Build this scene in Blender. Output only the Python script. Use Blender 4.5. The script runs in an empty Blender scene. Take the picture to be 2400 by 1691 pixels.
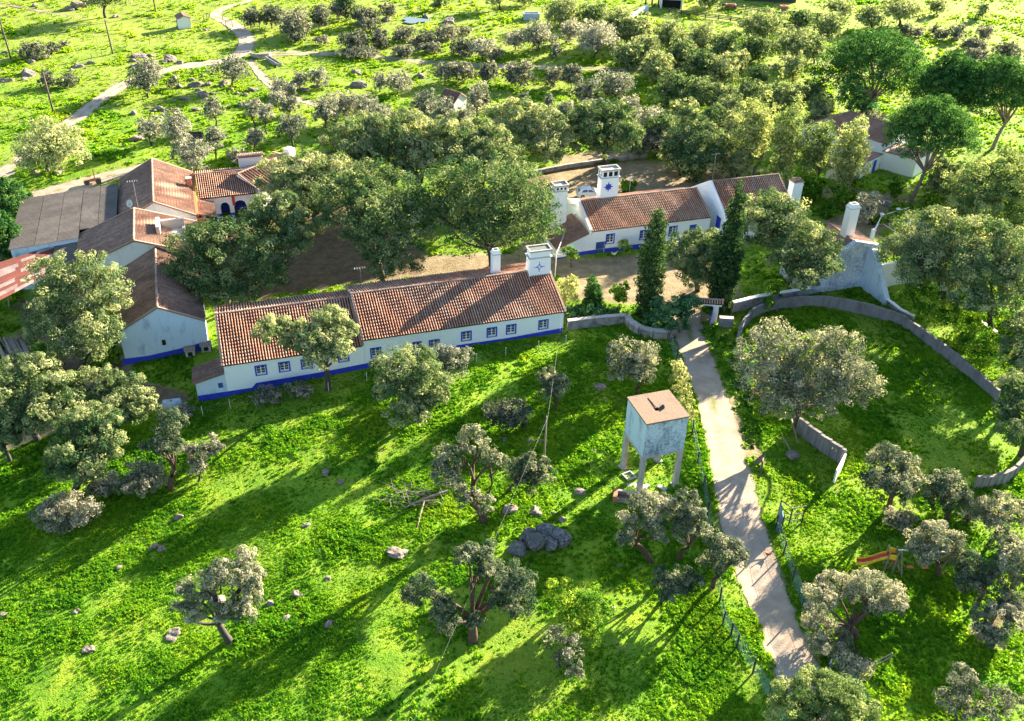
import bpy, math, random
import numpy as np
from mathutils import Vector, Matrix, Quaternion

# ------------------------------------------------------------------ camera, sky, sun, exposure
SC = bpy.context.scene
COL = SC.collection
W0, H0, FPX = 2400.0, 1691.0, 2205.0
PITCH, ROLL, CAMZ = math.radians(33.6), math.radians(-1.7), 56.3
FW = np.array([0, math.cos(PITCH), -math.sin(PITCH)])
_r = np.array([1.0, 0, 0]); _d = np.cross(FW, _r)
RX = math.cos(ROLL) * _r + math.sin(ROLL) * _d
DY = -math.sin(ROLL) * _r + math.cos(ROLL) * _d
CAMO = np.array([0, 0, CAMZ])
cam = bpy.data.cameras.new('camera'); camo = bpy.data.objects.new('camera', cam); COL.objects.link(camo)
m = Matrix.Identity(4)
for i in range(3):
    m[i][0] = RX[i]; m[i][1] = -DY[i]; m[i][2] = -FW[i]
m[2][3] = CAMZ
camo.matrix_world = m
cam.sensor_fit = 'HORIZONTAL'; cam.sensor_width = 36.0; cam.lens = 36.0 * FPX / W0
cam.clip_start = 0.5; cam.clip_end = 9000
SC.camera = camo

SUN_AZ, SUN_EL = math.radians(47.5), math.radians(17.5)     # azimuth counted from +X towards +Y
wd = bpy.data.worlds.new('World'); SC.world = wd; wd.use_nodes = True
nt = wd.node_tree
sky = nt.nodes.new('ShaderNodeTexSky'); sky.sky_type = 'NISHITA'; sky.sun_disc = False
sky.sun_elevation = SUN_EL; sky.sun_rotation = math.pi / 2 - SUN_AZ
sky.air_density = 1.0; sky.dust_density = 0.6; sky.ozone_density = 2.0
bg = nt.nodes['Background']; bg.inputs[1].default_value = 0.06
nt.links.new(sky.outputs[0], bg.inputs[0])
sl = bpy.data.lights.new('sun', 'SUN'); sl.energy = 5.0; sl.angle = math.radians(0.53); sl.color = (1.0, 0.87, 0.68)
slo = bpy.data.objects.new('sun', sl); COL.objects.link(slo)
_sd = Vector((-math.cos(SUN_EL) * math.cos(SUN_AZ), -math.cos(SUN_EL) * math.sin(SUN_AZ), -math.sin(SUN_EL)))
slo.rotation_euler = _sd.to_track_quat('-Z', 'Y').to_euler(); slo.location = (60, 60, 60)
SC.view_settings.view_transform = 'Standard'; SC.view_settings.look = 'None'
SC.view_settings.gamma = 1.0; SC.view_settings.use_curve_mapping = False
SC.view_settings.exposure = 2.75
SC.cycles.max_bounces = 6; SC.cycles.diffuse_bounces = 3; SC.cycles.transmission_bounces = 4
SC.cycles.transparent_max_bounces = 12
SC.cycles.use_denoising = True

random.seed(7); RNG = np.random.default_rng(11)

# ------------------------------------------------------------------ terrain and picture <-> place
def ss(t):
    t = np.clip(t, 0, 1); return t * t * (3 - 2 * t)
def hz(x, y):
    """broad height of the ground: it falls away to the left of the front house"""
    x = np.asarray(x, float); y = np.asarray(y, float)
    t = np.clip(-x - 3.0, 0, 52)
    return -0.067 * t * ss(t / 6.0) * ss((142 - y) / 46.0)
def ray(px, py):
    return FW + RX * (px - W0 / 2) / FPX + DY * (py - H0 / 2) / FPX
def G(px, py, z=0.0):
    d = ray(px, py); return CAMO + d * ((z - CAMZ) / d[2])
def gp(px, py, dz=0.0):
    z = 0.0
    for _ in range(8):
        p = G(px, py, z); z = float(hz(p[0], p[1])) + dz
    return G(px, py, z)
def depth(p):
    return float((np.asarray(p) - CAMO) @ FW)
def ppm(p):
    return FPX / depth(p)
def on_plane(px, py, P0, n):
    d = ray(px, py); t = ((np.asarray(P0) - CAMO) @ n) / (d @ n); return CAMO + d * t
def project(p):
    v = np.asarray(p, float) - CAMO; z = v @ FW
    return W0 / 2 + FPX * (v @ RX) / z, H0 / 2 + FPX * (v @ DY) / z

# smooth value noise for terrain and masks
_NT = RNG.random((256, 256))
def vnoise(x, y, s, o=0.0):
    x = np.asarray(x, float) / s + o * 17.3 + 1000; y = np.asarray(y, float) / s + o * 9.1 + 1000
    xi = np.floor(x).astype(int); yi = np.floor(y).astype(int); fx = x - xi; fy = y - yi
    fx = fx * fx * (3 - 2 * fx); fy = fy * fy * (3 - 2 * fy)
    a = _NT[xi & 255, yi & 255]; b = _NT[(xi + 1) & 255, yi & 255]; c = _NT[xi & 255, (yi + 1) & 255]; d = _NT[(xi + 1) & 255, (yi + 1) & 255]
    return (a * (1 - fx) + b * fx) * (1 - fy) + (c * (1 - fx) + d * fx) * fy - 0.5

# ------------------------------------------------------------------ object helpers
def tag(o, label=None, cat=None, group=None, kind=None):
    if label: o['label'] = label
    if cat: o['category'] = cat
    if group: o['group'] = group
    if kind: o['kind'] = kind
    return o
def thing(name, loc, label, cat, group=None):
    o = bpy.data.objects.new(name, None); o.empty_display_size = 0.3
    o.location = [float(v) for v in loc]; COL.objects.link(o)
    return tag(o, label, cat, group, 'thing')
ORD = 'first second third fourth fifth sixth seventh eighth ninth tenth eleventh twelfth thirteenth fourteenth fifteenth sixteenth seventeenth eighteenth nineteenth twentieth'.split()
def ordname(i, n):
    if n == 1: return ''
    return 'leftmost' if i == 0 else ('rightmost' if i == n - 1 else ORD[i] + ' from left')

def mesh_np(name, V, F, mat, tint=None, smooth=False):
    """V (n,3); F (m,k) all of one size or a list of index lists"""
    me = bpy.data.meshes.new(name)
    V = np.asarray(V, dtype=np.float32)
    if isinstance(F, np.ndarray):
        m_, k = F.shape
        me.vertices.add(len(V)); me.vertices.foreach_set('co', V.ravel())
        me.loops.add(m_ * k); me.loops.foreach_set('vertex_index', F.astype(np.int32).ravel())
        me.polygons.add(m_)
        me.polygons.foreach_set('loop_start', np.arange(0, m_ * k, k, dtype=np.int32))
        me.polygons.foreach_set('loop_total', np.full(m_, k, dtype=np.int32))
        me.update(calc_edges=True)
    else:
        me.from_pydata(V.tolist(), [], F)
    if smooth:
        me.polygons.foreach_set('use_smooth', np.ones(len(me.polygons), dtype=bool))
    if tint is not None:
        at = me.attributes.new('tint', 'FLOAT', 'POINT'); at.data.foreach_set('value', np.asarray(tint, dtype=np.float32))
    if mat is not None: me.materials.append(mat)
    me.update()
    return me
def link(name, me, parent=None, loc=None):
    o = bpy.data.objects.new(name, me); COL.objects.link(o)
    if parent is not None: o.parent = parent
    if loc is not None: o.location = [float(v) for v in loc]
    return o

class Fr:
    """a level frame: a along u, b along v (to the back), z up"""
    def __init__(s, o, deg):
        s.o = np.array([o[0], o[1], 0.0]); t = math.radians(deg); s.deg = deg
        s.u = np.array([math.cos(t), math.sin(t), 0]); s.v = np.array([-math.sin(t), math.cos(t), 0])
    def p(s, a, b, z): return s.o + s.u * a + s.v * b + np.array([0, 0, z])
    def loc(s, q): d = np.asarray(q) - s.o; return d @ s.u, d @ s.v
    def front(s, px, py, b=0.0):
        q = on_plane(px, py, s.p(0, b, 0), s.v); return (q - s.o) @ s.u, q[2]
    def side(s, px, py, a=0.0):
        q = on_plane(px, py, s.p(a, 0, 0), s.u); return (q - s.o) @ s.v, q[2]
    def turned(s, deg, a=0, b=0): return Fr(s.p(a, b, 0), s.deg + deg)
WF = Fr((0, 0), 0)

class MB:
    def __init__(s, fr=WF): s.V = []; s.F = []; s.T = []; s.fr = fr
    def add(s, pts, faces, t=0.5):
        k = len(s.V); s.V += [np.asarray(p, float) for p in pts]; s.T += [t] * len(pts)
        s.F += [[i + k for i in f] for f in faces]; return s
    def poly(s, *abz, t=0.5):
        s.add([s.fr.p(*q) for q in abz], [list(range(len(abz)))], t); return s
    def box(s, a0, a1, b0, b1, z0, z1, t=0.5):
        q = [s.fr.p(a, b, z) for z in (z0, z1) for a, b in ((a0, b0), (a1, b0), (a1, b1), (a0, b1))]
        return s.add(q, [[3, 2, 1, 0], [4, 5, 6, 7], [0, 1, 5, 4], [1, 2, 6, 5], [2, 3, 7, 6], [3, 0, 4, 7]], t)
    def hexa(s, q8, t=0.5):
        return s.add(q8, [[3, 2, 1, 0], [4, 5, 6, 7], [0, 1, 5, 4], [1, 2, 6, 5], [2, 3, 7, 6], [3, 0, 4, 7]], t)
    def taper(s, a, b, z0, z1, wa0, wb0, wa1, wb1, t=0.5):
        q = [s.fr.p(a + i * wa0 / 2, b + j * wb0 / 2, z0) for i, j in ((-1, -1), (1, -1), (1, 1), (-1, 1))]
        q += [s.fr.p(a + i * wa1 / 2, b + j * wb1 / 2, z1) for i, j in ((-1, -1), (1, -1), (1, 1), (-1, 1))]
        return s.hexa(q, t)
    def extr(s, pts_ab_z, d, t=0.5):
        """polygon of (a,b,z) pushed by the local vector d"""
        n = len(pts_ab_z); P = [s.fr.p(*q) for q in pts_ab_z]
        D = s.fr.u * d[0] + s.fr.v * d[1] + np.array([0, 0, d[2]])
        P += [p + D for p in P]
        return s.add(P, [list(range(n))[::-1], list(range(n, 2 * n))] + [[i, (i + 1) % n, n + (i + 1) % n, n + i] for i in range(n)], t)
    def tube(s, pts, rad, n=6, t=0.5, cap=True):
        P = [np.asarray(q, float) for q in pts]; k = len(s.V); R = rad if hasattr(rad, '__len__') else [rad] * len(P)
        for i, q in enumerate(P):
            d = P[min(i + 1, len(P) - 1)] - P[max(i - 1, 0)]; d = d / (np.linalg.norm(d) + 1e-9)
            h = np.array([0, 0, 1.0]) if abs(d[2]) < 0.9 else np.array([1.0, 0, 0])
            e = np.cross(d, h); e /= np.linalg.norm(e); g = np.cross(d, e)
            for j in range(n):
                w = 2 * math.pi * j / n; s.V.append(q + (e * math.cos(w) + g * math.sin(w)) * R[i]); s.T.append(t)
        for i in range(len(P) - 1):
            for j in range(n):
                a_ = k + i * n + j; b_ = k + i * n + (j + 1) % n; s.F.append([a_, b_, b_ + n, a_ + n])
        if cap:
            s.F.append([k + j for j in range(n)][::-1]); s.F.append([k + (len(P) - 1) * n + j for j in range(n)])
        return s
    def build(s, name, mat, parent=None, smooth=False, kind=None):
        V = np.array(s.V); ro = np.zeros(3)
        if parent is not None:
            q = parent
            while q is not None: ro = ro + np.array(q.location); q = q.parent
            o = link(name, mesh_np(name, V - ro, s.F, mat, s.T, smooth), parent)
        else:
            ro = V.min(0) * np.array([0.5, 0.5, 1]) + V.max(0) * np.array([0.5, 0.5, 0])
            o = link(name, mesh_np(name, V - ro, s.F, mat, s.T, smooth), None, ro)
        if kind: o['kind'] = kind
        return o

# ------------------------------------------------------------------ materials
def nd(nt, t, **kw):
    n = nt.nodes.new('ShaderNode' + t)
    for k, v in kw.items(): setattr(n, k, v)
    return n
def newmat(name):
    m = bpy.data.materials.new(name); m.use_nodes = True; nt = m.node_tree
    return m, nt, nt.nodes['Principled BSDF']
def wpos(nt, scale=(1, 1, 1)):
    g = nd(nt, 'NewGeometry'); mp = nd(nt, 'Mapping'); mp.inputs['Scale'].default_value = scale
    nt.links.new(g.outputs['Position'], mp.inputs['Vector']); return mp.outputs[0]
def noise(nt, vec, scale, detail=3.0, rough=0.55):
    n = nd(nt, 'TexNoise'); n.inputs['Scale'].default_value = scale; n.inputs['Detail'].default_value = detail
    n.inputs['Roughness'].default_value = rough; nt.links.new(vec, n.inputs['Vector']); return n.outputs['Fac']
def ramp(nt, fac, stops):
    r = nd(nt, 'ValToRGB'); e = r.color_ramp.elements
    while len(e) < len(stops): e.new(0.5)
    for el, (p, c) in zip(e, stops): el.position = p; el.color = (*c, 1) if len(c) == 3 else c
    nt.links.new(fac, r.inputs[0]); return r.outputs[0]
def mixc(nt, fac, a, b):
    x = nd(nt, 'Mix'); x.data_type = 'RGBA'
    for sock, v in ((x.inputs[0], fac), (x.inputs[6], a), (x.inputs[7], b)):
        if hasattr(v, 'is_linked') or hasattr(v, 'links'): nt.links.new(v, sock)
        else: sock.default_value = v if not isinstance(v, tuple) else ((*v, 1) if len(v) == 3 else v)
    return x.outputs[2]
def mth(nt, op, a, b=None):
    x = nd(nt, 'Math'); x.operation = op
    for i, v in ((0, a), (1, b)):
        if v is None: continue
        if hasattr(v, 'links'): nt.links.new(v, x.inputs[i])
        else: x.inputs[i].default_value = v
    return x.outputs[0]
def attr(nt, name):
    a = nd(nt, 'Attribute'); a.attribute_name = name; return a.outputs['Fac']
def bump(nt, bs, h, dist, strength=1.0):
    b = nd(nt, 'Bump'); b.inputs['Distance'].default_value = dist; b.inputs['Strength'].default_value = strength
    nt.links.new(h, b.inputs['Height']); nt.links.new(b.outputs[0], bs.inputs['Normal'])
G3 = lambda v: (v, v, v)
def plain(name, col, rough=0.8, var=0.15, scale=3.0, metal=0.0, spec=None, bmp=0.0):
    m, nt, bs = newmat(name); v = wpos(nt); n = noise(nt, v, scale, 4)
    c2 = tuple(min(1, x * (1 + var)) for x in col); c1 = tuple(x * (1 - var) for x in col)
    nt.links.new(ramp(nt, n, [(0.3, c1), (0.7, c2)]), bs.inputs['Base Color'])
    bs.inputs['Roughness'].default_value = rough; bs.inputs['Metallic'].default_value = metal
    if spec is not None: bs.inputs['Specular IOR Level'].default_value = spec
    if bmp: bump(nt, bs, noise(nt, v, scale * 4, 4), bmp)
    return m
def m_plaster(name, base, dirt, lo=0.52, hi=0.72, streak=True, speck=None):
    m, nt, bs = newmat(name)
    n1 = noise(nt, wpos(nt, (1, 1, 0.35 if streak else 1)), 1.1, 6, 0.65)
    f = ramp(nt, n1, [(lo, G3(0)), (hi, G3(1))])
    c = mixc(nt, f, base, dirt)
    n2 = noise(nt, wpos(nt), 9.0, 3)
    c = mixc(nt, mth(nt, 'MULTIPLY', n2, 0.16), c, tuple(x * 0.6 for x in base))
    if speck:
        n3 = noise(nt, wpos(nt), 4.5, 5, 0.7)
        n4 = noise(nt, wpos(nt), 0.55, 3, 0.6)
        k = mth(nt, 'MULTIPLY', ramp(nt, n3, [(0.47, G3(0)), (0.60, G3(1))]), ramp(nt, n4, [(0.36, G3(0.25)), (0.58, G3(1))]))
        c = mixc(nt, k, c, speck)
    nt.links.new(c, bs.inputs['Base Color']); bs.inputs['Roughness'].default_value = 0.9
    bump(nt, bs, noise(nt, wpos(nt), 6, 4), 0.03)
    return m
def m_tile(name, stops, dark, dk=0.5):
    m, nt, bs = newmat(name)
    c = ramp(nt, attr(nt, 'tint'), stops)
    n1 = noise(nt, wpos(nt), 0.6, 5, 0.65); n2 = noise(nt, wpos(nt), 5.0, 4, 0.7)
    f = ramp(nt, mth(nt, 'ADD', mth(nt, 'MULTIPLY', n1, 0.6), mth(nt, 'MULTIPLY', n2, 0.4)), [(dk - 0.06, G3(0)), (dk + 0.12, G3(0.85))])
    nt.links.new(mixc(nt, f, c, dark), bs.inputs['Base Color']); bs.inputs['Roughness'].default_value = 0.9
    bump(nt, bs, n2, 0.02)
    return m
MAT = {}
MAT['white'] = m_plaster('whitewash', (0.90, 0.91, 0.90), (0.55, 0.56, 0.56), 0.62, 0.85)
MAT['white_b'] = m_plaster('whitewash_warm', (0.80, 0.77, 0.72), (0.55, 0.50, 0.45), 0.58, 0.8)
MAT['blue_wall'] = m_plaster('pale_blue_limewash', (0.60, 0.70, 0.80), (0.22, 0.30, 0.40), 0.52, 0.78)
MAT['tower'] = m_plaster('stained_tank_plaster', (0.50, 0.60, 0.66), (0.16, 0.22, 0.28), 0.45, 0.7, True, (0.07, 0.10, 0.14))
MAT['tower_clean'] = m_plaster('tank_plaster', (0.54, 0.65, 0.68), (0.24, 0.31, 0.36), 0.50, 0.72)
MAT['retain'] = m_plaster('weathered_lime_wall', (0.74, 0.76, 0.80), (0.34, 0.38, 0.47), 0.45, 0.70, True, (0.22, 0.25, 0.33))
MAT['blue'] = plain('cobalt_paint', (0.022, 0.045, 0.46), 0.7, 0.2, 2.0)
MAT['blue_dk'] = plain('dark_blue_door', (0.03, 0.09, 0.26), 0.6, 0.2, 2.0)
MAT['sash'] = plain('white_joinery', (0.78, 0.78, 0.75), 0.5, 0.05)
g_, nt_, bs_ = newmat('window_glass'); bs_.inputs['Base Color'].default_value = (0.05, 0.07, 0.09, 1); bs_.inputs['Roughness'].default_value = 0.08; bs_.inputs['Specular IOR Level'].default_value = 0.9
MAT['glass'] = g_
MAT['tile'] = m_tile('clay_barrel_tile', [(0.0, (0.36, 0.14, 0.08)), (0.35, (0.46, 0.215, 0.125)), (0.7, (0.52, 0.31, 0.20)), (1.0, (0.58, 0.43, 0.31))], (0.24, 0.14, 0.095), 0.60)
MAT['tile_bed'] = m_tile('clay_channel_tile', [(0.0, (0.07, 0.028, 0.018)), (1.0, (0.085, 0.034, 0.022))], (0.05, 0.026, 0.02), 0.5)
MAT['tile_old_shaded'] = m_tile('old_shaded_roof_tile', [(0.0, (0.17, 0.085, 0.058)), (0.5, (0.29, 0.165, 0.11)), (1.0, (0.42, 0.285, 0.205))], (0.12, 0.088, 0.068), 0.54)  # aged tile, also the shaded copy on two barns' left slopes
MAT['tile_red'] = m_tile('red_roof_tile', [(0.0, (0.28, 0.135, 0.085)), (0.5, (0.36, 0.205, 0.135)), (1.0, (0.45, 0.31, 0.22))], (0.20, 0.125, 0.09), 0.56)
MAT['ridge'] = m_tile('ridge_tile', [(0.0, (0.30, 0.14, 0.085)), (1.0, (0.46, 0.34, 0.25))], (0.22, 0.19, 0.16), 0.52)
MAT['fibro'] = m_tile('fibre_cement_sheet', [(0.0, (0.10, 0.083, 0.07)), (1.0, (0.145, 0.122, 0.10))], (0.055, 0.046, 0.039), 0.50)
MAT['rust'] = m_tile('rusty_sheet', [(0.0, (0.13, 0.026, 0.015)), (1.0, (0.18, 0.042, 0.024))], (0.085, 0.02, 0.013), 0.50)
MAT['zinc'] = m_tile('pale_sheet', [(0.0, (0.24, 0.20, 0.185)), (1.0, (0.32, 0.28, 0.26))], (0.16, 0.075, 0.055), 0.50)
MAT['concrete'] = m_plaster('concrete', (0.50, 0.45, 0.40), (0.27, 0.24, 0.21), 0.5, 0.72)
MAT['slab'] = m_plaster('roof_slab', (0.225, 0.145, 0.09), (0.15, 0.095, 0.06), 0.5, 0.75, False)
MAT['stone'] = m_plaster('rubble_stone', (0.36, 0.33, 0.30), (0.17, 0.155, 0.14), 0.46, 0.62, False)
MAT['ringwall'] = m_plaster('grey_render', (0.23, 0.21, 0.205), (0.12, 0.11, 0.115), 0.45, 0.68)
MAT['orange'] = plain('orange_plaster', (0.55, 0.17, 0.06), 0.85, 0.15)
MAT['brick'] = plain('brick_red', (0.42, 0.17, 0.09), 0.9, 0.2, 6)
MAT['wood'] = plain('weathered_wood', (0.26, 0.21, 0.16), 0.9, 0.25, 8, bmp=0.02)
MAT['wood_dk'] = plain('dark_wood', (0.055, 0.045, 0.038), 0.85, 0.25, 8)
MAT['pole'] = plain('pole_wood', (0.12, 0.085, 0.065), 0.9, 0.2, 8)
MAT['metal'] = plain('grey_metal', (0.32, 0.33, 0.34), 0.45, 0.12, 5, 0.6)
MAT['metal_dk'] = plain('dark_metal', (0.035, 0.033, 0.03), 0.6, 0.2, 5)
MAT['post_white'] = plain('pale_post', (0.55, 0.52, 0.47), 0.85, 0.15)
MAT['wire'] = plain('wire', (0.10, 0.105, 0.10), 0.6, 0.1)
MAT['red'] = plain('red_plastic', (0.58, 0.035, 0.02), 0.4, 0.1)
MAT['yellow'] = plain('yellow_plastic', (0.75, 0.50, 0.03), 0.4, 0.1)
MAT['car'] = plain('car_paint', (0.74, 0.76, 0.80), 0.22, 0.02, 1.0, 0.0, 0.6)
MAT['tyre'] = plain('rubber', (0.02, 0.02, 0.02), 0.8, 0.1)
MAT['tail'] = plain('tail_light', (0.45, 0.02, 0.02), 0.3, 0.1)
MAT['feather_w'] = plain('white_feather', (0.80, 0.78, 0.72), 0.8, 0.08)
MAT['feather_o'] = plain('russet_feather', (0.52, 0.14, 0.03), 0.7, 0.3, 12)
MAT['feather_d'] = plain('dark_feather', (0.03, 0.03, 0.035), 0.6, 0.3, 12)
MAT['bluetarp'] = plain('pale_blue_tank', (0.38, 0.46, 0.56), 0.6, 0.2)
MAT['teal'] = plain('teal_panel', (0.12, 0.22, 0.33), 0.6, 0.25, 4)
MAT['moss'] = plain('mossy_mortar', (0.10, 0.13, 0.10), 0.9, 0.35, 6)
MAT['hole'] = plain('dark_hollow', (0.012, 0.012, 0.012), 0.95, 0.1)  # near black painted as the shade inside flues, doorways and vents
def m_rock():
    m, nt, bs = newmat('granite')
    v = wpos(nt); n1 = noise(nt, v, 1.6, 6, 0.7); n2 = noise(nt, v, 7.0, 4, 0.7)
    c = ramp(nt, n1, [(0.32, (0.075, 0.065, 0.055)), (0.50, (0.20, 0.16, 0.125)), (0.70, (0.34, 0.265, 0.21))])
    c = mixc(nt, ramp(nt, n2, [(0.52, G3(0)), (0.66, G3(0.7))]), c, (0.16, 0.15, 0.14))
    nt.links.new(c, bs.inputs['Base Color']); bs.inputs['Roughness'].default_value = 0.92; bump(nt, bs, n2, 0.06)
    return m
MAT['rock'] = m_rock()
MAT['rock_dk'] = m_plaster('dark_lichened_granite', (0.13, 0.125, 0.12), (0.05, 0.05, 0.052), 0.42, 0.6, False, (0.24, 0.23, 0.22))
def m_net():
    m, nt, bs = newmat('green_windbreak_net')
    bs.inputs['Base Color'].default_value = (0.14, 0.27, 0.28, 1); bs.inputs['Roughness'].default_value = 0.8
    tr = nd(nt, 'BsdfTransparent'); mx = nd(nt, 'MixShader'); out = nt.nodes['Material Output']
    n = noise(nt, wpos(nt), 1.3, 3)
    nt.links.new(ramp(nt, n, [(0.35, G3(0.12)), (0.65, G3(0.55))]), mx.inputs[0])
    nt.links.new(tr.outputs[0], mx.inputs[1]); nt.links.new(bs.outputs[0], mx.inputs[2]); nt.links.new(mx.outputs[0], out.inputs[0])
    return m
MAT['net'] = m_net()
def m_leaf(name, lo, mid, hi, transl=0.40):
    m, nt, bs = newmat(name); nt.nodes.remove(bs); out = nt.nodes['Material Output']
    oi = nd(nt, 'ObjectInfo')
    f = mth(nt, 'ADD', attr(nt, 'tint'), mth(nt, 'MULTIPLY', mth(nt, 'SUBTRACT', oi.outputs['Random'], 0.5), 0.35))
    c = ramp(nt, f, [(0.16, lo), (0.5, mid), (0.84, hi)])
    d = nd(nt, 'BsdfDiffuse'); t = nd(nt, 'BsdfTranslucent'); mx = nd(nt, 'MixShader'); mx.inputs[0].default_value = transl
    nt.links.new(c, d.inputs[0])
    vm = nd(nt, 'VectorMath'); vm.operation = 'MULTIPLY'; vm.inputs[1].default_value = (1.12, 1.15, 0.8)
    nt.links.new(c, vm.inputs[0]); nt.links.new(vm.outputs[0], t.inputs[0])
    nt.links.new(d.outputs[0], mx.inputs[1]); nt.links.new(t.outputs[0], mx.inputs[2]); nt.links.new(mx.outputs[0], out.inputs[0])
    return m
LEAF = {
    'oak': m_leaf('holm_oak_leaf', (0.045, 0.10, 0.04), (0.165, 0.225, 0.088), (0.47, 0.47, 0.23)),
    'cork': m_leaf('cork_oak_leaf', (0.05, 0.09, 0.05), (0.175, 0.20, 0.12), (0.48, 0.44, 0.31)),
    'olive': m_leaf('olive_leaf', (0.075, 0.10, 0.075), (0.215, 0.23, 0.175), (0.51, 0.47, 0.38)),
    'pine': m_leaf('stone_pine_needle', (0.02, 0.075, 0.022), (0.055, 0.145, 0.038), (0.17, 0.29, 0.07)),
    'cypress': m_leaf('cypress_spray', (0.018, 0.05, 0.022), (0.055, 0.11, 0.038), (0.20, 0.27, 0.085)),
    'lush': m_leaf('lush_shrub_leaf', (0.025, 0.10, 0.012), (0.11, 0.25, 0.022), (0.38, 0.48, 0.05)),
    'gum': m_leaf('gum_leaf', (0.07, 0.125, 0.04), (0.215, 0.28, 0.09), (0.50, 0.51, 0.20)),
    'ivy': m_leaf('ivy_leaf', (0.02, 0.08, 0.038), (0.065, 0.18, 0.08), (0.20, 0.36, 0.15)),
    'bush': m_leaf('grey_bush_leaf', (0.052, 0.07, 0.05), (0.155, 0.17, 0.125), (0.42, 0.385, 0.29)),
    'pale': m_leaf('pale_shrub_leaf', (0.15, 0.18, 0.05), (0.32, 0.36, 0.11), (0.54, 0.51, 0.22)),
}
MAT['bark'] = plain('bark', (0.06, 0.048, 0.04), 0.95, 0.3, 6, bmp=0.04)
MAT['bark_red'] = plain('stripped_cork_bark', (0.085, 0.05, 0.034), 0.95, 0.35, 4, bmp=0.04)
MAT['bark_pale'] = plain('pale_bark', (0.20, 0.16, 0.13), 0.95, 0.25, 6, bmp=0.04)
# ------------------------------------------------------------------ ground, tracks, yards
def D2(pts):            # coordinates read off the 2296-wide view
    return [(x * 2400 / 2296.0, y * 2400 / 2296.0) for x, y in pts]
ROADS = {
    'dirt_road': dict(L=[(1588, 722), (1578, 770), (1602, 850), (1627, 920), (1643, 990), (1657, 1060), (1672, 1130), (1682, 1190), (1694, 1260), (1722, 1340), (1757, 1430), (1792, 1520), (1829, 1610), (1875, 1720), (1930, 1850)],
                      R=[(1640, 735), (1652, 790), (1672, 840), (1694, 900), (1718, 970), (1742, 1040), (1758, 1100), (1778, 1180), (1802, 1260), (1832, 1350), (1872, 1450), (1905, 1530), (1930, 1580), (1990, 1720), (2050, 1850)]),
    'farm_track': dict(C=[(-120, 480, 46), (-40, 430, 46), (40, 385, 44), (110, 325, 42), (170, 285, 40), (235, 235, 36), (300, 195, 30), (380, 168, 24), (460, 152, 20), (530, 142, 22), (565, 125, 36), (578, 100, 38), (566, 75, 36), (535, 52, 32), (505, 38, 26), (520, 22, 18), (560, 10, 14), (600, -4, 12), (640, -25, 10)]),
    'grove_track': dict(C=[(585, 140, 14), (605, 170, 18), (635, 200, 22), (675, 225, 20), (720, 240, 16), (775, 256, 14)]),
    'field_track': dict(C=[(590, 132, 10), (640, 126, 12), (720, 126, 12), (850, 132, 12), (1000, 146, 11), (1150, 156, 11), (1300, 160, 10), (1450, 162, 10), (1600, 164, 10), (1760, 160, 10), (1900, 155, 8)]),
    'hill_track': dict(C=[(-60, 2, 12), (20, 12, 12), (90, 26, 11), (150, 36, 8), (200, 44, 5)]),
    'barn_track': dict(C=[(60, 470, 26), (120, 452, 28), (190, 432, 26), (250, 415, 22), (310, 398, 16), (345, 385, 8)]),
}
SOIL = [  # bare ground, read off the photograph
    [(540, 720), (600, 665), (700, 610), (800, 575), (960, 560), (1010, 600), (1200, 590), (1260, 560), (1310, 600), (1400, 607), (1560, 588), (1620, 600), (1720, 640), (1745, 690), (1700, 712), (1650, 715), (1660, 760), (1585, 755), (1560, 720), (1330, 700), (1295, 640), (820, 668), (510, 715)],
    [(1245, 405), (1400, 385), (1560, 375), (1720, 385), (1800, 400), (1640, 440), (1470, 455), (1320, 470), (1240, 520), (1200, 470)],
    [(180, 850), (285, 860), (400, 905), (460, 930), (420, 965), (300, 960), (180, 930)],
    [(420, 540), (500, 520), (640, 500), (760, 480), (900, 470), (960, 560), (800, 580), (700, 610), (560, 700), (480, 690), (500, 600)],
    [(-60, 1020), (60, 1000), (160, 975), (170, 1010), (60, 1040), (-60, 1070)],
    [(1330, 360), (1480, 352), (1500, 372), (1300, 392)],
    [(1690, 930), (1715, 925), (1790, 1080), (1760, 1090)],
    [(1930, 520), (2060, 555), (2100, 520), (2050, 490), (1960, 500)],
    [(2290, 1480), (2400, 1380), (2400, 1440), (2310, 1520)],
    [(40, 700), (250, 740), (300, 860), (260, 900), (40, 850)],
    [(1905, 440), (2010, 445), (2160, 470), (2130, 520), (1990, 500)],
]
def catmull(P, n=8):
    P = np.asarray(P, float); P = np.vstack([2 * P[0] - P[1], P, 2 * P[-1] - P[-2]]); out = []
    for i in range(1, len(P) - 2):
        for k in range(n):
            t = k / n
            out.append(0.5 * ((2 * P[i]) + (-P[i - 1] + P[i + 1]) * t + (2 * P[i - 1] - 5 * P[i] + 4 * P[i + 1] - P[i + 2]) * t * t + (-P[i - 1] + 3 * P[i] - 3 * P[i + 1] + P[i + 2]) * t ** 3))
    out.append(P[-2]); return np.array(out)
ROADW = {}
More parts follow.
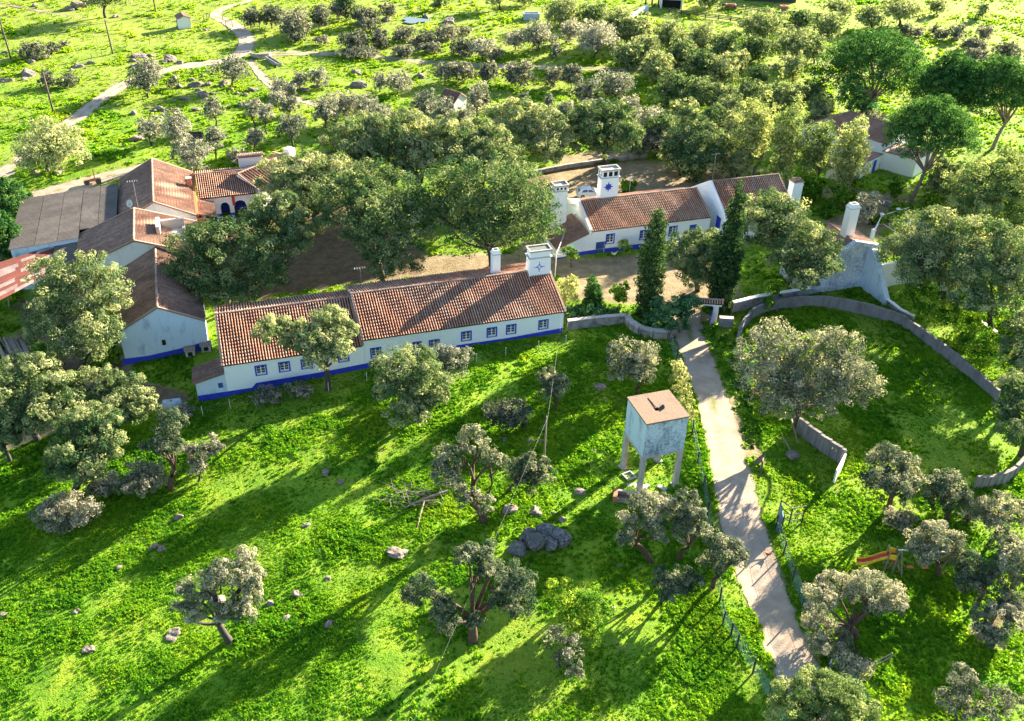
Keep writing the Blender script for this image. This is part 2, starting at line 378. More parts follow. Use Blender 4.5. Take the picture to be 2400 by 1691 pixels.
for name, r in ROADS.items():
    if 'L' in r:
        L = np.array([gp(*q) for q in r['L']]); R = np.array([gp(*q) for q in r['R']])
    else:
        C = np.array([gp(x, y) for x, y, w in r['C']])
        T = np.gradient(C[:, :2], axis=0); T /= np.linalg.norm(T, axis=1)[:, None]
        N = np.stack([-T[:, 1], T[:, 0]], 1)
        # widths were read across the track in the picture: turn into metres along N
        wm = []
        for (x, y, w), c, n_ in zip(r['C'], C, N):
            q = project(c + np.array([n_[0], n_[1], 0])); q0 = project(c)
            wm.append(w / max(3.0, math.hypot(q[0] - q0[0], q[1] - q0[1])))
        wm = np.clip(wm, 1.2, 4.2)
        L = np.c_[C[:, :2] + N * wm[:, None] / 2, C[:, 2]]; R = np.c_[C[:, :2] - N * wm[:, None] / 2, C[:, 2]]
    ROADW[name] = (catmull(L[:, :2], 24), catmull(R[:, :2], 24))
def in_poly(x, y, P):
    P = np.asarray(P)[:, :2]; ins = np.zeros(x.shape, bool); j = len(P) - 1
    for i in range(len(P)):
        xi, yi = P[i]; xj, yj = P[j]
        c = ((yi > y) != (yj > y)) & (x < (xj - xi) * (y - yi) / (yj - yi + 1e-12) + xi)
        ins ^= c; j = i
    return ins
SOILW = [np.array([gp(*q) for q in poly]) for poly in SOIL]
ROADP = [np.vstack([L, R[::-1]]) for L, R in ROADW.values()]
def soil_mask(x, y, warp=1.0):
    xw = x + vnoise(x, y, 1.7, 1) * 1.6 * warp + vnoise(x, y, 0.5, 2) * 0.5; yw = y + vnoise(x, y, 1.7, 3) * 1.6 * warp + vnoise(x, y, 0.5, 4) * 0.5
    s = np.zeros(x.shape)
    for P in SOILW: s = np.maximum(s, in_poly(xw, yw, P) * 0.95)
    xr = x + vnoise(x, y, 0.7, 5) * 0.55; yr = y + vnoise(x, y, 0.7, 6) * 0.55
    for P in ROADP: s = np.maximum(s, in_poly(xr, yr, P) * 1.0)
    return s
def axis(a):
    out = [a[0][0]]
    for x0, x1, st in a:
        n = max(1, int(round((x1 - x0) / st))); out += list(np.linspace(x0, x1, n + 1)[1:])
    return np.array(out)
gx = axis([(-4000, -600, 680), (-600, -200, 50), (-200, -75, 2.0), (-75, 60, 0.42), (60, 200, 2.0), (200, 600, 50), (600, 4000, 680)])
gy = axis([(-600, 0, 60), (0, 34, 6), (34, 128, 0.42), (128, 300, 1.0), (300, 800, 50), (800, 6000, 650)])
X, Y = np.meshgrid(gx, gy)
SM = soil_mask(X, Y)
for _ in range(1):
    SMb = SM.copy(); SMb[1:-1, 1:-1] = (SM[1:-1, 1:-1] * 2 + SM[:-2, 1:-1] + SM[2:, 1:-1] + SM[1:-1, :-2] + SM[1:-1, 2:]) / 6
    SM = SMb
FAo = G(849.6, 799, 2.7)
def relief(x, y):
    r = vnoise(x, y, 9, 7) * 0.34 + vnoise(x, y, 2.6, 8) * 0.12 + vnoise(x, y, 0.9, 9) * 0.06
    b = (x - FAo[0]) * -0.3173 + (y - FAo[1]) * 0.9483
    return r * (1 - np.exp(-((b - 5) / 8.0) ** 4) * (x < 12) * (x > -50)) - 0.12 * np.exp(-((b - 5) / 8.0) ** 4) * (x < 12) * (x > -50)
near = np.exp(-((np.maximum(0, Y - 120)) / 60) ** 2)
REL = relief(X, Y) * (1 - np.minimum(1, SM * 1.0)) - 0.05 * SM
Z = hz(X, Y) + np.where(Y < 300, REL, 0)
nx, ny = len(gx), len(gy)
V = np.stack([X.ravel(), Y.ravel(), Z.ravel()], 1)
ii = np.arange(nx * ny).reshape(ny, nx)
F = np.stack([ii[:-1, :-1].ravel(), ii[:-1, 1:].ravel(), ii[1:, 1:].ravel(), ii[1:, :-1].ravel()], 1)
def m_ground():
    m, nt, bs = newmat('pasture')
    v = wpos(nt); big = noise(nt, v, 0.035, 4, 0.6); mid = noise(nt, v, 0.35, 4, 0.6); fine = noise(nt, v, 3.2, 4, 0.7)
    c = ramp(nt, mid, [(0.30, (0.07, 0.195, 0.012)), (0.5, (0.155, 0.285, 0.018)), (0.68, (0.26, 0.35, 0.025))])
    c = mixc(nt, ramp(nt, big, [(0.44, G3(0)), (0.66, G3(0.75))]), c, (0.215, 0.265, 0.03))
    c = mixc(nt, ramp(nt, fine, [(0.5, G3(0)), (0.72, G3(0.55))]), c, (0.055, 0.12, 0.010))
    sx = nd(nt, 'SeparateXYZ'); nt.links.new(v, sx.inputs[0]); far_ = mth(nt, 'MULTIPLY', mth(nt, 'SUBTRACT', sx.outputs[1], 120.0), 0.012)
    c = mixc(nt, ramp(nt, mth(nt, 'ADD', mth(nt, 'MULTIPLY', far_, 0.5), big), [(0.55, G3(0)), (1.0, G3(0.75))]), c, (0.24, 0.285, 0.05))
    c = mixc(nt, ramp(nt, noise(nt, v, 0.12, 5, 0.7), [(0.60, G3(0)), (0.74, G3(0.6))]), c, (0.26, 0.23, 0.09))
    soilc = ramp(nt, noise(nt, v, 0.8, 5, 0.65), [(0.3, (0.20, 0.145, 0.085)), (0.55, (0.31, 0.235, 0.145)), (0.75, (0.40, 0.325, 0.205))])
    soilc = mixc(nt, attr(nt, 'dark_soil'), soilc, ramp(nt, noise(nt, v, 1.3, 5, 0.7), [(0.3, (0.10, 0.068, 0.045)), (0.6, (0.19, 0.13, 0.085)), (0.8, (0.30, 0.21, 0.13))]))
    c = mixc(nt, attr(nt, 'tint'), c, soilc)
    nt.links.new(c, bs.inputs['Base Color']); bs.inputs['Roughness'].default_value = 0.95; bs.inputs['Specular IOR Level'].default_value = 0.1
    bump(nt, bs, mth(nt, 'ADD', fine, mth(nt, 'MULTIPLY', noise(nt, v, 11, 3), 0.5)), 0.12)
    return m
def m_dirt():
    m, nt, bs = newmat('dirt_track')
    v = wpos(nt)
    c = ramp(nt, noise(nt, v, 0.7, 6, 0.65), [(0.28, (0.33, 0.255, 0.185)), (0.5, (0.42, 0.335, 0.25)), (0.72, (0.49, 0.40, 0.305))])
    c = mixc(nt, ramp(nt, noise(nt, v, 6, 4, 0.7), [(0.55, G3(0)), (0.75, G3(0.5))]), c, (0.24, 0.18, 0.13))
    c = mixc(nt, attr(nt, 'tint'), c, (0.13, 0.17, 0.03))
    nt.links.new(c, bs.inputs['Base Color']); bs.inputs['Roughness'].default_value = 0.95; bs.inputs['Specular IOR Level'].default_value = 0.1
    bump(nt, bs, noise(nt, v, 8, 5, 0.7), 0.05)
    return m
MAT['ground'] = m_ground(); MAT['dirt'] = m_dirt()
DARK_SOIL = [[(420, 540), (500, 520), (640, 500), (760, 480), (900, 470), (990, 560), (1000, 640), (820, 668), (510, 715), (480, 690)], SOIL[2], SOIL[8], [(20, 690), (250, 730), (310, 880), (260, 910), (20, 870)], [(1180, 400), (1300, 390), (1300, 560), (1180, 590)]]  # patches of darker brown soil
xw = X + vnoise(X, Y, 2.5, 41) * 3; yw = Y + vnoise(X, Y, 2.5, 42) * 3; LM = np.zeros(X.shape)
for P in DARK_SOIL: LM = np.maximum(LM, in_poly(xw, yw, np.array([gp(*q) for q in P])) * 1.0)
me = mesh_np('ground', V, F, MAT['ground'], SM.ravel(), True); at = me.attributes.new('dark_soil', 'FLOAT', 'POINT'); at.data.foreach_set('value', LM.ravel().astype(np.float32))
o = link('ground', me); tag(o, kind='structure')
for k, (name, (L, R)) in enumerate(ROADW.items()):
    n = len(L); rows = 12; V = []; T = []
    for j in range(rows + 1):
        t = j / rows
        w = (vnoise(L[:, 0], L[:, 1], 0.8, 3 + k) * 0.28 + vnoise(L[:, 0], L[:, 1], 0.3, 5 + k) * 0.16)
        w2 = (vnoise(R[:, 0], R[:, 1], 0.8, 13 + k) * 0.28 + vnoise(R[:, 0], R[:, 1], 0.3, 15 + k) * 0.16)
        wid = np.linalg.norm(R - L, axis=1)
        tt = (w / wid) * (1 - t) + t * (1 + w2 / wid)
        p = L + (R - L) * tt[:, None]
        rut = -0.035 * (np.exp(-((t - 0.27) / 0.09) ** 2) + np.exp(-((t - 0.73) / 0.09) ** 2))
        z = hz(p[:, 0], p[:, 1]) + 0.035 + rut * 0.8 + vnoise(p[:, 0], p[:, 1], 0.6, 4) * 0.03
        V.append(np.c_[p, z])
        g = np.exp(-((t - 0.5) / 0.10) ** 2) * np.clip(0.25 + vnoise(p[:, 0], p[:, 1], 1.6, 21) * 3.2, 0, 0.9)
        if name == 'dirt_road': g = g * ss((p[:, 1] - 66) / 14)
        if name in ('field_track', 'hill_track'): g = np.clip(g + 0.45 + vnoise(p[:, 0], p[:, 1], 2.5, 51) * 0.9, 0, 0.95)
        elif name == 'dirt_road': g = np.clip(g + 0.35 * np.exp(-(min(t, 1 - t) / 0.05) ** 2), 0, 1)
        T.append(g)
    V = np.concatenate(V); ii = np.arange((rows + 1) * n).reshape(rows + 1, n)
    F = np.stack([ii[:-1, :-1].ravel(), ii[1:, :-1].ravel(), ii[1:, 1:].ravel(), ii[:-1, 1:].ravel()], 1)[:, ::-1]
    o = link(name, mesh_np(name, V, F, MAT['dirt'], np.concatenate(T), True)); tag(o, kind='structure')
# small pond beyond the olive grove
mb = MB(); c = gp(972, 50); pts = []
for k in range(22):
    w = 2 * math.pi * k / 22; r_ = 1 + 0.25 * math.sin(3 * w + 1) + 0.1 * math.sin(7 * w)
    pts.append((c[0] + 2.9 * r_ * math.cos(w), c[1] + 2.6 * r_ * math.sin(w), float(hz(c[0], c[1])) + 0.22))
mb.add(pts, [list(range(22))])
w_, nt_, bs_ = newmat('pond_water'); bs_.inputs['Base Color'].default_value = (0.10, 0.12, 0.12, 1); bs_.inputs['Roughness'].default_value = 0.12
o = mb.build('pond', w_); tag(o, kind='structure')
# ------------------------------------------------------------------ building kit
def tile_field(P, U, S, N, W, L, sp=0.26, rl=0.44, rad=0.095, jit=1.0, rng=RNG, tbias=0.0):
    """rows of half-round cover tiles on one slope; P = corner at the eave"""
    nc = max(1, int(round(W / sp))); nr = max(1, int(round(L / rl))); sp = W / nc; rl = L / nr
    i, j = np.meshgrid(np.arange(nc), np.arange(nr)); i = i.ravel().astype(float); j = j.ravel().astype(float); n = len(i)
    off = (i + 0.5) * sp + rng.normal(0, 0.005 * jit, n); up = j * rl + rng.normal(0, 0.012 * jit, n)
    base = P + U * off[:, None] + S * up[:, None]
    base = base + N * (0.05 * np.sin(off * 0.55 + 1.3) * np.sin(up / L * math.pi) + 0.02 * np.sin(off * 1.9 + up))[:, None]
    ang = np.linspace(0, math.pi, 5); V = []
    skew = rng.normal(0, 0.004 * jit, n)
    for (s_, rr, lift) in ((-0.05, rad, 0.035), (rl + 0.03, rad * 0.80, 0.0)):
        for a in ang:
            V.append(base + U * (math.cos(a) * rr + (skew if s_ > 0 else -skew))[:, None] + S * s_ + N * (math.sin(a) * rr * 1.25 + lift))
    V = np.stack(V, 1).reshape(-1, 3)
    f = [[q, q + 1, q + 6, q + 5] for q in range(4)]
    F = (np.array(f)[None] + (np.arange(n) * 10)[:, None, None]).reshape(-1, 4)
    cols = rng.random(nc); t = np.clip(0.45 * rng.random(n) + 0.35 * cols[i.astype(int)] + 0.1 + 0.35 * np.sin(off * 0.31 + up * 0.4 + P[0]) * 0.4 + tbias, 0, 1)
    return V, F, np.repeat(t, 10)
class TF:
    def __init__(s): s.V = []; s.F = []; s.T = []; s.k = 0
    def add(s, V, F, T): s.V.append(V); s.F.append(F + s.k); s.T.append(T); s.k += len(V)
    def build(s, name, mat, parent):
        V = np.concatenate(s.V); ro = np.zeros(3); q = parent
        while q is not None: ro = ro + np.array(q.location); q = q.parent
        o = link(name, mesh_np(name, V - ro, np.concatenate(s.F), mat, np.concatenate(s.T)), parent); o['kind'] = 'stuff'; return o
STY = {'barrel': dict(tile='tile', bed='tile_bed', sp=0.285, rl=0.44, rad=0.080), 'old': dict(tile='tile_old_shaded', bed='tile_old_shaded', sp=0.24, rl=0.36, rad=0.062),
       'red': dict(tile='tile_red', bed='tile_red', sp=0.25, rl=0.38, rad=0.058), 'wide': dict(tile='tile_red', bed='tile_bed', sp=0.5, rl=0.44, rad=0.09)}
def slope(fr, par, a0, a1, be, ze, br, zr, style, tf, slab):
    """one roof slope from the eave line (b=be, z=ze) to the ridge line (b=br, z=zr)"""
    st = STY[style]; P = fr.p(a0, be, ze); U = fr.u; d = fr.p(a0, br, zr) - P; L = np.linalg.norm(d); S = d / L
    N = np.cross(U, S); N = N if N[2] > 0 else -N
    q = [fr.p(a0, be, ze), fr.p(a1, be, ze), fr.p(a1, br, zr), fr.p(a0, br, zr)]
    slab.hexa([x - N * 0.16 for x in q] + q, 0.5) if True else None
    tf.add(*tile_field(P, U, S, N, a1 - a0, L, st['sp'], st['rl'], st['rad']))
def roof(fr, par, a0, a1, b0, z0, br, zr, b1=None, z1=None, style='barrel', ridge=True, label=None, verge=True):
    slab = MB(fr); tf = TF()
    slope(fr, par, a0, a1, b0, z0, br, zr, style, tf, slab)
    if b1 is not None: slope(fr, par, a0, a1, b1, z1, br, zr, style, tf, slab)
    o = slab.build('roof', MAT[STY[style]['bed']], par)
    if label: o['label'] = label
    tf.build('roof_tiles', MAT[STY[style]['tile']], o)
    if ridge:
        mb = MB(fr); n = int((a1 - a0) / 0.42)
        for i in range(n):
            x0 = a0 + (a1 - a0) * i / n; x1 = a0 + (a1 - a0) * (i + 1) / n + 0.04; k = len(mb.V); t = random.random()
            pts = []
            for x, r_ in ((x0, 0.15), (x1, 0.125)):
                for w in (0, 0.25, 0.5, 0.75, 1): pts.append(fr.p(x, br + r_ * math.cos(math.pi * w), zr + 0.03 + r_ * 0.8 * math.sin(math.pi * w)))
            mb.add(pts, [[q, q + 1, q + 6, q + 5] for q in range(4)], t)
        mb.build('ridge_tiles', MAT['ridge'], o, kind='stuff')
    if verge:
        for x in (a0, a1):
            for (bb, zz) in ((b0, z0), (b1, z1)):
                if bb is None: continue
                mb = MB(fr); mb.hexa([fr.p(x - 0.10, bb, zz - 0.02), fr.p(x + 0.10, bb, zz - 0.02), fr.p(x + 0.10, br, zr - 0.02), fr.p(x - 0.10, br, zr - 0.02),
                         fr.p(x - 0.10, bb, zz + 0.10), fr.p(x + 0.10, bb, zz + 0.10), fr.p(x + 0.10, br, zr + 0.11), fr.p(x - 0.10, br, zr + 0.11)]); mb.build('verge', MAT['ridge'], o)
    return o
def wall_skin(mb, fr, b, a0, a1, z0, z1, holes, dep=0.22, flip=False):
    A = sorted({a0, a1} | {h[0] for h in holes} | {h[1] for h in holes}); Zs = sorted({z0, z1} | {h[2] for h in holes} | {h[3] for h in holes})
    for i in range(len(A) - 1):
        for j in range(len(Zs) - 1):
            ca, cz = (A[i] + A[i + 1]) / 2, (Zs[j] + Zs[j + 1]) / 2
            if any(h[0] < ca < h[1] and h[2] < cz < h[3] for h in holes): continue
            mb.poly((A[i], b, Zs[j]), (A[i + 1], b, Zs[j]), (A[i + 1], b, Zs[j + 1]), (A[i], b, Zs[j + 1]))
    for h in holes:
        l, r_, lo, hi = h
        mb.poly((l, b, lo), (l, b + dep, lo), (l, b + dep, hi), (l, b, hi)); mb.poly((r_, b, lo), (r_, b, hi), (r_, b + dep, hi), (r_, b + dep, lo))
        mb.poly((l, b, hi), (r_, b, hi), (r_, b + dep, hi), (l, b + dep, hi)); mb.poly((l, b, lo), (l, b + dep, lo), (r_, b + dep, lo), (r_, b, lo))
def window(fr, par, b, l, r_, lo, hi, bar=0.15, kind='sash'):
    mb = MB(fr); p = b - 0.04; q = b + 0.02
    mb.box(l - bar, l, p, q, lo - bar, hi + bar); mb.box(r_, r_ + bar, p, q, lo - bar, hi + bar)
    mb.box(l, r_, p, q, hi, hi + bar); mb.box(l, r_, p, q, lo - bar, lo)
    w = mb.build('window', MAT['blue'], par)
    if kind == 'sash':
        s = MB(fr); c = (l + r_) / 2; e = b + 0.08; f = b + 0.13; t = 0.055
        s.box(l, l + t, e, f, lo, hi); s.box(r_ - t, r_, e, f, lo, hi); s.box(l + t, r_ - t, e, f, hi - t, hi); s.box(l + t, r_ - t, e, f, lo, lo + t * 1.6)
        s.box(c - t, c + t, e - 0.01, f, lo + t * 1.6, hi - t)
        for k in (0.36, 0.68):
            z = lo + (hi - lo) * k; s.box(l + t, c - t, e + 0.01, f, z - 0.02, z + 0.02); s.box(c + t, r_ - t, e + 0.01, f, z - 0.02, z + 0.02)
        s.box(l - 0.02, r_ + 0.02, b - 0.05, b + 0.10, lo - 0.045, lo - 0.002)
        s.build('sash', MAT['sash'], w)
        MB(fr).poly((l, b + 0.12, lo), (r_, b + 0.12, lo), (r_, b + 0.12, hi), (l, b + 0.12, hi)).build('pane', MAT['glass'], w)
    else:
        MB(fr).box(l, r_, b + 0.04, b + 0.10, lo, hi).build('shutter', MAT['blue_dk'], w)
    return w
def holes_px(fr, lst, b=0.0, w=0.92, h=0.98):
    out = []
    for it in lst:
        a, z = fr.front(it[0], it[1], b); ww, hh = (it[2], it[3]) if len(it) > 3 else (w, h)
        out.append((a - ww / 2, a + ww / 2, z - hh / 2, z + hh / 2))
    return out
def house_body(fr, par, a0, a1, b0, b1, z0, ze0, br, zr, ze1, holes=(), mat='white', name='wall'):
    """four walls with gables; ridge runs along a"""
    mb = MB(fr); wall_skin(mb, fr, b0, a0, a1, z0, ze0, list(holes))
    mb.poly((a0, b1, z0), (a0, b1, ze1), (a1, b1, ze1), (a1, b1, z0))
    for x in (a0, a1):
        g = [(x, b0, z0), (x, b1, z0), (x, b1, ze1), (x, br, zr), (x, b0, ze0)]
        mb.poly(*(g if x == a1 else g[::-1]))
    return mb.build(name, MAT[mat], par)
def band(fr, par, b, pts, z0, mat='blue', th=0.03, name='base_band'):
    """painted band along the foot of the wall: pts = (a, top z)"""
    mb = MB(fr)
    for (x0, t0), (x1, t1) in zip(pts[:-1], pts[1:]):
        if abs(x1 - x0) < 0.01: continue
        mb.hexa([fr.p(x0, b - th, z0), fr.p(x1, b - th, z0), fr.p(x1, b + 0.05, z0), fr.p(x0, b + 0.05, z0), fr.p(x0, b - th, t0), fr.p(x1, b - th, t1), fr.p(x1, b + 0.05, t1), fr.p(x0, b + 0.05, t0)])
    return mb.build(name, MAT[mat], par)
def chimney(fr, par, a, b, z0, zs, zc, wa, wb, style='vents', name='chimney', mat='white'):
    """white Alentejo chimney: shaft, collar, vented head and hollow tray top"""
    mb = MB(fr); mb.taper(a, b, z0, zs, wa * 1.03, wb * 1.03, wa, wb)
    c = mb.build(name, MAT[mat], par)
    t = MB(fr); t.taper(a, b, zs + 0.002, zs + 0.09, wa * 1.14, wb * 1.14, wa * 1.14, wb * 1.14); t.build('collar', MAT['concrete'], c)
    if style == 'vents':
        zt = zc - 0.30; h = MB(fr); n = 3
        h.box(a - wa / 2 + 0.12, a + wa / 2 - 0.12, b - wb / 2 + 0.12, b + wb / 2 - 0.12, zs + 0.09, zt, 0.0); h.build('flue', MAT['hole'], c)
        h = MB(fr); z_ = zs + 0.09
        h.box(a - wa / 2, a + wa / 2, b - wb / 2, b + wb / 2, zt - 0.08, zt); h.box(a - wa / 2, a + wa / 2, b - wb / 2, b + wb / 2, z_ - 0.004, z_ + 0.1)
        for i in range(n + 1):
            x = a - wa / 2 + 0.10 + (wa - 0.2) * i / n
            for s_ in (-1, 1): h.box(x - 0.10, x + 0.10, b + s_ * (wb / 2 - 0.07) - 0.07, b + s_ * (wb / 2 - 0.07) + 0.07, z_ + 0.1, zt - 0.08)
        for s_ in (-1, 1): h.box(a + s_ * (wa / 2 - 0.07) - 0.066, a + s_ * (wa / 2 - 0.07) + 0.066, b - 0.12, b + 0.12, z_ + 0.1, zt - 0.08)
        h.build('vent_head', MAT[mat], c)
        k = MB(fr); e = 0.10
        k.taper(a, b, zt + 0.002, zt + 0.08, wa + 0.1, wb + 0.1, wa + 0.26, wb + 0.26)
        for s_ in (-1, 1):
            k.box(a - wa / 2 - 0.13, a + wa / 2 + 0.13, b + s_ * (wb / 2 + 0.06) - 0.07, b + s_ * (wb / 2 + 0.06) + 0.07, zt + 0.08, zc)
            k.box(a + s_ * (wa / 2 + 0.06) - 0.068, a + s_ * (wa / 2 + 0.06) + 0.068, b - wb / 2, b + wb / 2, zt + 0.08, zc - 0.004)
        k.build('cap', MAT['concrete'], c)
    elif style == 'rim':
        zt = zc - 0.22; k = MB(fr); k.box(a - wa / 2 + 0.04, a + wa / 2 - 0.04, b - wb / 2 + 0.04, b + wb / 2 - 0.04, zs + 0.09, zt - 0.05); k.build('head', MAT[mat], c); k = MB(fr)
        k.taper(a, b, zt - 0.05, zt + 0.05, wa, wb, wa + 0.2, wb + 0.2)
        for s_ in (-1, 1):
            k.box(a - wa / 2 - 0.1, a + wa / 2 + 0.1, b + s_ * (wb / 2 + 0.03) - 0.07, b + s_ * (wb / 2 + 0.03) + 0.07, zt + 0.05, zc); k.box(a + s_ * (wa / 2 + 0.03) - 0.068, a + s_ * (wa / 2 + 0.03) + 0.068, b - wb / 2 - 0.03, b + wb / 2 + 0.03, zt + 0.05, zc - 0.004)
        k.build('cap', MAT['concrete'], c); h = MB(fr); h.box(a - wa / 2 - 0.02, a + wa / 2 + 0.02, b - wb / 2 - 0.02, b + wb / 2 + 0.02, zt + 0.052, zt + 0.10); h.build('mossy_tray', MAT['moss'], c)
    else:
        k = MB(fr); k.taper(a, b, zs + 0.09, zc, wa * 1.08, wb * 1.08, wa * 0.72, wb * 0.72); k.build('cap', MAT['slab'] if style == 'slab' else MAT[mat], c)
        h = MB(fr); h.taper(a, b, zc, zc + 0.02, wa * 0.5, wb * 0.5, wa * 0.5, wb * 0.5); h.build('flue', MAT['hole'], c)
    return c
def star8(fr, par, a, b, z, R, r_):
    pts = []
    for k in range(16):
        w = math.pi / 2 + k * math.pi / 8; q = (R if k % 4 == 0 else R * 0.82) if k % 2 == 0 else r_
        pts.append((a + q * math.cos(w), b, z + q * math.sin(w)))
    mb = MB(fr); c = [(a, b, z)]; P = [fr.p(*q) for q in c + pts]; Q = [p - fr.v * 0.02 for p in P]
    mb.add(Q, [[0, 1 + k, 1 + (k + 1) % 16] for k in range(16)])
    mb.add(P[1:] + Q[1:], [[k, (k + 1) % 16, 16 + (k + 1) % 16, 16 + k] for k in range(16)])
    o = mb.build('star_emblem', MAT['blue'], par); o['label'] = 'solid blue eight-pointed star painted on the chimney'; return o
def star4(fr, par, a, b, z, R):
    mb = MB(fr); t = 0.045; out = []; inn = []
    for k in range(8):
        w = math.pi / 2 + k * math.pi / 4; q = R if k % 2 == 0 else R * 0.42; q2 = q - (0.16 if k % 2 == 0 else 0.07)
        out.append((a + q * math.cos(w), z + q * math.sin(w))); inn.append((a + q2 * math.cos(w), z + q2 * math.sin(w)))
    for k in range(8):
        j = (k + 1) % 8
        mb.add([fr.p(x, b - 0.02, y) for x, y in (out[k], out[j], inn[j], inn[k])] + [fr.p(x, b, y) for x, y in (out[k], out[j], inn[j], inn[k])],
               [[0, 1, 2, 3], [0, 1, 5, 4], [2, 3, 7, 6]])
    for k in range(4):
        w = math.pi / 2 + k * math.pi / 2; d = (math.cos(w), math.sin(w))
        x0, z0 = a + d[0] * R, z + d[1] * R; x1, z1 = a + d[0] * R * 1.45, z + d[1] * R * 1.45; n = (-d[1] * 0.03, d[0] * 0.03)
        mb.add([fr.p(x0 + n[0], b - 0.02, z0 + n[1]), fr.p(x0 - n[0], b - 0.02, z0 - n[1]), fr.p(x1 - n[0], b - 0.02, z1 - n[1]), fr.p(x1 + n[0], b - 0.02, z1 + n[1])], [[0, 1, 2, 3]])
    o = mb.build('star_emblem', MAT['blue'], par); o['label'] = 'blue outlined four-pointed star painted on the chimney'; return o
def antenna(loc, h, label, group='television aerials on the roofs'):
    t = thing('television_aerial', loc, label, 'aerial', group); x, y, z = loc
    mb = MB(); mb.tube([(x, y, z - 0.2), (x, y, z + h)], 0.03, 6); mb.build('mast', MAT['metal'], t)
    mb = MB(); mb.tube([(x - 0.7, y - 0.2, z + h - 0.1), (x + 0.6, y + 0.2, z + h - 0.1)], 0.02, 5); mb.build('boom', MAT['metal'], t)
    for k in range(5):
        mb = MB(); c = np.array([x - 0.6 + 0.27 * k, y - 0.17 + 0.085 * k, z + h - 0.1]); w = 0.30 - 0.02 * k
        mb.tube([c + np.array([-0.25, 0.9, 0]) * w, c + np.array([0.25, -0.9, 0]) * w], 0.013, 4); mb.build('element', MAT['metal'], t)
    return t
# ------------------------------------------------------------------ the long front house
q = G(849.6, 799, 2.7); FA = Fr(q, 18.5)
HA = thing('farmhouse', FA.p(4, 3, -0.5), 'long low white farmhouse with blue-framed windows and clay tile roof', 'house')
WB = 0.20
hA = holes_px(FA, [(1093, 788), (1152.8, 779), (1198, 772), (1273.5, 761), (975.6, 813), (1017.7, 807.7), (881, 826.5)], WB)
hB = holes_px(FA, [(611.6, 868), (666.5, 860), (718.7, 853), (805, 837)], WB)
house_body(FA, HA, 0.12, 22.75, WB, 11.4, -3.5, 2.62, 6.1, 4.88, 2.9, hA)
house_body(FA, HA, -14.3, 0.10, WB, 11.4, -3.8, 1.97, 6.6, 4.28, 2.4, hB, name='wall')
roof(FA, HA, 0.0, 22.9, 0.0, 2.72, 6.1, 5.0, 11.6, 3.0)
roof(FA, HA, -14.4, -0.05, 0.0, 2.06, 6.6, 4.4, 11.6, 2.5)
for h in hA + hB: window(FA, HA, WB, *h)
# lean-to at the low end
mb = MB(FA); mb.poly((-17.3, WB, -4), (-14.3, WB, -4), (-14.3, WB, 1.05), (-17.3, WB, 0.35)); mb.poly((-17.3, 3.0, -4), (-17.3, WB, -4), (-17.3, WB, 0.35), (-17.3, 3.0, 0.35))
mb.poly((-17.3, 3.0, -4), (-17.3, 3.0, 0.35), (-14.3, 3.0, 1.05), (-14.3, 3.0, -4)); mb.build('lean_to_wall', MAT['blue_wall'], HA)
FT = FA.turned(90)      # a along the depth, b to the left
roof(FT, HA, 0.0, 3.1, 17.5, 0.42, 14.42, 1.16, style='old', ridge=False, verge=False)
x, z = FA.front(517, 903.5, WB); MB(FA).box(x - 0.24, x + 0.24, WB - 0.04, WB + 0.05, z - 0.3, z + 0.3).build('shutter', MAT['blue_dk'], HA)
bt = [(lambda q: (q[0], q[1] + 0.16))(FA.front(*p, WB)) for p in ((459, 932), (591, 912), (601, 901), (756, 875), (873, 852), (1074, 812), (1192, 795), (1323, 771))]
band(FA, HA, WB, [(-17.3, bt[0][1])] + bt[1:-1] + [(22.7, bt[-1][1])], -4.0)
x, z = FA.front(1264, 626, 5.3)
c1 = chimney(FA, HA, 21.55, 6.0, 3.6, FA.front(1264, 606, 5.3)[1], FA.front(1264, 589, 5.6)[1] + 0.25, 2.5, 1.35, 'rim')
c1['label'] = 'broad white chimney with a blue star outline'
star4(FA, c1, x, 5.3, z, 0.46)
c2 = chimney(FA, HA, 16.9, 7.6, 3.6, FA.front(1166, 597, 7.3)[1], FA.front(1166, 586, 7.4)[1], 0.92, 0.85, 'tray')
antenna(FA.p(1.6, 9.2, 3.9), 2.6, 'thin aerial on a mast above the long farmhouse roof')

# ------------------------------------------------------------------ the house across the yard
q = G(1389.4, 543.3, 3.4); FB = Fr(q, 18.7)
HB = thing('courtyard_house', FB.p(8, 4, 0), 'white house with big star chimney across the yard behind the cypresses', 'house')
eR = FB.loc(G(1668, 509.6, 3.4))[0]
hC = holes_px(FB, [(1430, 560, 0.95, 1.15), (1509, 551, 0.95, 1.15), (1577, 541.6, 0.95, 1.15)], WB)
hD = holes_px(FB, [(1623.5, 537, 0.7, 0.95)], WB)
xd, zd = FB.front(1407, 583, WB); door = (xd - 0.55, xd + 0.55, -0.5, 1.55)
house_body(FB, HB, 0.1, eR, WB, 9.9, -2, 3.32, 5.0, 5.38, 3.3, hC + hD + [door])
roof(FB, HB, -0.05, eR - 0.05, 0.0, 3.42, 5.0, 5.5, 10.1, 3.4)
for h in hC: window(FB, HB, WB, *h)
for h in hD: window(FB, HB, WB, *h, kind='shutter')
d = MB(FB).box(door[0], door[1], WB + 0.10, WB + 0.16, door[2], door[3]).build('door', MAT['blue_dk'], HB)
mb = MB(FB); mb.box(door[0] - 0.12, door[0], WB - 0.03, WB + 0.03, -0.6, door[3] + 0.12); mb.box(door[1], door[1] + 0.12, WB - 0.03, WB + 0.03, -0.6, door[3] + 0.12); mb.box(door[0], door[1], WB - 0.03, WB + 0.03, door[3], door[3] + 0.12); mb.build('door_frame', MAT['blue'], d)
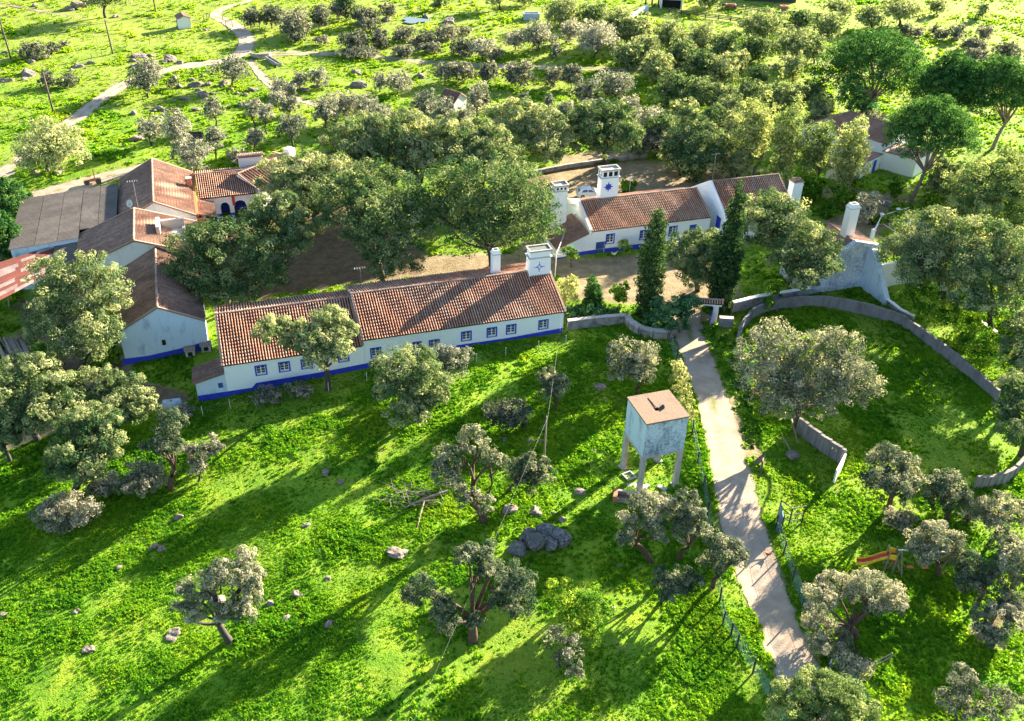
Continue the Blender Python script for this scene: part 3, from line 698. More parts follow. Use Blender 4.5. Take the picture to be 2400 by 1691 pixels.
# parapet at the left gable, and the dark lean-to beyond it
mb = MB(FB)
for (b0, z0, b1, z1) in ((0.0, 3.35, 5.0, 5.5), (10.1, 3.35, 5.0, 5.5)):
    mb.hexa([FB.p(-0.42, b0, z0 - 0.4), FB.p(-0.06, b0, z0 - 0.4), FB.p(-0.06, b1, z1 - 0.4), FB.p(-0.42, b1, z1 - 0.4), FB.p(-0.42, b0, z0 + 0.32), FB.p(-0.06, b0, z0 + 0.32), FB.p(-0.06, b1, z1 + 0.32), FB.p(-0.42, b1, z1 + 0.32)])
mb.build('parapet', MAT['white_b'], HB)
FBT = FB.turned(90)
roof(FBT, HB, 0.1, 6.4, 4.9, 1.45, 0.44, 3.2, style='old', ridge=False, verge=False, label='dark lean-to roof')  # lean-to in the darker tile
mb = MB(FB); mb.poly((-4.8, WB, -2), (0.1, WB, -2), (0.1, WB, 3.1), (-4.8, WB, 1.3)); mb.poly((-4.8, 6.2, -2), (-4.8, WB, -2), (-4.8, WB, 1.3), (-4.8, 6.2, 1.3)); mb.poly((-4.8, 6.2, -2), (-4.8, 6.2, 1.3), (0.1, 6.2, 3.1), (0.1, 6.2, -2)); mb.build('lean_to_wall', MAT['white'], HB)
band(FB, HB, WB, [(-4.8, 0.15), (-3.0, 0.2), (-2.4, 0.55), (door[0] - 0.13, 0.62)], -2); band(FB, HB, WB, [(door[1] + 0.13, 0.62), (eR - 3.6, 0.72), (eR + 0.4, 0.75)], -2)
# taller range at the right
aL, bL = FB.loc(G(1666, 426, 6.6)); aR, _b = FB.loc(G(1822, 406, 6.6)); bE = FB.loc(G(1877, 498, 3.2))[1]
house_body(FB, HB, aL, aR, bE + 0.2, 2 * bL - bE - 0.2, -2, 3.12, bL, 6.48, 3.12)
roof(FB, HB, aL + 0.12, aR, bE, 3.22, bL, 6.6, 2 * bL - bE, 3.2)
mb = MB(FB)
for (b0, z0) in ((bE - 0.1, 3.2), (2 * bL - bE + 0.1, 3.2)):
    for x in (aL,):
        mb.hexa([FB.p(x - 0.18, b0, z0 - 0.3), FB.p(x + 0.16, b0, z0 - 0.3), FB.p(x + 0.16, bL, 6.3), FB.p(x - 0.18, bL, 6.3), FB.p(x - 0.18, b0, z0 + 0.14), FB.p(x + 0.16, b0, z0 + 0.14), FB.p(x + 0.16, bL, 6.78), FB.p(x - 0.18, bL, 6.78)])
mb.build('gable_coping', MAT['white'], HB)
bw, zw = FB.side(1684, 520, aL); FBs = FB.turned(-90)
mb = MB(FB); mb.box(aL - 0.05, aL + 0.04, bw - 0.55, bw + 0.55, zw - 1.0, zw + 0.7); mb.build('shutter', MAT['blue'], HB)
cs = chimney(FB, HB, FB.loc(G(1423, 462, 5.4))[0], 5.6, 4.0, FB.front(1424, 419, 4.9)[1], FB.front(1424, 396, 5.2)[1], 2.45, 1.3, 'vents')
cs['label'] = 'tall white chimney with a solid blue star'
x, z = FB.front(1426, 438.5, 4.93); star8(FB, cs, x, 4.93, z, 0.70, 0.34)
cl = chimney(FB, HB, FB.front(1315, 470, 4.9)[0] + 0.05, 5.7, -0.5, FB.front(1315, 450, 5.0)[1], FB.front(1315, 434, 5.1)[1], 1.75, 1.35, 'vents')
cl['label'] = 'white chimney with three dark vents beside the lean-to'
zc_ = FB.front(1870, 428, 2.6)[1]; cr = chimney(FB, HB, FB.front(1868, 460, 2.6)[0] - 0.1, 3.2, -1, zc_ - 0.1, zc_ + 0.35, 1.5, 1.2, 'slab')
antenna(FB.p(aL + 3.5, bL + 5.5, 3.6), 4.6, 'tall thin aerial behind the star chimney house')

# ------------------------------------------------------------------ barns on the left
q = G(368.5, 720.6, 4.0); FF = Fr(q, 19.2); FL = FF.turned(90)       # FL: a = depth, b = to the left
HL = thing('limewashed_barn', FF.p(0, 8, -2), 'barn with pale blue limewashed gable end and old tile roof', 'barn')
house_body(FL, HL, 0.12, 17.0, -4.5, 4.4, -4.5, 1.55, 0.0, 3.9, 1.55, mat='blue_wall')
roof(FL, HL, 0.0, 17.0, -4.65, 1.55, 0.0, 4.0, 4.55, 1.55, style='old')
band(FF, HL, 0.10, [FF.front(*p, 0.1) for p in ((286, 842), (345, 835), (420, 818), (494, 798))], -4.5)
x, z = FF.front(384, 803, 0.1); MB(FF).box(x - 0.2, x + 0.2, 0.06, 0.2, z - 0.32, z + 0.32).build('vent_opening', MAT['hole'], HL)
HM = thing('middle_barn', FF.p(-2, 19, -1), 'old tiled barn with walled dormer between two other barns', 'barn')
house_body(FL, HM, 14.8, 23.9, -5.0, 9.1, -4.0, 2.5, 2.2, 5.2, 2.5, mat='white_b')
roof(FL, HM, 14.6, 24.0, 9.2, 2.55, 2.2, 5.3, style='old'); roof(FL, HM, 14.6, 24.0, -5.1, 2.55, 2.2, 5.28, style='red', ridge=False)  # shade put into colour: darker tile left, lighter tile on the sunlit right
d0 = FF.loc(G(345, 508, 4.3)); mb = MB(FF)
for (x0, x1, y0, y1, zt) in ((0.3, 0.75, 17.6, 20.6, 5.3), (0.75, 3.6, 20.2, 20.6, 4.9), (3.3, 3.6, 17.6, 20.2, 4.0)):
    mb.box(x0, x1, y0, y1, 2.6, zt)
mb.build('dormer_wall', MAT['concrete'], HM)
MB(FF).box(0.77, 3.28, 17.6, 20.18, 2.6, 3.75).build('dormer_floor', MAT['concrete'], HM)
HN = thing('upper_barn', FF.p(0, 32, 0), 'tallest barn with reddish tile roof and pale gable at the yard', 'barn')
house_body(FL, HN, 25.4, 40.2, -5.0, 4.4, -3.5, 2.85, -0.15, 5.3, 2.85, mat='white_b')
roof(FL, HN, 25.2, 40.4, -5.15, 2.9, -0.15, 5.4, style='red'); roof(FL, HN, 25.2, 40.4, 4.5, 2.9, -0.15, 5.38, style='old', ridge=False)  # sunlit right slope lighter, shaded left slope darker, by tile colour
cb = MB(FF); cb.box(4.4, 5.0, 34.1, 34.7, 2.6, 4.4); cb = cb.build('chimney', MAT['brick'], HN)
MB(FF).box(4.32, 5.08, 34.02, 34.78, 4.4, 4.52).build('cap', MAT['concrete'], cb)
mb = MB(FF); mb.box(5.0, 5.34, 25.3, 40.3, 2.6, 3.08); mb.build('edge_parapet', MAT['orange'], HN)
MB(FF).box(5.1, 6.2, 25.0, 25.35, -2.5, 2.4).build('corner_wall', MAT['orange'], HN)
roof(FL, HN, 26.2, 31.2, -7.5, 2.0, -5.36, 2.62, style='red', ridge=False, verge=False)
antenna(FF.p(-1.6, 23.0, 5.2), 4.2, 'aerial with cross bars beside the pale barn gable')
t = thing('satellite_dish', FF.p(-2.6, 24.2, 4.9), 'small dish and aerial cluster on the barn roof beside the pale gable', 'dish')
mb = MB(); c = FF.p(-2.6, 24.2, 5.9); mb.tube([c - np.array([0, 0, 1.2]), c], 0.035); mb.build('mast', MAT['metal'], t)
mb = MB(); P = [c + np.array([-0.12, -0.2, 0.1])]
ax = np.array([-0.3, -0.85, 0.4]); ax /= np.linalg.norm(ax); e1 = np.cross(ax, [0, 0, 1]); e1 /= np.linalg.norm(e1); e2 = np.cross(e1, ax)
ring = [c + ax * 0.02 + (e1 * math.cos(w) + e2 * math.sin(w)) * 0.48 for w in np.linspace(0, 2 * math.pi, 17)[:-1]]
mb.add([c - ax * 0.16] + ring, [[0, 1 + k, 1 + (k + 1) % 16] for k in range(16)]); mb.build('dish', MAT['post_white'], t)
# arcaded wing
HW = thing('arcaded_wing', FF.p(9, 34, 0), 'low wing with white arches, blue base and striped tile roof', 'building')
roof(FF, HW, 5.5, 13.1, 31.3, 2.55, 36.4, 4.05, 40.0, 3.0, style='barrel', verge=False)
mb = MB(FF)
def arch_wall(mb, fr, b, a0, a1, z0, z1, arches, th=0.3):
    """wall with round-headed openings: arches = (left, right, spring z)"""
    xs = [a0]
    for l, r_, sp in arches: xs += list(np.linspace(l, r_, 9))
    xs.append(a1)
    for x0, x1 in zip(xs[:-1], xs[1:]):
        lo = [z0, z0]
        for l, r_, sp in arches:
            if l - 1e-6 <= x0 and x1 <= r_ + 1e-6:
                c = (l + r_) / 2; R = (r_ - l) / 2
                lo = [sp + math.sqrt(max(0, R * R - (x - c) ** 2)) for x in (x0, x1)]
        mb.hexa([fr.p(x0, b, lo[0]), fr.p(x1, b, lo[1]), fr.p(x1, b + th, lo[1]), fr.p(x0, b + th, lo[0]), fr.p(x0, b, z1), fr.p(x1, b, z1), fr.p(x1, b + th, z1), fr.p(x0, b + th, z1)])
arch_wall(mb, FF, 31.6, 5.6, 13.0, -2.5, 2.5, [(6.2, 7.5, 0.9), (8.3, 9.5, 0.9), (10.1, 11.8, 0.75)])
mb.build('arcade', MAT['white'], HW)
MB(FF).box(5.6, 13.0, 34.0, 34.2, -2.5, 3.0).build('back_wall', MAT['blue'], HW)
band(FF, HW, 31.6, [(7.5, -0.1), (8.3, -0.1)], -2.5); band(FF, HW, 31.6, [(9.5, -0.1), (10.1, -0.1)], -2.5); band(FF, HW, 31.6, [(11.8, -0.1), (13.0, -0.1)], -2.5)
x, z = FF.front(547, 470, 31.5); MB(FF).box(x - 0.18, x + 0.18, 31.48, 31.57, z - 0.75, z + 0.55).build('hanging_cloth', MAT['red'], HW)
mb = MB(FF); mb.box(11.8, 15.2, 38.8, 40.6, -0.5, 4.85); wl = mb.build('loft_wall', MAT['white_b'], HW)
roof(FF, HW, 11.6, 15.4, 38.6, 5.25, 38.62, 5.27, 41.2, 4.6, style='old', ridge=False, verge=False)
q1 = G(578, 399, 4.2); F2 = Fr(q1, 57)
HX = thing('angled_wing', F2.p(4, -1, 0), 'tiled wing set at an angle behind the big oak', 'building')
house_body(F2, HX, -1.6, 8.0, -4.2, 3.6, -2, 2.6, 0, 4.0, 2.8, mat='white')
roof(F2, HX, -1.7, 8.1, -4.4, 2.7, 0, 4.2, 3.8, 2.9, style='wide')
roof(F2.turned(90), HX, -4.3, 3.7, -10.4, 2.5, -8.2, 3.6, style='red', ridge=False, verge=False)
mb = MB(F2); mb.box(7.7, 8.9, -0.7, 0.5, 2.5, 4.95); mb.build('chimney', MAT['white_b'], HX)
# fibre-cement shed: each sheet by itself
def sheet_mesh(name, P00, U, W, S, L, N, mat, waves, amp, t, par, along='u'):
    n = waves * 2; V = []
    for k in range(n + 1):
        f = k / n; h = amp * (1 if k % 2 else 0)
        if along == 'u': a, b = P00 + S * L * f + N * h, P00 + U * W + S * L * f + N * h
        else: a, b = P00 + U * W * f + N * h, P00 + U * W * f + S * L + N * h
        V += [a, b]
    mb = MB(); mb.add(V, [[2 * k, 2 * k + 1, 2 * k + 3, 2 * k + 2] for k in range(n)], t)
    return mb.build(name, mat, par)
HS = thing('fibre_cement_shed', FF.p(-12, 30, 0), 'wide grey corrugated sheet roofed shed beside the tallest barn', 'shed')
def zroof(a): return 2.45 + (a + 17.2) * 0.072
cols = [(-17.2, -14.2), (-14.2, -11.6), (-11.6, -9.1), (-9.1, -6.9), (-6.9, -4.62)]
for (x0, x1) in cols:
    lo = 21.9 if x1 <= -9 else 24.3
    nr = 6 if lo < 22 else 5
    for j in range(nr):
        y0 = lo + (37.6 - lo) * j / nr; y1 = lo + (37.6 - lo) * (j + 1) / nr
        P = FF.p(x0, y0, zroof(x0) + 0.01 * (j % 2)); Q = FF.p(x1 - 0.05, y0, zroof(x1)); U = Q - P; Wd = np.linalg.norm(U)
        sheet_mesh('roof_sheet', P, U / Wd, Wd, FF.v, y1 - y0 + 0.03, np.array([0, 0, 1.0]), MAT['fibro'], 7, 0.045, random.random(), HS)
MB(FF).poly((-17.1, 22.1, zroof(-17.1) - 0.04), (-9.1, 22.1, zroof(-9.1) - 0.04), (-9.1, 37.5, zroof(-9.1) - 0.04), (-17.1, 37.5, zroof(-17.1) - 0.04)).build('dark_backing', MAT['metal_dk'], HS); MB(FF).poly((-9.1, 24.3, zroof(-9.1) - 0.04), (-4.7, 24.3, zroof(-4.7) - 0.04), (-4.7, 37.5, zroof(-4.7) - 0.04), (-9.1, 37.5, zroof(-9.1) - 0.04)).build('dark_backing', MAT['metal_dk'], HS)  # dark sheets added underneath so the gaps between roof sheets show dark
mb = MB(FF); mb.poly((-17, 22.1, -4), (-9.2, 22.1, -4), (-9.2, 22.1, zroof(-9.2) - 0.05), (-17, 22.1, zroof(-17) - 0.05)); mb.poly((-17, 37.4, -4), (-17, 22.1, -4), (-17, 22.1, zroof(-17) - 0.05), (-17, 37.4, zroof(-17) - 0.05)); mb.poly((-4.7, 37.4, -4), (-17, 37.4, -4), (-17, 37.4, zroof(-17) - 0.05), (-4.7, 37.4, zroof(-4.7) - 0.05))
mb.build('wall', MAT['blue_wall'], HS)
# red and pale sheet roof at the left edge
HR = thing('tin_roof_shed', gp(20, 690), 'open shed under a patchwork of red and pale metal sheets', 'shed')
c00, c10, c01, c11 = G(-75, 745, 1.5), G(121, 640, 1.5), G(-75, 640, 2.1), G(128, 576, 2.1)
pale = {(2, 9), (2, 6), (2, 5), (1, 8), (1, 5), (1, 2), (0, 7), (0, 6), (0, 3), (0, 1), (2, 1), (2, 2), (1, 0)}
def bl(u_, v_): return (c00 * (1 - u_) + c10 * u_) * (1 - v_) + (c01 * (1 - u_) + c11 * u_) * v_
for i in range(4):
    for j in range(10):
        hh = 0.02 * (i % 2) + 0.012 * (j % 2); off = 0.10 * ((j * 7) % 3) * (0 if i in (0, 3) else 1) / 3
        u0 = [0, 0.28, 0.53, 0.78][i] + (off if i else 0); u1 = [0.28, 0.53, 0.78, 1.0][i] + (off if i < 3 else 0)
        P, Q, S_ = [bl(*w) + np.array([0, 0, hh]) for w in ((u0, j / 10), (u1 + 0.01, j / 10), (u0, (j + 1.06) / 10))]
        U = Q - P; Wd = np.linalg.norm(U); Sv = S_ - P; Ln = np.linalg.norm(Sv)
        sheet_mesh('roof_sheet', P, U / Wd, Wd, Sv / Ln, Ln, np.array([0, 0, 1.0]), MAT['zinc' if (i - 1, j) in pale else 'rust'], 3, 0.03, random.random(), HR)
for p in ((-60, 765), (20, 722), (112, 675)):
    g = gp(*p); mb = MB(); mb.tube([g - np.array([0, 0, 0.3]), g + np.array([0.3, 0.9, 3.0 if g[2] < -2 else 2.6])], 0.09); mb.build('post', MAT['wood'], HR)
P = G(126, 577, 2.2); Q = G(181, 561, 2.5); S_ = G(124, 636, 1.7); U = Q - P; Sv = S_ - P
for j in range(3):
    sheet_mesh('roof_sheet', S_ - Sv * (j / 3), U / np.linalg.norm(U), np.linalg.norm(U), -Sv / np.linalg.norm(Sv), np.linalg.norm(Sv) / 3 + 0.05, np.array([0, 0, 1.0]), MAT['fibro'], 5, 0.04, 0.9, HR)

# ------------------------------------------------------------------ house behind the pines
FC = Fr(G(1995, 261, 5.2), 41.5); FCT = FC.turned(90)
HC = thing('pine_grove_house', FC.p(-1, -4, 0), 'white house with dark red roof beneath the umbrella pines', 'house')
house_body(FC, HC, -8.0, 0.3, -3.5, 3.5, -1, 3.2, 0, 5.05, 3.2)
house_body(FCT, HC, -9.6, 0.3, -3.4, 3.6, -1, 3.2, 0, 5.0, 3.2)
roof(FC, HC, -8.2, 0.2, -3.8, 3.2, 0, 5.2, 3.8, 3.2, style='red')
roof(FCT, HC, -9.8, 0.2, -3.7, 3.2, 0, 5.15, 3.9, 3.2, style='red')
P1, P2, P3 = gp(1990, 432), gp(2060, 396), gp(2138, 416)
def block(par, P, Q, back, h, mat, name, roofm=None, zl=-1.0):
    mb = MB(); B = np.asarray(back, float); q = [P, Q, Q + B, P + B]
    q = [np.array([x[0], x[1], 0.0]) for x in q]
    mb.hexa([x + np.array([0, 0, zl]) for x in q] + [x + np.array([0, 0, h]) for x in q]); o = mb.build(name, MAT[mat], par)
    if roofm:
        mb = MB(); c = sum(q) / 4
        q2 = [c + (x - c) * 1.06 for x in q]; mb.hexa([x + np.array([0, 0, h + 0.005]) for x in q2] + [x + np.array([0, 0, h + 0.14]) for x in q2]); mb.build('roof_slab', MAT[roofm], o)
    return o
block(HC, P2, P3, (P2 - P1) * 0.55, 2.9, 'white', 'annex', 'slab'); block(HC, P1, P2 + (P1 - P2) * 0.02, np.array([-3.2, 2.0, 0]), 2.4, 'white', 'annex', 'tile_old_shaded')
mb = MB(); d = (P2 - P1); d /= np.linalg.norm(d); n = np.array([d[1], -d[0], 0]) * 0.05
for f, w, h in ((0.25, 0.9, 2.0), (0.78, 0.9, 2.0)):
    c = P1 + (P2 - P1) * f + n; mb.add([c - d * w / 2, c + d * w / 2, c + d * w / 2 + np.array([0, 0, h]), c - d * w / 2 + np.array([0, 0, h])], [[0, 1, 2, 3]])
    mb.build('door', MAT['blue'], HC); mb = MB()
cc = FC.loc(G(2012, 365, 2.8)); zt = FC.front(2018, 305, cc[1])[1]
chimney(FC, HC, FC.front(2016, 340, cc[1])[0], cc[1] + 0.4, 1.0, zt - 1.0, zt, 1.7, 1.2, 'vents', mat='white_b')

# ------------------------------------------------------------------ chapel-like store with raking buttress
FD = Fr(G(1892, 654, 2.0), 19.0); FDT = FD.turned(90)
HD = thing('buttressed_store', FD.p(5, 2, 0), 'tall weathered store with raking buttress above the round enclosure', 'building')
mb = MB(FD); mb.poly((-0.3, 0, -1), (9.4, 0, -1), (9.4, 0, 5.0), (5.8, 0, 6.0), (-0.3, 0, 2.3)); mb.poly((-0.3, 5.2, -1), (-0.3, 0, -1), (-0.3, 0, 2.3), (-0.3, 5.2, 2.3)); mb.poly((9.4, 0, -1), (9.4, 5.2, -1), (9.4, 5.2, 5.0), (9.4, 0, 5.0)); mb.poly((9.4, 5.2, -1), (-0.3, 5.2, -1), (-0.3, 5.2, 2.3), (5.8, 5.2, 6.0), (9.4, 5.2, 5.0))
mb.build('wall', MAT['retain'], HD)
roof(FDT, HD, 0.25, 5.4, 0.4, 2.25, -5.8, 6.15, style='red', verge=False, ridge=False); roof(FDT, HD, 0.25, 5.4, -9.7, 5.0, -5.8, 6.16, style='red', verge=False)
mb = MB(FD)
mb.hexa([FD.p(-0.6, -0.22, 1.95), FD.p(5.8, -0.22, 5.85), FD.p(5.8, 0.30, 5.85), FD.p(-0.6, 0.30, 1.95), FD.p(-0.6, -0.22, 2.45), FD.p(5.8, -0.22, 6.4), FD.p(5.8, 0.30, 6.4), FD.p(-0.6, 0.30, 2.45)])
mb.hexa([FD.p(5.8, -0.22, 5.85), FD.p(9.6, -0.22, 4.85), FD.p(9.6, 0.30, 4.85), FD.p(5.8, 0.30, 5.85), FD.p(5.8, -0.22, 6.4), FD.p(9.6, -0.22, 5.4), FD.p(9.6, 0.30, 5.4), FD.p(5.8, 0.30, 6.4)])
mb.build('coping', MAT['retain'], HD)
mb = MB(FD); mb.extr([(7.9, -0.02, -0.5), (7.9, -5.5, -0.5), (7.9, -5.2, 0.5), (7.9, -1.0, 5.3), (7.9, -0.02, 5.3)], (0.7, 0, 0)); mb.build('buttress', MAT['blue_wall'], HD)
mb = MB(FD); mb.extr([(-0.3, -0.02, -0.6), (7.88, -0.02, -0.6), (7.88, -0.02, 0.75), (-0.3, -0.02, 0.45)], (0, -0.28, 0)); mb.build('plinth', MAT['retain'], HD)
mb = MB(FD); mb.box(8.62, 14.5, -1.2, -0.8, -0.6, 3.2); mb.build('side_wall', MAT['white_b'], HD)
xc, yc = FD.loc(G(1984, 552, 6.0)); zt = FD.front(1994, 478, yc)[1]
cd = chimney(FD, HD, xc, yc, 4.5, zt - 0.55, zt, 1.25, 1.05, 'tray', mat='white_b')
# terrace with white rails and a tapering pillar
t = thing('terrace_railing', gp(2075, 560), 'white posts and crossed rails of the terrace above the store', 'railing')
pp = [gp(2042, 562), gp(2062, 524), gp(2100, 512), gp(2126, 505)]
for p in pp[:3]:
    mb = MB(); mb.taper(p[0], p[1], -0.3, 1.45, 0.5, 0.5, 0.42, 0.42); mb.taper(p[0], p[1], 1.45, 1.6, 0.6, 0.6, 0.2, 0.2); mb.build('post', MAT['white'], t)
for a, b in ((pp[0], pp[1]), (pp[1], pp[2]), (pp[2], pp[3])):
    for h in (0.6, 1.2): MB().tube([a + np.array([0, 0, h]), b + np.array([0, 0, h])], 0.06).build('rail', MAT['white'], t)
MB().tube([pp[0] + np.array([0, 0, 0.3]), pp[1] + np.array([0, 0, 1.2])], 0.05).build('rail', MAT['white'], t); MB().tube([pp[1] + np.array([0, 0, 0.2]), gp(2098, 550) + np.array([0, 0, 0.4])], 0.05).build('rail', MAT['white'], t)
g = gp(2128, 556); t = thing('tapering_pillar', g, 'white tapering pillar with blue plaque at the terrace end', 'pillar')
mb = MB(Fr(g, 19)); mb.taper(0, 0, -0.2, 3.1, 1.5, 1.5, 0.7, 0.7); mb.build('shaft', MAT['white'], t); mb = MB(Fr(g, 19)); mb.taper(0, 0, 3.1, 3.3, 1.0, 1.0, 0.9, 0.9); mb.build('cap', MAT['slab'], t)
mb = MB(Fr(g, 19)); mb.hexa([Fr(g, 19).p(*q) for q in ((-0.28, -0.66, 1.0), (0.22, -0.66, 1.0), (0.22, -0.5, 1.0), (-0.28, -0.5, 1.0), (-0.28, -0.56, 1.6), (0.22, -0.56, 1.6), (0.22, -0.4, 1.6), (-0.28, -0.4, 1.6))]); mb.build('plaque', MAT['blue'], t)

# ------------------------------------------------------------------ small outlying buildings
def small_house(name, px, py, deg, w, d, h, hr, style, mat, label, cat, z0=-0.5):
    g = gp(px, py); fr = Fr(g, deg); t = thing(name, g, label, cat); zz = g[2]
    house_body(fr, t, -w / 2, w / 2, 0, d, zz + z0, zz + h, d / 2, zz + hr - 0.08, zz + h, mat=mat); roof(fr, t, -w / 2 - 0.15, w / 2 + 0.15, -0.2, zz + h, d / 2, zz + hr, d + 0.2, zz + h, style=style, verge=False)
    return t, fr, zz
t, fr, zz = small_house('field_hut', 418, 66, -62, 3.0, 2.6, 2.3, 2.9, 'red', 'white_b', 'tiny white hut with clay roof beside the far track', 'hut')
MB(fr).box(-1.2, -0.4, -0.04, 0.05, zz, zz + 1.7).build('door', MAT['wood_dk'], t)
small_house('garden_store', 1047, 262, -35, 3.4, 3.6, 1.9, 3.3, 'old', 'white_b', 'little store with dark peaked roof among grey olive trees', 'shed')
g = gp(1388, 262); t = thing('tin_garden_shed', g, 'low garden shed under grey weathered sheets beyond the yard trees', 'shed'); fr = Fr(g, 2)
MB(fr).box(-2.0, 2.0, 0.0, 2.0, -0.3, 1.5).build('wall', MAT['wood_dk'], t)
for k in range(5): sheet_mesh('roof_sheet', fr.p(-2.2 + 0.88 * k, -0.3, 1.62 + 0.02 * (k % 2)), fr.u, 0.92, (fr.v + np.array([0, 0, 0.12])), 2.6, np.array([0, 0, 1.0]), MAT['fibro'] if k % 2 else MAT['zinc'], 3, 0.03, random.random(), t, along='v')
g = gp(1573, 22); t = thing('stable', g, 'pale stable with dark open front at the paddock corner', 'stable'); fr = Fr(g, -3)
mb = MB(fr); mb.box(-2.7, -2.4, 0, 4.5, -0.3, 2.8); mb.box(2.4, 2.7, 0, 4.5, -0.3, 2.8); mb.box(-2.4, 2.4, 4.2, 4.5, -0.3, 2.8); mb.box(-2.4, 2.4, 0, 0.3, 2.2, 2.8); mb.build('wall', MAT['white_b'], t); MB(fr).box(-3.0, 3.0, -0.4, 4.9, 2.81, 2.95).build('roof', MAT['tile_old_shaded'], t); MB(fr).box(-2.35, 2.35, 1.5, 1.6, -0.3, 2.1).build('dark_interior', MAT['hole'], t)  # black sheet added behind the opening as the shade inside
g = gp(1528, 18); t = thing('timber_pen_frame', g, 'dark timber frame standing left of the pale stable', 'frame'); fr = Fr(g, -3)
for a in (-1.6, 0, 1.6):
    for b in (0, 2.2): MB(fr).box(a - 0.1, a + 0.1, b - 0.1, b + 0.1, -0.2, 2.4).build('post', MAT['wood_dk'], t)
for b in (0, 2.2): MB(fr).box(-1.8, 1.8, b - 0.08, b + 0.08, 2.4, 2.55).build('beam', MAT['wood_dk'], t)
g0, g1 = gp(1470, 42), gp(1515, 22); t = thing('ramp', g0, 'pale concrete ramp leading up to the stable', 'ramp'); mb = MB(); n_ = np.array([0.35, -0.94, 0]) * 1.2
mb.hexa([g0, g0 + n_, g1 + n_, g1] + [g0 + np.array([0, 0, 0.3]), g0 + n_ + np.array([0, 0, 0.3]), g1 + n_ + np.array([0, 0, 1.2]), g1 + np.array([0, 0, 1.2])]); mb.build('slab', MAT['white_b'], t)
g = gp(1815, 6); t = thing('long_shed', g, 'long dark grey shed at the top edge above the paddock', 'shed'); fr = Fr(g, -2)
MB(fr).box(-8, 5.5, 0, 6, -0.5, 2.6).build('wall', MAT['metal_dk'], t); mb = MB(fr); mb.extr([(-8.3, -0.4, 2.6), (-8.3, 3, 3.4), (-8.3, 6.4, 2.6)], (14.1, 0, 0)); mb.build('roof', MAT['fibro'], t)
g = gp(1246, 48); t = thing('water_trough_tank', g, 'pale blue-grey tank standing in the far field', 'tank'); fr = Fr(g, 8)
mb = MB(fr); mb.box(-1.9, 1.9, 0, 0.2, -0.1, 1.5); mb.box(-1.9, 1.9, 1.8, 2.0, -0.1, 1.5); mb.box(-1.9, -1.7, 0.2, 1.8, -0.1, 1.5); mb.box(1.7, 1.9, 0.2, 1.8, -0.1, 1.5); mb.build('basin', MAT['bluetarp'], t); MB(fr).box(-1.7, 1.7, 0.2, 1.8, 0.6, 1.2).build('water', w_, t)
# ------------------------------------------------------------------ water tower
FT_ = Fr((11.6, 63.7), 19.0); TZ = 0.0
t = thing('water_tower', FT_.p(2, 2, 0), 'square blue-grey concrete water tank on four tall legs', 'water tower')
for a in (0.22, 3.78):
    for b in (0.22, 3.78):
        lg = MB(FT_).box(a - 0.21, a + 0.21, b - 0.21, b + 0.21, -0.3, 4.02).build('leg', MAT['concrete'], t)
        mb = MB(FT_); mb.taper(a, b, -0.3, 0.12, 0.9, 0.9, 0.7, 0.7); mb.build('footing', MAT['concrete'], lg)
mb = MB(FT_); w = 0.42
mb.box(0, 4, 0, w, 4.02, 4.25); mb.box(0, 4, 4 - w, 4, 4.02, 4.25); mb.box(0, w, w, 4 - w, 4.02, 4.25); mb.box(4 - w, 4, w, 4 - w, 4.02, 4.25); mb.build('ring_beam', MAT['concrete'], t)
mb = MB(FT_)
for (p, q, r_, s_) in (((0.03, 0.03), (3.97, 0.03), 0, 0), ((3.97, 0.03), (3.97, 3.97), 0, 0), ((3.97, 3.97), (0.03, 3.97), 0, 0)):
    mb.poly((*p, 4.25), (*q, 4.25), (*q, 7.80), (*p, 7.80))
mb.poly((0.03, 0.03, 4.252), (0.03, 3.97, 4.252), (3.97, 3.97, 4.252), (3.97, 0.03, 4.252)); tk = mb.build('tank', MAT['tower'], t)
mb = MB(FT_); mb.poly((0.03, 3.97, 4.25), (0.03, 0.03, 4.25), (0.03, 0.03, 7.8), (0.03, 3.97, 7.8)); o = mb.build('tank_side', MAT['tower_clean'], t); o['label'] = 'paler cleaner side of the tank'
mb = MB(FT_)   # top slab with a square hatch left open
hx0, hx1, hy0, hy1 = 1.5, 1.95, 1.45, 1.9
for (x0, x1, y0, y1) in ((-0.05, hx0, -0.05, 4.05), (hx1, 4.05, -0.05, 4.05), (hx0, hx1, -0.05, hy0), (hx0, hx1, hy1, 4.05)): mb.box(x0, x1, y0, y1, 7.80, 7.95)
sl_ = mb.build('roof_slab', MAT['slab'], t)
mb = MB(FT_); mb.box(hx0, hx1, hy0, hy1, 7.3, 7.4); mb.build('hatch_opening', MAT['hole'], sl_)
mb = MB(FT_); mb.hexa([FT_.p(hx1 + .02, hy0, 7.96), FT_.p(hx1 + .45, hy0 + .1, 7.96), FT_.p(hx1 + .45, hy1, 7.96), FT_.p(hx1 + .02, hy1 - .1, 7.96), FT_.p(hx1 + .05, hy0, 8.02), FT_.p(hx1 + .45, hy0 + .1, 8.18), FT_.p(hx1 + .45, hy1, 8.18), FT_.p(hx1 + .05, hy1 - .1, 8.02)]); mb.build('hatch_lid', MAT['metal_dk'], sl_)
MB().tube([FT_.p(1.7, 3.4, 7.97), FT_.p(1.75, 2.0, 8.0), FT_.p(1.75, 1.9, 7.5)], 0.035).build('pipe', MAT['slab'], sl_)
MB().tube([FT_.p(0.5, 3.5, 4.1), FT_.p(0.5, 3.5, 0.1)], 0.05).build('downpipe', MAT['brick'], t)
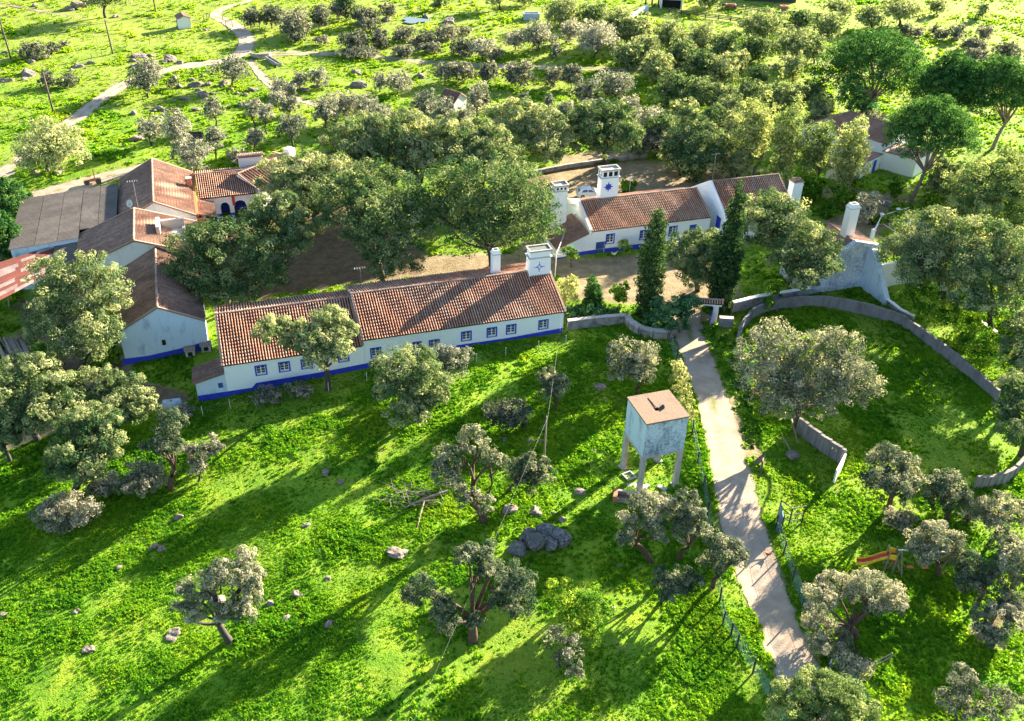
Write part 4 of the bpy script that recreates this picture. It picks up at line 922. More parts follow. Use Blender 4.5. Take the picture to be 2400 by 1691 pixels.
def box_thing(name, px, py, deg, dims, mat, label, cat, hollow=False, group=None, wallt=0.12):
    g = gp(px, py); fr = Fr(g, deg); w, d, h = dims; mb = MB(fr); z = g[2]
    if hollow:
        mb.box(-w / 2, w / 2, -d / 2, -d / 2 + wallt, z - 0.2, z + h); mb.box(-w / 2, w / 2, d / 2 - wallt, d / 2, z - 0.2, z + h); mb.box(-w / 2, -w / 2 + wallt, -d / 2 + wallt, d / 2 - wallt, z - 0.2, z + h); mb.box(w / 2 - wallt, w / 2, -d / 2 + wallt, d / 2 - wallt, z - 0.2, z + h)
        mb.box(-w / 2 + wallt, w / 2 - wallt, -d / 2 + wallt, d / 2 - wallt, z - 0.2, z + 0.08)
    else: mb.box(-w / 2, w / 2, -d / 2, d / 2, z - 0.1, z + h)
    o = mb.build(name, MAT[mat], None); tag(o, label, cat, group, 'thing'); return o
box_thing('valve_pit', 1474, 1118, 30, (1.0, 1.0, 0.22), 'concrete', 'open square concrete pit at the tower leg with the pipe', 'pit', True)
box_thing('concrete_block', 1511, 1145, 28, (0.85, 0.4, 0.3), 'concrete', 'concrete block by the near tower leg', 'block')
box_thing('concrete_block', 1551, 1148, -40, (0.85, 0.4, 0.3), 'concrete', 'tilted concrete block between the two front tower legs', 'block')
box_thing('broken_slab', 1484, 1140, 10, (1.1, 0.7, 0.1), 'concrete', 'flat grey slab lying by the valve pit', 'slab')
g = gp(1448, 1176); fr = Fr(g, -11); t = thing('feeding_trough', g, 'long brown trough with pale rim in front of the water tower', 'trough')
mb = MB(fr); mb.box(-0.1, 5.6, 0.75, 0.9, -0.1, 0.6); mb.box(-0.1, 5.6, -0.15, 0, -0.1, 0.45); mb.box(-0.1, 5.6, 0.0, 0.75, -0.1, 0.1); mb.build('basin', MAT['wood'], t); MB(fr).box(-0.45, -0.1, -0.2, 0.95, -0.1, 0.68).build('end_block', MAT['brick'], t); MB(fr).box(-0.1, 5.62, 0.72, 0.93, 0.6, 0.66).build('rim', MAT['concrete'], t)

# ------------------------------------------------------------------ walls
def stone_wall(name, pts, h, th, label, mat='stone', cap='concrete', bl=(0.55, 0.24), coping_tiles=False):
    """pts: ground points; core, laid blocks (real joints) and a coping for each run"""
    t = thing(name, pts[0], label, 'wall'); rng = random.Random(len(pts) * 7 + int(h * 100)); V = []; core = MB(); blk = MB(); cop = MB()
    for P, Q in zip(pts[:-1], pts[1:]):
        d = Q - P; L = math.hypot(d[0], d[1]); fr = Fr(P, math.degrees(math.atan2(d[1], d[0]))); z0 = min(P[2], Q[2]); zt = z0 + h
        core.fr = blk.fr = cop.fr = fr
        core.box(-0.02, L + 0.02, -th / 2 + 0.03, th / 2 - 0.03, z0 - 0.5, zt)
        nr = max(1, int(h / bl[1])); hh = h / nr
        for j in range(nr):
            x = -rng.random() * bl[0] * 0.5
            while x < L:
                w_b = bl[0] * rng.uniform(0.6, 1.4); x0, x1 = max(0, x), min(L, x + w_b - 0.03)
                if x1 - x0 > 0.08:
                    for s_ in (-1, 1):
                        y = s_ * th / 2; pr = rng.uniform(0, 0.035); a_, b_ = (y - pr, y + 0.04) if s_ < 0 else (y - 0.04, y + pr)
                        blk.box(x0, x1, a_, b_, z0 + j * hh + 0.012, z0 + (j + 1) * hh - 0.012, rng.random())
                x += w_b
        x = 0
        while x < L:
            w_b = min(0.8 * rng.uniform(0.8, 1.2), L - x)
            cop.box(x, x + w_b - 0.015, -th / 2 - 0.05, th / 2 + 0.05, zt + 0.002, zt + 0.10 + rng.uniform(0, 0.03)); x += w_b
    core.build('core', MAT[mat], t); blk.build('stones', MAT[mat], t, kind='stuff'); cop.build('coping_stones', MAT[cap], t, kind='stuff')
    return t
stone_wall('garden_wall', [gp(*p) for p in ((1330, 771), (1400, 762), (1466, 757))], 1.05, 0.45, 'low stone wall running from the farmhouse end towards the gate')
stone_wall('curved_garden_wall', [gp(*p) for p in ((1467, 757), (1477, 770), (1499, 784), (1530, 792), (1562, 793), (1580, 786))], 0.95, 0.6, 'curved stone wall sweeping down beside the road at the gate')
stone_wall('yard_wall', [gp(*p) for p in ((1714, 732), (1770, 718), (1830, 708), (1893, 697))], 1.3, 0.4, 'whitewash-capped wall from the gate up to the store', cap='white')
stone_wall('gate_side_wall', [gp(*p) for p in ((1683, 766), (1716, 768))], 1.2, 0.5, 'short stub of wall right of the gate')
stone_wall('terrace_edge_wall', [gp(*p) for p in ((1238, 412), (1330, 394), (1420, 381), (1515, 369))], 0.55, 0.35, 'long low dark wall edging the car yard', cap='stone')
stone_wall('pale_kerb_wall', [gp(*p) for p in ((2226, 709), (2290, 755), (2370, 812))], 0.35, 0.35, 'narrow pale kerb wall crossing the grassy slope', cap='white_b')
stone_wall('buttress_foot_wall', [gp(*p) for p in ((2076, 712), (2110, 738), (2140, 752))], 0.6, 0.35, 'short whitewashed wall at the foot of the buttress', cap='white')
stone_wall('garden_path_wall', [gp(*p) for p in ((1985, 445), (2040, 470), (2120, 492))], 0.5, 0.35, 'low wall edging the shaded lawn under the pine', cap='stone')
# round enclosure: each panel by itself
RING = [(1726, 815), (1733, 786), (1755, 755), (1786, 735), (1821, 725), (1862, 721), (1904, 719), (1949, 721), (2011, 733), (2081, 752), (2122, 772), (2160, 799), (2202, 830), (2254, 872), (2306, 917), (2336, 942)]
RING2 = [(2392, 1098), (2372, 1120), (2345, 1135), (2315, 1143), (2280, 1146)]
RING3 = [(1868, 1014), (1888, 1030), (1908, 1045), (1925, 1058), (1942, 1069), (1958, 1080), (1975, 1091)]
def ring_wall(name, pxs, h, label, slotted=()):
    pts = [gp(*p) for p in pxs]; t = thing(name, pts[0], label, 'wall')
    C2 = catmull(np.array(pts)[:, :2], 2); pts = [np.array([x, y, float(hz(x, y))]) for x, y in C2]
    for k, (P, Q) in enumerate(zip(pts[:-1], pts[1:])):
        d = Q - P; L = math.hypot(d[0], d[1]); fr = Fr(P, math.degrees(math.atan2(d[1], d[0]))); z0 = min(P[2], Q[2])
        hh = h + 0.04 * math.sin(k * 2.1); mb = MB(fr)
        if k in slotted:
            mb.box(0.02, L - 0.02, -0.09, 0.09, z0 - 0.4, z0 + hh * 0.62); mb.box(0.02, L - 0.02, -0.09, 0.09, z0 + hh * 0.86, z0 + hh)
        else: mb.box(0.02, L - 0.02, -0.09 - 0.02 * (k % 2), 0.09 + 0.02 * (k % 2), z0 - 0.4, z0 + hh)
        mb.build('panel', MAT['ringwall'], t)
        MB(fr).box(-0.09, 0.09, -0.15, 0.15, z0 - 0.4, z0 + hh + 0.03).build('pilaster', MAT['ringwall'], t)
        MB(fr).box(0.10, L - 0.10, -0.16, 0.16, z0 + hh + 0.004, z0 + hh + 0.07).build('coping', MAT['ringwall'], t)
    return t, pts
ring_wall('round_enclosure_wall', RING, 1.35, 'long curved grey wall of the round enclosure, far side')
ring_wall('round_enclosure_wall', RING2, 1.35, 'curved panelled wall section at the right edge of the enclosure')
_t, rp = ring_wall('round_enclosure_wall', RING3, 1.75, 'curved panelled wall section at the enclosure mouth with one slot', slotted=(8, 9))
P, Q = gp(1975, 1092), gp(1955, 1130); d = Q - P; fr = Fr(P, math.degrees(math.atan2(d[1], d[0]))); L = math.hypot(d[0], d[1])
o = MB(fr).box(0.2, L + 0.3, -0.08, 0.08, P[2] - 0.2, P[2] + 1.6).build('return_wall', MAT['white_b'], _t)
# gate
PA, PB = gp(1608, 752), gp(1672, 757); d = PB - PA; fr = Fr(PA, math.degrees(math.atan2(d[1], d[0]))); L = math.hypot(d[0], d[1]); z0 = 0.0
t = thing('entrance_gate', (PA + PB) / 2, 'white entrance gate with small tiled canopy and open blue leaf', 'gate')
for x in (0.0, L):
    MB(fr).box(x - 0.3, x + 0.3, -0.3, 0.3, -0.3, 2.35).build('pillar', MAT['white_b'], t)
MB(fr).box(-0.6, L + 0.6, -0.28, 0.28, 2.352, 2.75).build('lintel', MAT['white'], t)
roof(fr, t, -0.75, L + 0.75, -0.55, 2.80, 0.0, 3.06, 0.55, 2.80, style='barrel', verge=False)
f2 = Fr(fr.p(L - 0.32, -0.1, 0), fr.deg - 100)
lf = MB(f2).box(0, 1.75, -0.04, 0.04, 0.08, 2.1).build('gate_leaf', MAT['blue'], t)
for z in (0.3, 1.05, 1.85): MB(f2).box(0.02, 1.73, -0.07, -0.042, z - 0.06, z + 0.06).build('rail', MAT['blue_dk'], lf)

# ------------------------------------------------------------------ fences
def fence(name, pxs, h, label, post='post_white', r=0.045, wires=(0.3, 0.6, 0.9), net=None, wire_r=0.009, square=False, cat='fence', lean=0.05):
    pts = [gp(*p) for p in pxs]; t = thing(name, pts[0], label, cat); rng = random.Random(len(pxs) + int(pxs[0][0]))
    tops = []
    for p in pts:
        q = p + np.array([rng.uniform(-lean, lean), rng.uniform(-lean, lean), h * rng.uniform(0.92, 1.06)])
        MB().tube([p - np.array([0, 0, 0.3]), q], [r, r * 0.85], 4 if square else 6).build('post', MAT[post], t); tops.append(q)
    for a, b in zip(pts[:-1], pts[1:]):
        for wz in wires:
            A = a + np.array([0, 0, wz * h]); B = b + np.array([0, 0, wz * h]); M = (A + B) / 2 - np.array([0, 0, 0.04])
            MB().tube([A, M, B], wire_r, 4, cap=False).build('wire', MAT['wire'], t)
        if net:
            mb = MB(); n = 6
            for k in range(n + 1):
                q = a + (b - a) * k / n; off = rng.uniform(-0.05, 0.05); z_ = float(hz(q[0], q[1]))
                mb.V += [np.array([q[0] + off, q[1] + off, z_ + 0.03]), np.array([q[0], q[1], z_ + h * (0.92 + rng.uniform(-0.08, 0.03))])]; mb.T += [0.5, 0.5]
            mb.F += [[2 * k, 2 * k + 2, 2 * k + 3, 2 * k + 1] for k in range(n)]
            mb.build('net', MAT[net], t)
    return t
fence('wire_fence', [(440, 985), (476, 976), (540, 957), (620, 945), (696, 931), (770, 916), (860, 894), (945, 880), (1030, 865), (1117, 849), (1185, 836), (1261, 822), (1326, 808)], 1.15, 'thin wire fence with pale posts along the front of the farmhouse')
fence('road_fence', [(1568, 800), (1585, 850), (1603, 910), (1614, 960), (1622, 1020), (1634, 1090), (1647, 1150), (1657, 1210), (1664, 1265), (1672, 1330), (1686, 1414), (1693, 1467), (1712, 1495), (1726, 1521), (1764, 1580), (1800, 1640), (1850, 1740)], 1.75, 'green netted fence with dark posts left of the dirt road', post='metal_dk', r=0.085, wires=(0.5, 0.95), net='net')
fence('playground_fence', [(1817, 1240), (1836, 1300), (1858, 1360), (1880, 1425), (1905, 1490), (1935, 1535), (1975, 1590), (2005, 1628), (2045, 1690)], 1.6, 'green netted fence between the dirt road and the playground', post='metal_dk', r=0.075, wires=(0.5, 0.95), net='net')
fence('grove_wire_fence', [(216, 139), (240, 133), (265, 127), (295, 120), (325, 113), (352, 105), (378, 97), (402, 88)], 1.2, 'thin wire fence crossing the far meadow beside the utility poles', post='pole', r=0.06, wires=(0.6,))
fence('meadow_wire_fence', [(100, 243), (60, 262), (20, 280), (-30, 300)], 1.2, 'wire fence at the left edge below the utility poles', post='pole', r=0.06, wires=(0.6,))
fence('hill_fence', [(2046, 60), (2074, 59), (2100, 57), (2126, 54), (2150, 51), (2178, 47), (2240, 56), (2310, 63), (2390, 72)], 1.3, 'post fence across the bright meadow at the upper right', post='pole', r=0.08, wires=(0.5, 0.9))
fence('gate_post_fence', [(478, 50), (486, 48)], 1.6, 'pair of gateposts left of the far track', post='pole', r=0.1, wires=())
fence('gate_post_fence', [(523, 52), (530, 62), (545, 64), (575, 70), (610, 76)], 1.4, 'post fence right of the far track', post='pole', r=0.09, wires=(0.8,))
fence('orchard_fence', [(2008, 1590), (2045, 1575), (2082, 1556)], 1.3, 'grey pole fence behind the playground tree', post='wood', r=0.06, wires=(0.55, 0.9), wire_r=0.028)
def rail_fence(pxs, label):
    pts = [gp(*p) for p in pxs]; t = thing('paddock_fence', pts[0], label, 'fence', 'paddock fences')
    for p in pts: MB().box(p[0] - 0.1, p[0] + 0.1, p[1] - 0.1, p[1] + 0.1, p[2] - 0.2, p[2] + 1.35).build('post', MAT['wood_dk'], t)
    for a, b in zip(pts[:-1], pts[1:]):
        for h in (0.5, 0.85, 1.2):
            A, B = a + np.array([0, -0.12, h]), b + np.array([0, -0.12, h]); z = np.array([0, 0, 0.09]); y = np.array([0, 0.05, 0])
            MB().hexa([A - z, B - z, B - z + y, A - z + y, A + z, B + z, B + z + y, A + z + y]).build('rail', MAT['wood_dk'], t)
rail_fence([(1638, 12), (1666, 18), (1693, 22), (1720, 25), (1747, 28), (1775, 31), (1802, 34), (1830, 37), (1858, 39), (1886, 42), (1914, 44), (1942, 46)], 'dark post and rail fence, upper of the two across the paddock')
rail_fence([(1568, 34), (1596, 37), (1625, 41), (1653, 45), (1683, 48), (1712, 52), (1743, 56), (1773, 60), (1805, 64), (1838, 67), (1872, 70), (1908, 73)], 'dark post and rail fence, lower of the two across the paddock')

# ------------------------------------------------------------------ poles and wires
def pole(px, py, h, label, lean=(0, 0), cross=True, r=0.19, mat='pole'):
    g = gp(px, py); t = thing('utility_pole', g, label, 'pole', 'utility poles'); top = g + np.array([lean[0], lean[1], h])
    MB().tube([g - np.array([0, 0, 0.5]), (g + top) / 2, top], [r, r * 0.85, r * 0.7], 8, ).build('shaft', MAT[mat], t, True)
    if cross:
        MB().tube([top + np.array([-0.55, -0.2, -0.25]), top + np.array([0.55, 0.2, -0.25])], 0.05, 5).build('crossarm', MAT['metal'], t)
    return top
p1 = pole(27, 141, 7.9, 'utility pole at the left edge beside the boulder pile', (-0.2, 0))
p2 = pole(125, 262, 6.7, 'leaning utility pole nearest the farm track', (-0.15, 0))
p3 = pole(265, 129, 6.9, 'utility pole in the middle of the far meadow', (-0.2, 0))
p4 = pole(366, 33, 7.2, 'farthest utility pole near the white hut', (-0.1, 0))
p5 = pole(1273, 1120, 7.0, 'slim utility pole standing in the weedy front field', (0.0, 0), r=0.085, mat='wood', cross=False)
def wire(name, A, B, sag, label, r=0.012, mat='wire'):
    P = [A + (B - A) * k / 10 - np.array([0, 0, sag * 4 * (k / 10) * (1 - k / 10)]) for k in range(11)]
    o = MB().tube(P, r, 4, cap=False).build(name, MAT[mat]); tag(o, label, 'cable'); return o
wire('power_cable', p3 + np.array([0, 0, -0.2]), p2 + np.array([0, 0, -0.2]), 0.9, 'thin cable strung from the meadow pole to the leaning pole', 0.012)
far = G(1010, 1596, 6.6); far = p5 + (far - p5) * 1.25
wire('power_cable', p5 + np.array([0.1, 0, -0.2]), far, 0.1, 'pale cable running from the slim pole towards the viewer', 0.006)
wire('power_cable', p5 + np.array([0.1, 0, -0.2]), FA.p(22.6, 0.3, 2.5), 0.3, 'cable from the slim pole up to the farmhouse corner', 0.006)
wire('guy_wire', p5 + np.array([0, 0, -0.3]), gp(1222, 1075), 0.0, 'guy wire bracing the slim pole in the front field', 0.012)
def post_lamp(px, py, h, label, head=True):
    g = gp(px, py); t = thing('lamp_post' if head else 'mast', g, label, 'lamp' if head else 'mast')
    MB().tube([g - np.array([0, 0, 0.2]), g + np.array([0, 0, h])], 0.05, 6).build('pole', MAT['post_white'], t)
    if head:
        MB().tube([g + np.array([0, 0, h - 0.02]), g + np.array([0.02, 0, h + 0.14]), g + np.array([0.02, 0, h + 0.42]), g + np.array([0.02, 0, h + 0.5])], [0.08, 0.24, 0.2, 0.05], 10).build('globe', MAT['sash'], t, True)
post_lamp(1474, 458, 2.4, 'white globe lamp post behind the star chimney')
post_lamp(1039, 201, 3.2, 'slender white mast among the bushes beyond the oaks', False)
post_lamp(1960, 272, 5.2, 'tall white mast left of the pine grove house', False)
post_lamp(2080, 290, 2.6, 'short pale mast on the slope behind the pine grove house', False)
post_lamp(1578, 398, 3.0, 'thin pole behind the tall right-hand range', False)
g = gp(1301, 650); t = thing('clothesline_pole', g, 'white clothesline pole beside the broad chimney', 'pole'); top = g + np.array([0, 0, 3.3])
MB().tube([g - np.array([0, 0, 0.2]), top], 0.06, 8).build('pole', MAT['post_white'], t); MB().tube([top + np.array([-0.5, 0, -0.1]), top + np.array([0.5, 0, -0.1])], 0.04, 6).build('arm', MAT['post_white'], t)
wire('clothesline', top, gp(1545, 590) + np.array([0, 0, 2.0]), 0.3, 'washing line strung across the yard, upper one', 0.018)
wire('clothesline', gp(1318, 640) + np.array([0, 0, 1.2]), gp(1500, 622) + np.array([0, 0, 1.4]), 0.1, 'washing line strung low across the yard', 0.018)
MBp = MB(); MBp.tube([top, FB.p(-2.6, 3.0, 2.3)], 0.05, 6); tag(MBp.build('stay_pole', MAT['post_white']), 'pale pole leaning from the clothesline post onto the lean-to roof', 'pole')

# ------------------------------------------------------------------ playground and yard things
g = gp(2113, 1350); A2 = gp(2080, 1332); apex = np.array([(g + A2)[0] / 2, (g + A2)[1] / 2, 2.5]); gR = gp(2198, 1346); gR2 = gp(2170, 1320); ap2 = apex + np.array([4.0, -0.15, 0])
t = thing('swing_set', (g + gR) / 2, 'pale metal swing frame with two orange seats', 'swing')
for a, b in ((g, apex), (A2, apex), (gR, ap2), (gR + (A2 - g), ap2)): MB().tube([a - np.array([0, 0, 0.1]), b], 0.07, 6).build('leg', MAT['wood'], t)
MB().tube([apex - np.array([0.3, 0, 0]), ap2 + np.array([0.3, 0, 0])], 0.08, 6).build('top_beam', MAT['post_white'], t)
for x in (1.1, 2.3):
    c = apex + np.array([x, 0, -1.9]); s_ = MB().box(c[0] - 0.3, c[0] + 0.3, c[1] - 0.12, c[1] + 0.12, c[2], c[2] + 0.05).build('seat', MAT['orange'], t)
    for e in (-0.25, 0.25): MB().tube([c + np.array([e, 0, 0]), apex + np.array([x + e, 0, 0])], 0.015, 4).build('chain', MAT['wire'], s_)
P, Q = gp(1992, 1318), gp(2058, 1330); d = Q - P; L = math.hypot(d[0], d[1]); fr = Fr(P, math.degrees(math.atan2(d[1], d[0])))
t = thing('playground_slide', P, 'red and yellow plastic slide with ladder', 'slide')
prof = [(0.5, 0.24), (0.95, 0.30), (1.6, 0.70), (2.2, 1.22), (2.6, 1.45)]
mb = MB(fr)
for (x0, z0), (x1, z1) in zip(prof[:-1], prof[1:]): mb.hexa([fr.p(x0, -0.28, z0 - 0.04), fr.p(x1, -0.28, z1 - 0.04), fr.p(x1, 0.28, z1 - 0.04), fr.p(x0, 0.28, z0 - 0.04), fr.p(x0, -0.28, z0), fr.p(x1, -0.28, z1), fr.p(x1, 0.28, z1), fr.p(x0, 0.28, z0)])
mb.build('chute', MAT['red'], t)
for s_ in (-1, 1):
    mb = MB(fr)
    for (x0, z0), (x1, z1) in zip(prof[:-1], prof[1:]): mb.hexa([fr.p(x0, s_ * 0.32 - 0.035, z0 - 0.08), fr.p(x1, s_ * 0.32 - 0.035, z1 - 0.08), fr.p(x1, s_ * 0.32 + 0.035, z1 - 0.08), fr.p(x0, s_ * 0.32 + 0.035, z0 - 0.08), fr.p(x0, s_ * 0.32 - 0.035, z0 + 0.2), fr.p(x1, s_ * 0.32 - 0.035, z1 + 0.2), fr.p(x1, s_ * 0.32 + 0.035, z1 + 0.2), fr.p(x0, s_ * 0.32 + 0.035, z0 + 0.2)])
    mb.build('side_rail', MAT['yellow'], t)
mb = MB(fr); mb.box(2.6, 3.3, -0.45, 0.45, 1.40, 1.48); mb.build('platform', MAT['red'], t)
for a, b in ((2.65, -0.42), (2.65, 0.42), (3.28, -0.42), (3.28, 0.42)): MB(fr).box(a - 0.05, a + 0.05, b - 0.05, b + 0.05, -0.1, 2.2).build('leg', MAT['wood'], t)
for s_ in (-1, 1): MB(fr).box(2.72, 3.22, s_ * 0.42 - 0.03, s_ * 0.42 + 0.03, 1.5, 2.0).build('panel', MAT['yellow'], t)
for k in range(4): MB(fr).box(3.36 + 0.13 * (3 - k), 3.44 + 0.13 * (3 - k), -0.36, 0.36, 0.25 + 0.32 * k, 0.31 + 0.32 * k).build('rung', MAT['wood'], t)
# dark metal gate frame by the road
a_, b_, c_ = gp(1828, 1252), gp(1848, 1232), gp(1878, 1226); t = thing('metal_gate_frame', b_, 'dark metal gate frame with blue panel at the playground corner', 'gate')
e_ = gp(1822, 1213)
for p, h in ((a_, 2.2), (b_, 2.0), (c_, 2.0), (e_, 2.0)): MB().tube([p - np.array([0, 0, 0.2]), p + np.array([0, 0, h])], 0.06, 6).build('post', MAT['metal_dk'], t)
for p, q in ((e_, b_), (b_, c_)):
    for h in (0.5, 1.2, 1.95): MB().tube([p + np.array([0, 0, h]), q + np.array([0, 0, h])], 0.05, 6).build('rail', MAT['metal_dk'], t)
mb = MB(); zz = np.array([0, 0, 1]); pd = np.array([0.04, 0.02, 0]); mb.hexa([a_ + 0.15 * zz - pd, e_ + 0.15 * zz - pd, e_ + 0.15 * zz + pd, a_ + 0.15 * zz + pd, a_ + 1.8 * zz - pd, e_ + 1.7 * zz - pd, e_ + 1.7 * zz + pd, a_ + 1.8 * zz + pd]); mb.build('panel', MAT['teal'], t)
# old beams and a stone by the enclosure
def log(pa, pb, r, name, label, mat='wood', cat='log', za=0.1, zb=0.1):
    a, b = gp(*pa), gp(*pb); o = MB().tube([a + np.array([0, 0, za]), (a + b) / 2 + np.array([0.03, 0.05, (za + zb) / 2 + 0.03]), b + np.array([0, 0, zb])], [r, r * 0.95, r * 0.8], 7).build(name, MAT[mat], None, True); return tag(o, label, cat)
log((1851, 1000), (1868, 1045), 0.09, 'old_beam', 'bleached beam propped by the enclosure wall, right of two', za=0.9, zb=0.3)
log((1831, 1032), (1852, 1062), 0.08, 'old_beam', 'bleached beam lying beside the grey stone, left of two', za=0.5, zb=0.2)
log((1788, 1070), (1782, 1118), 0.10, 'old_beam', 'grey post lying in the shade at the road edge', 'pole', za=0.3, zb=0.1)
# log pile: each log is a part
g = gp(45, 835); t = thing('log_pile', g, 'stack of long grey logs at the left edge', 'log pile'); rng = random.Random(3)
for k in range(20):
    x0 = -10 + 70 * rng.random(); lay = k // 9; a = gp(x0, 802 + rng.uniform(-4, 6)) + np.array([0, 0, 0.14 + lay * 0.24]); b = gp(x0 + rng.uniform(24, 44), 868 + rng.uniform(-10, 14)) + np.array([0, 0, 0.14 + lay * 0.24 + rng.uniform(-0.04, 0.1)])
    MB().tube([a, (a + b) / 2 + np.array([rng.uniform(-0.1, 0.1), 0, 0]), b], [rng.uniform(0.1, 0.15), 0.12, 0.1], 7).build('log', MAT['wood'], t, True)
# kennels, tank
def kennel(px, py, deg, label):
    g = gp(px, py); fr = Fr(g, deg); t = thing('kennel', g, label, 'kennel', 'kennels under the blue gable'); z = g[2]
    mb = MB(fr); mb.box(-0.5, 0.5, 0.08, 1.0, z - 0.1, z + 0.75); mb.box(-0.5, -0.25, 0, 0.08, z - 0.1, z + 0.75); mb.box(0.25, 0.5, 0, 0.08, z - 0.1, z + 0.75); mb.box(-0.25, 0.25, 0, 0.08, z + 0.55, z + 0.75); mb.build('body', MAT['concrete'], t)
    MB(fr).poly((-0.25, 0.07, z), (0.25, 0.07, z), (0.25, 0.07, z + 0.55), (-0.25, 0.07, z + 0.55)).build('entrance', MAT['hole'], t)
    mb = MB(fr); mb.extr([(-0.62, -0.12, z + 0.76), (-0.62, 0.5, z + 0.92), (-0.62, 1.1, z + 0.76)], (1.24, 0, 0)); mb.build('roof', MAT['wood'], t)
kennel(447, 836, 19, 'small grey kennel with dark doorway under the blue gable, left one'); kennel(484, 824, 19, 'small grey kennel by the farmhouse corner, right of the pair')
g = gp(405, 956); t = thing('plastic_tank', g, 'pale blue tank lying on its side left of the farmhouse', 'tank'); A = g + np.array([-0.8, -0.2, 0.5]); B = g + np.array([0.8, 0.25, 0.5])
MB().tube([A + (A - B) * 0.06, A, B, B + (B - A) * 0.06], [0.3, 0.5, 0.5, 0.3], 14).build('drum', MAT['bluetarp'], t, True); MB().tube([g + np.array([0, -0.1, 0.96]), g + np.array([0, -0.1, 1.1])], 0.14, 8).build('lid', MAT['metal'], t)
# car behind the house
def car(px, py, deg, label):
    g = gp(px, py); fr = Fr(g, deg); t = thing('parked_car', g, label, 'car'); L = 3.9
    prof = [(0.0, 0.35), (0.02, 0.75), (0.12, 0.92), (0.42, 1.28), (0.75, 1.42), (1.6, 1.45), (2.05, 1.38), (2.75, 0.98), (3.5, 0.86), (3.82, 0.70), (3.9, 0.35)]
    mb = MB(fr); n = len(prof)
    def hw(x, z): return (0.80 if z < 0.95 else 0.80 - (z - 0.95) * 0.42) * (1 - 0.10 * max(0, x - 3.2) / 0.7 - 0.08 * max(0, 0.4 - x) / 0.4)
    P = [fr.p(x - L / 2, -hw(x, z), z) for x, z in prof] + [fr.p(x - L / 2, hw(x, z), z) for x, z in prof]
    mb.add(P, [[k, k + 1, n + k + 1, n + k] for k in range(n - 1)] + [list(range(n))[::-1], list(range(n, 2 * n)), [0, n, 2 * n - 1, n - 1]])
    b = mb.build('body', MAT['car'], t)
    def glass(pts, name='window'): MB(fr).poly(*pts).build(name, MAT['glass'], t)
    for s_ in (-1, 1):
        for quad in (((0.52, 1.0), (1.45, 1.0), (1.45, 1.36), (0.82, 1.34)), ((1.53, 1.0), (2.62, 1.0), (2.10, 1.30), (1.53, 1.36))):
            glass([(x - L / 2, s_ * (hw(x, z) + 0.012), z) for x, z in quad], 'side_window')
    glass([(0.155 - L / 2, -0.66, 0.97), (0.155 - L / 2, 0.66, 0.97), (0.41 - L / 2 - 0.02, 0.58, 1.27), (0.41 - L / 2 - 0.02, -0.58, 1.27)], 'rear_window')
    glass([(2.72 - L / 2, 0.68, 1.02), (2.72 - L / 2, -0.68, 1.02), (2.10 - L / 2, -0.60, 1.37), (2.10 - L / 2, 0.60, 1.37)], 'windscreen')
    for x in (0.75, 3.1):
        for s_ in (-1, 1):
            c = fr.p(x - L / 2, s_ * 0.74, 0.3); w = MB().tube([c - fr.v * 0.09, c + fr.v * 0.09], 0.3, 14).build('wheel', MAT['tyre'], t); MB().tube([c + fr.v * s_ * 0.05, c + fr.v * s_ * 0.105], 0.18, 10).build('hub', MAT['metal'], w)
    for s_ in (-1, 1): MB(fr).box(-L / 2 - 0.01, -L / 2 + 0.05, s_ * 0.62 - 0.1, s_ * 0.62 + 0.1, 0.62, 0.8).build('tail_light', MAT['tail'], t)
    MB(fr).box(-L / 2 - 0.05, -L / 2 + 0.06, -0.72, 0.72, 0.33, 0.52).build('bumper', MAT['car'], t)
car(1382, 461, 8, 'small white hatchback parked behind the star chimney')
# birds
def bird(px, py, deg, s, mat, label, wing=None):
    g = gp(px, py); fr = Fr(g, deg); t = thing('domestic_fowl', g, label, 'bird'); z0 = g[2]
    sp = [(-0.52, 0.78, 0.02, 0.05), (-0.40, 0.62, 0.05, 0.10), (-0.26, 0.47, 0.10, 0.13), (-0.08, 0.42, 0.16, 0.17), (0.10, 0.45, 0.15, 0.16), (0.22, 0.55, 0.09, 0.10), (0.28, 0.68, 0.055, 0.06), (0.32, 0.79, 0.06, 0.065), (0.38, 0.80, 0.035, 0.04), (0.45, 0.785, 0.006, 0.008)]
    mb = MB(); n = 8
    for i, (a, z, w, h) in enumerate(sp):
        for k in range(n):
            q = 2 * math.pi * k / n; mb.V.append(fr.p(a * s, math.cos(q) * w * s, z0 + (z + math.sin(q) * h) * s)); mb.T.append(0.5)
    for i in range(len(sp) - 1):
        for k in range(n): mb.F.append([i * n + k, i * n + (k + 1) % n, (i + 1) * n + (k + 1) % n, (i + 1) * n + k])
    mb.build('body', MAT[mat], t, True)
    for e in (-1, 1): MB(fr).tube([fr.p(0.0, e * 0.06 * s, z0 - 0.02), fr.p(0.01, e * 0.06 * s, z0 + 0.32 * s)], 0.014 * s, 5).build('leg', MAT['yellow'], t)
    if wing:
        for e in (-1, 1): MB(fr).hexa([fr.p(x * s, (e * y) * s, z0 + z * s) for x, y, z in ((-0.34, 0.10, 0.46), (0.06, 0.15, 0.36), (0.06, 0.18, 0.36), (-0.34, 0.13, 0.46), (-0.34, 0.09, 0.60), (0.08, 0.14, 0.54), (0.08, 0.17, 0.54), (-0.34, 0.12, 0.60))]).build('wing', MAT[wing], t)
    MB(fr).box(0.29 * s, 0.37 * s, -0.012 * s, 0.012 * s, z0 + 0.85 * s, z0 + 0.93 * s).build('comb', MAT['red'], t)
bird(1440, 602, 12, 0.95, 'feather_w', 'white cockerel standing on the shaded yard before the house')
bird(1797, 1305, 160, 0.75, 'feather_o', 'russet cockerel with dark wings on the dirt road', 'feather_d')
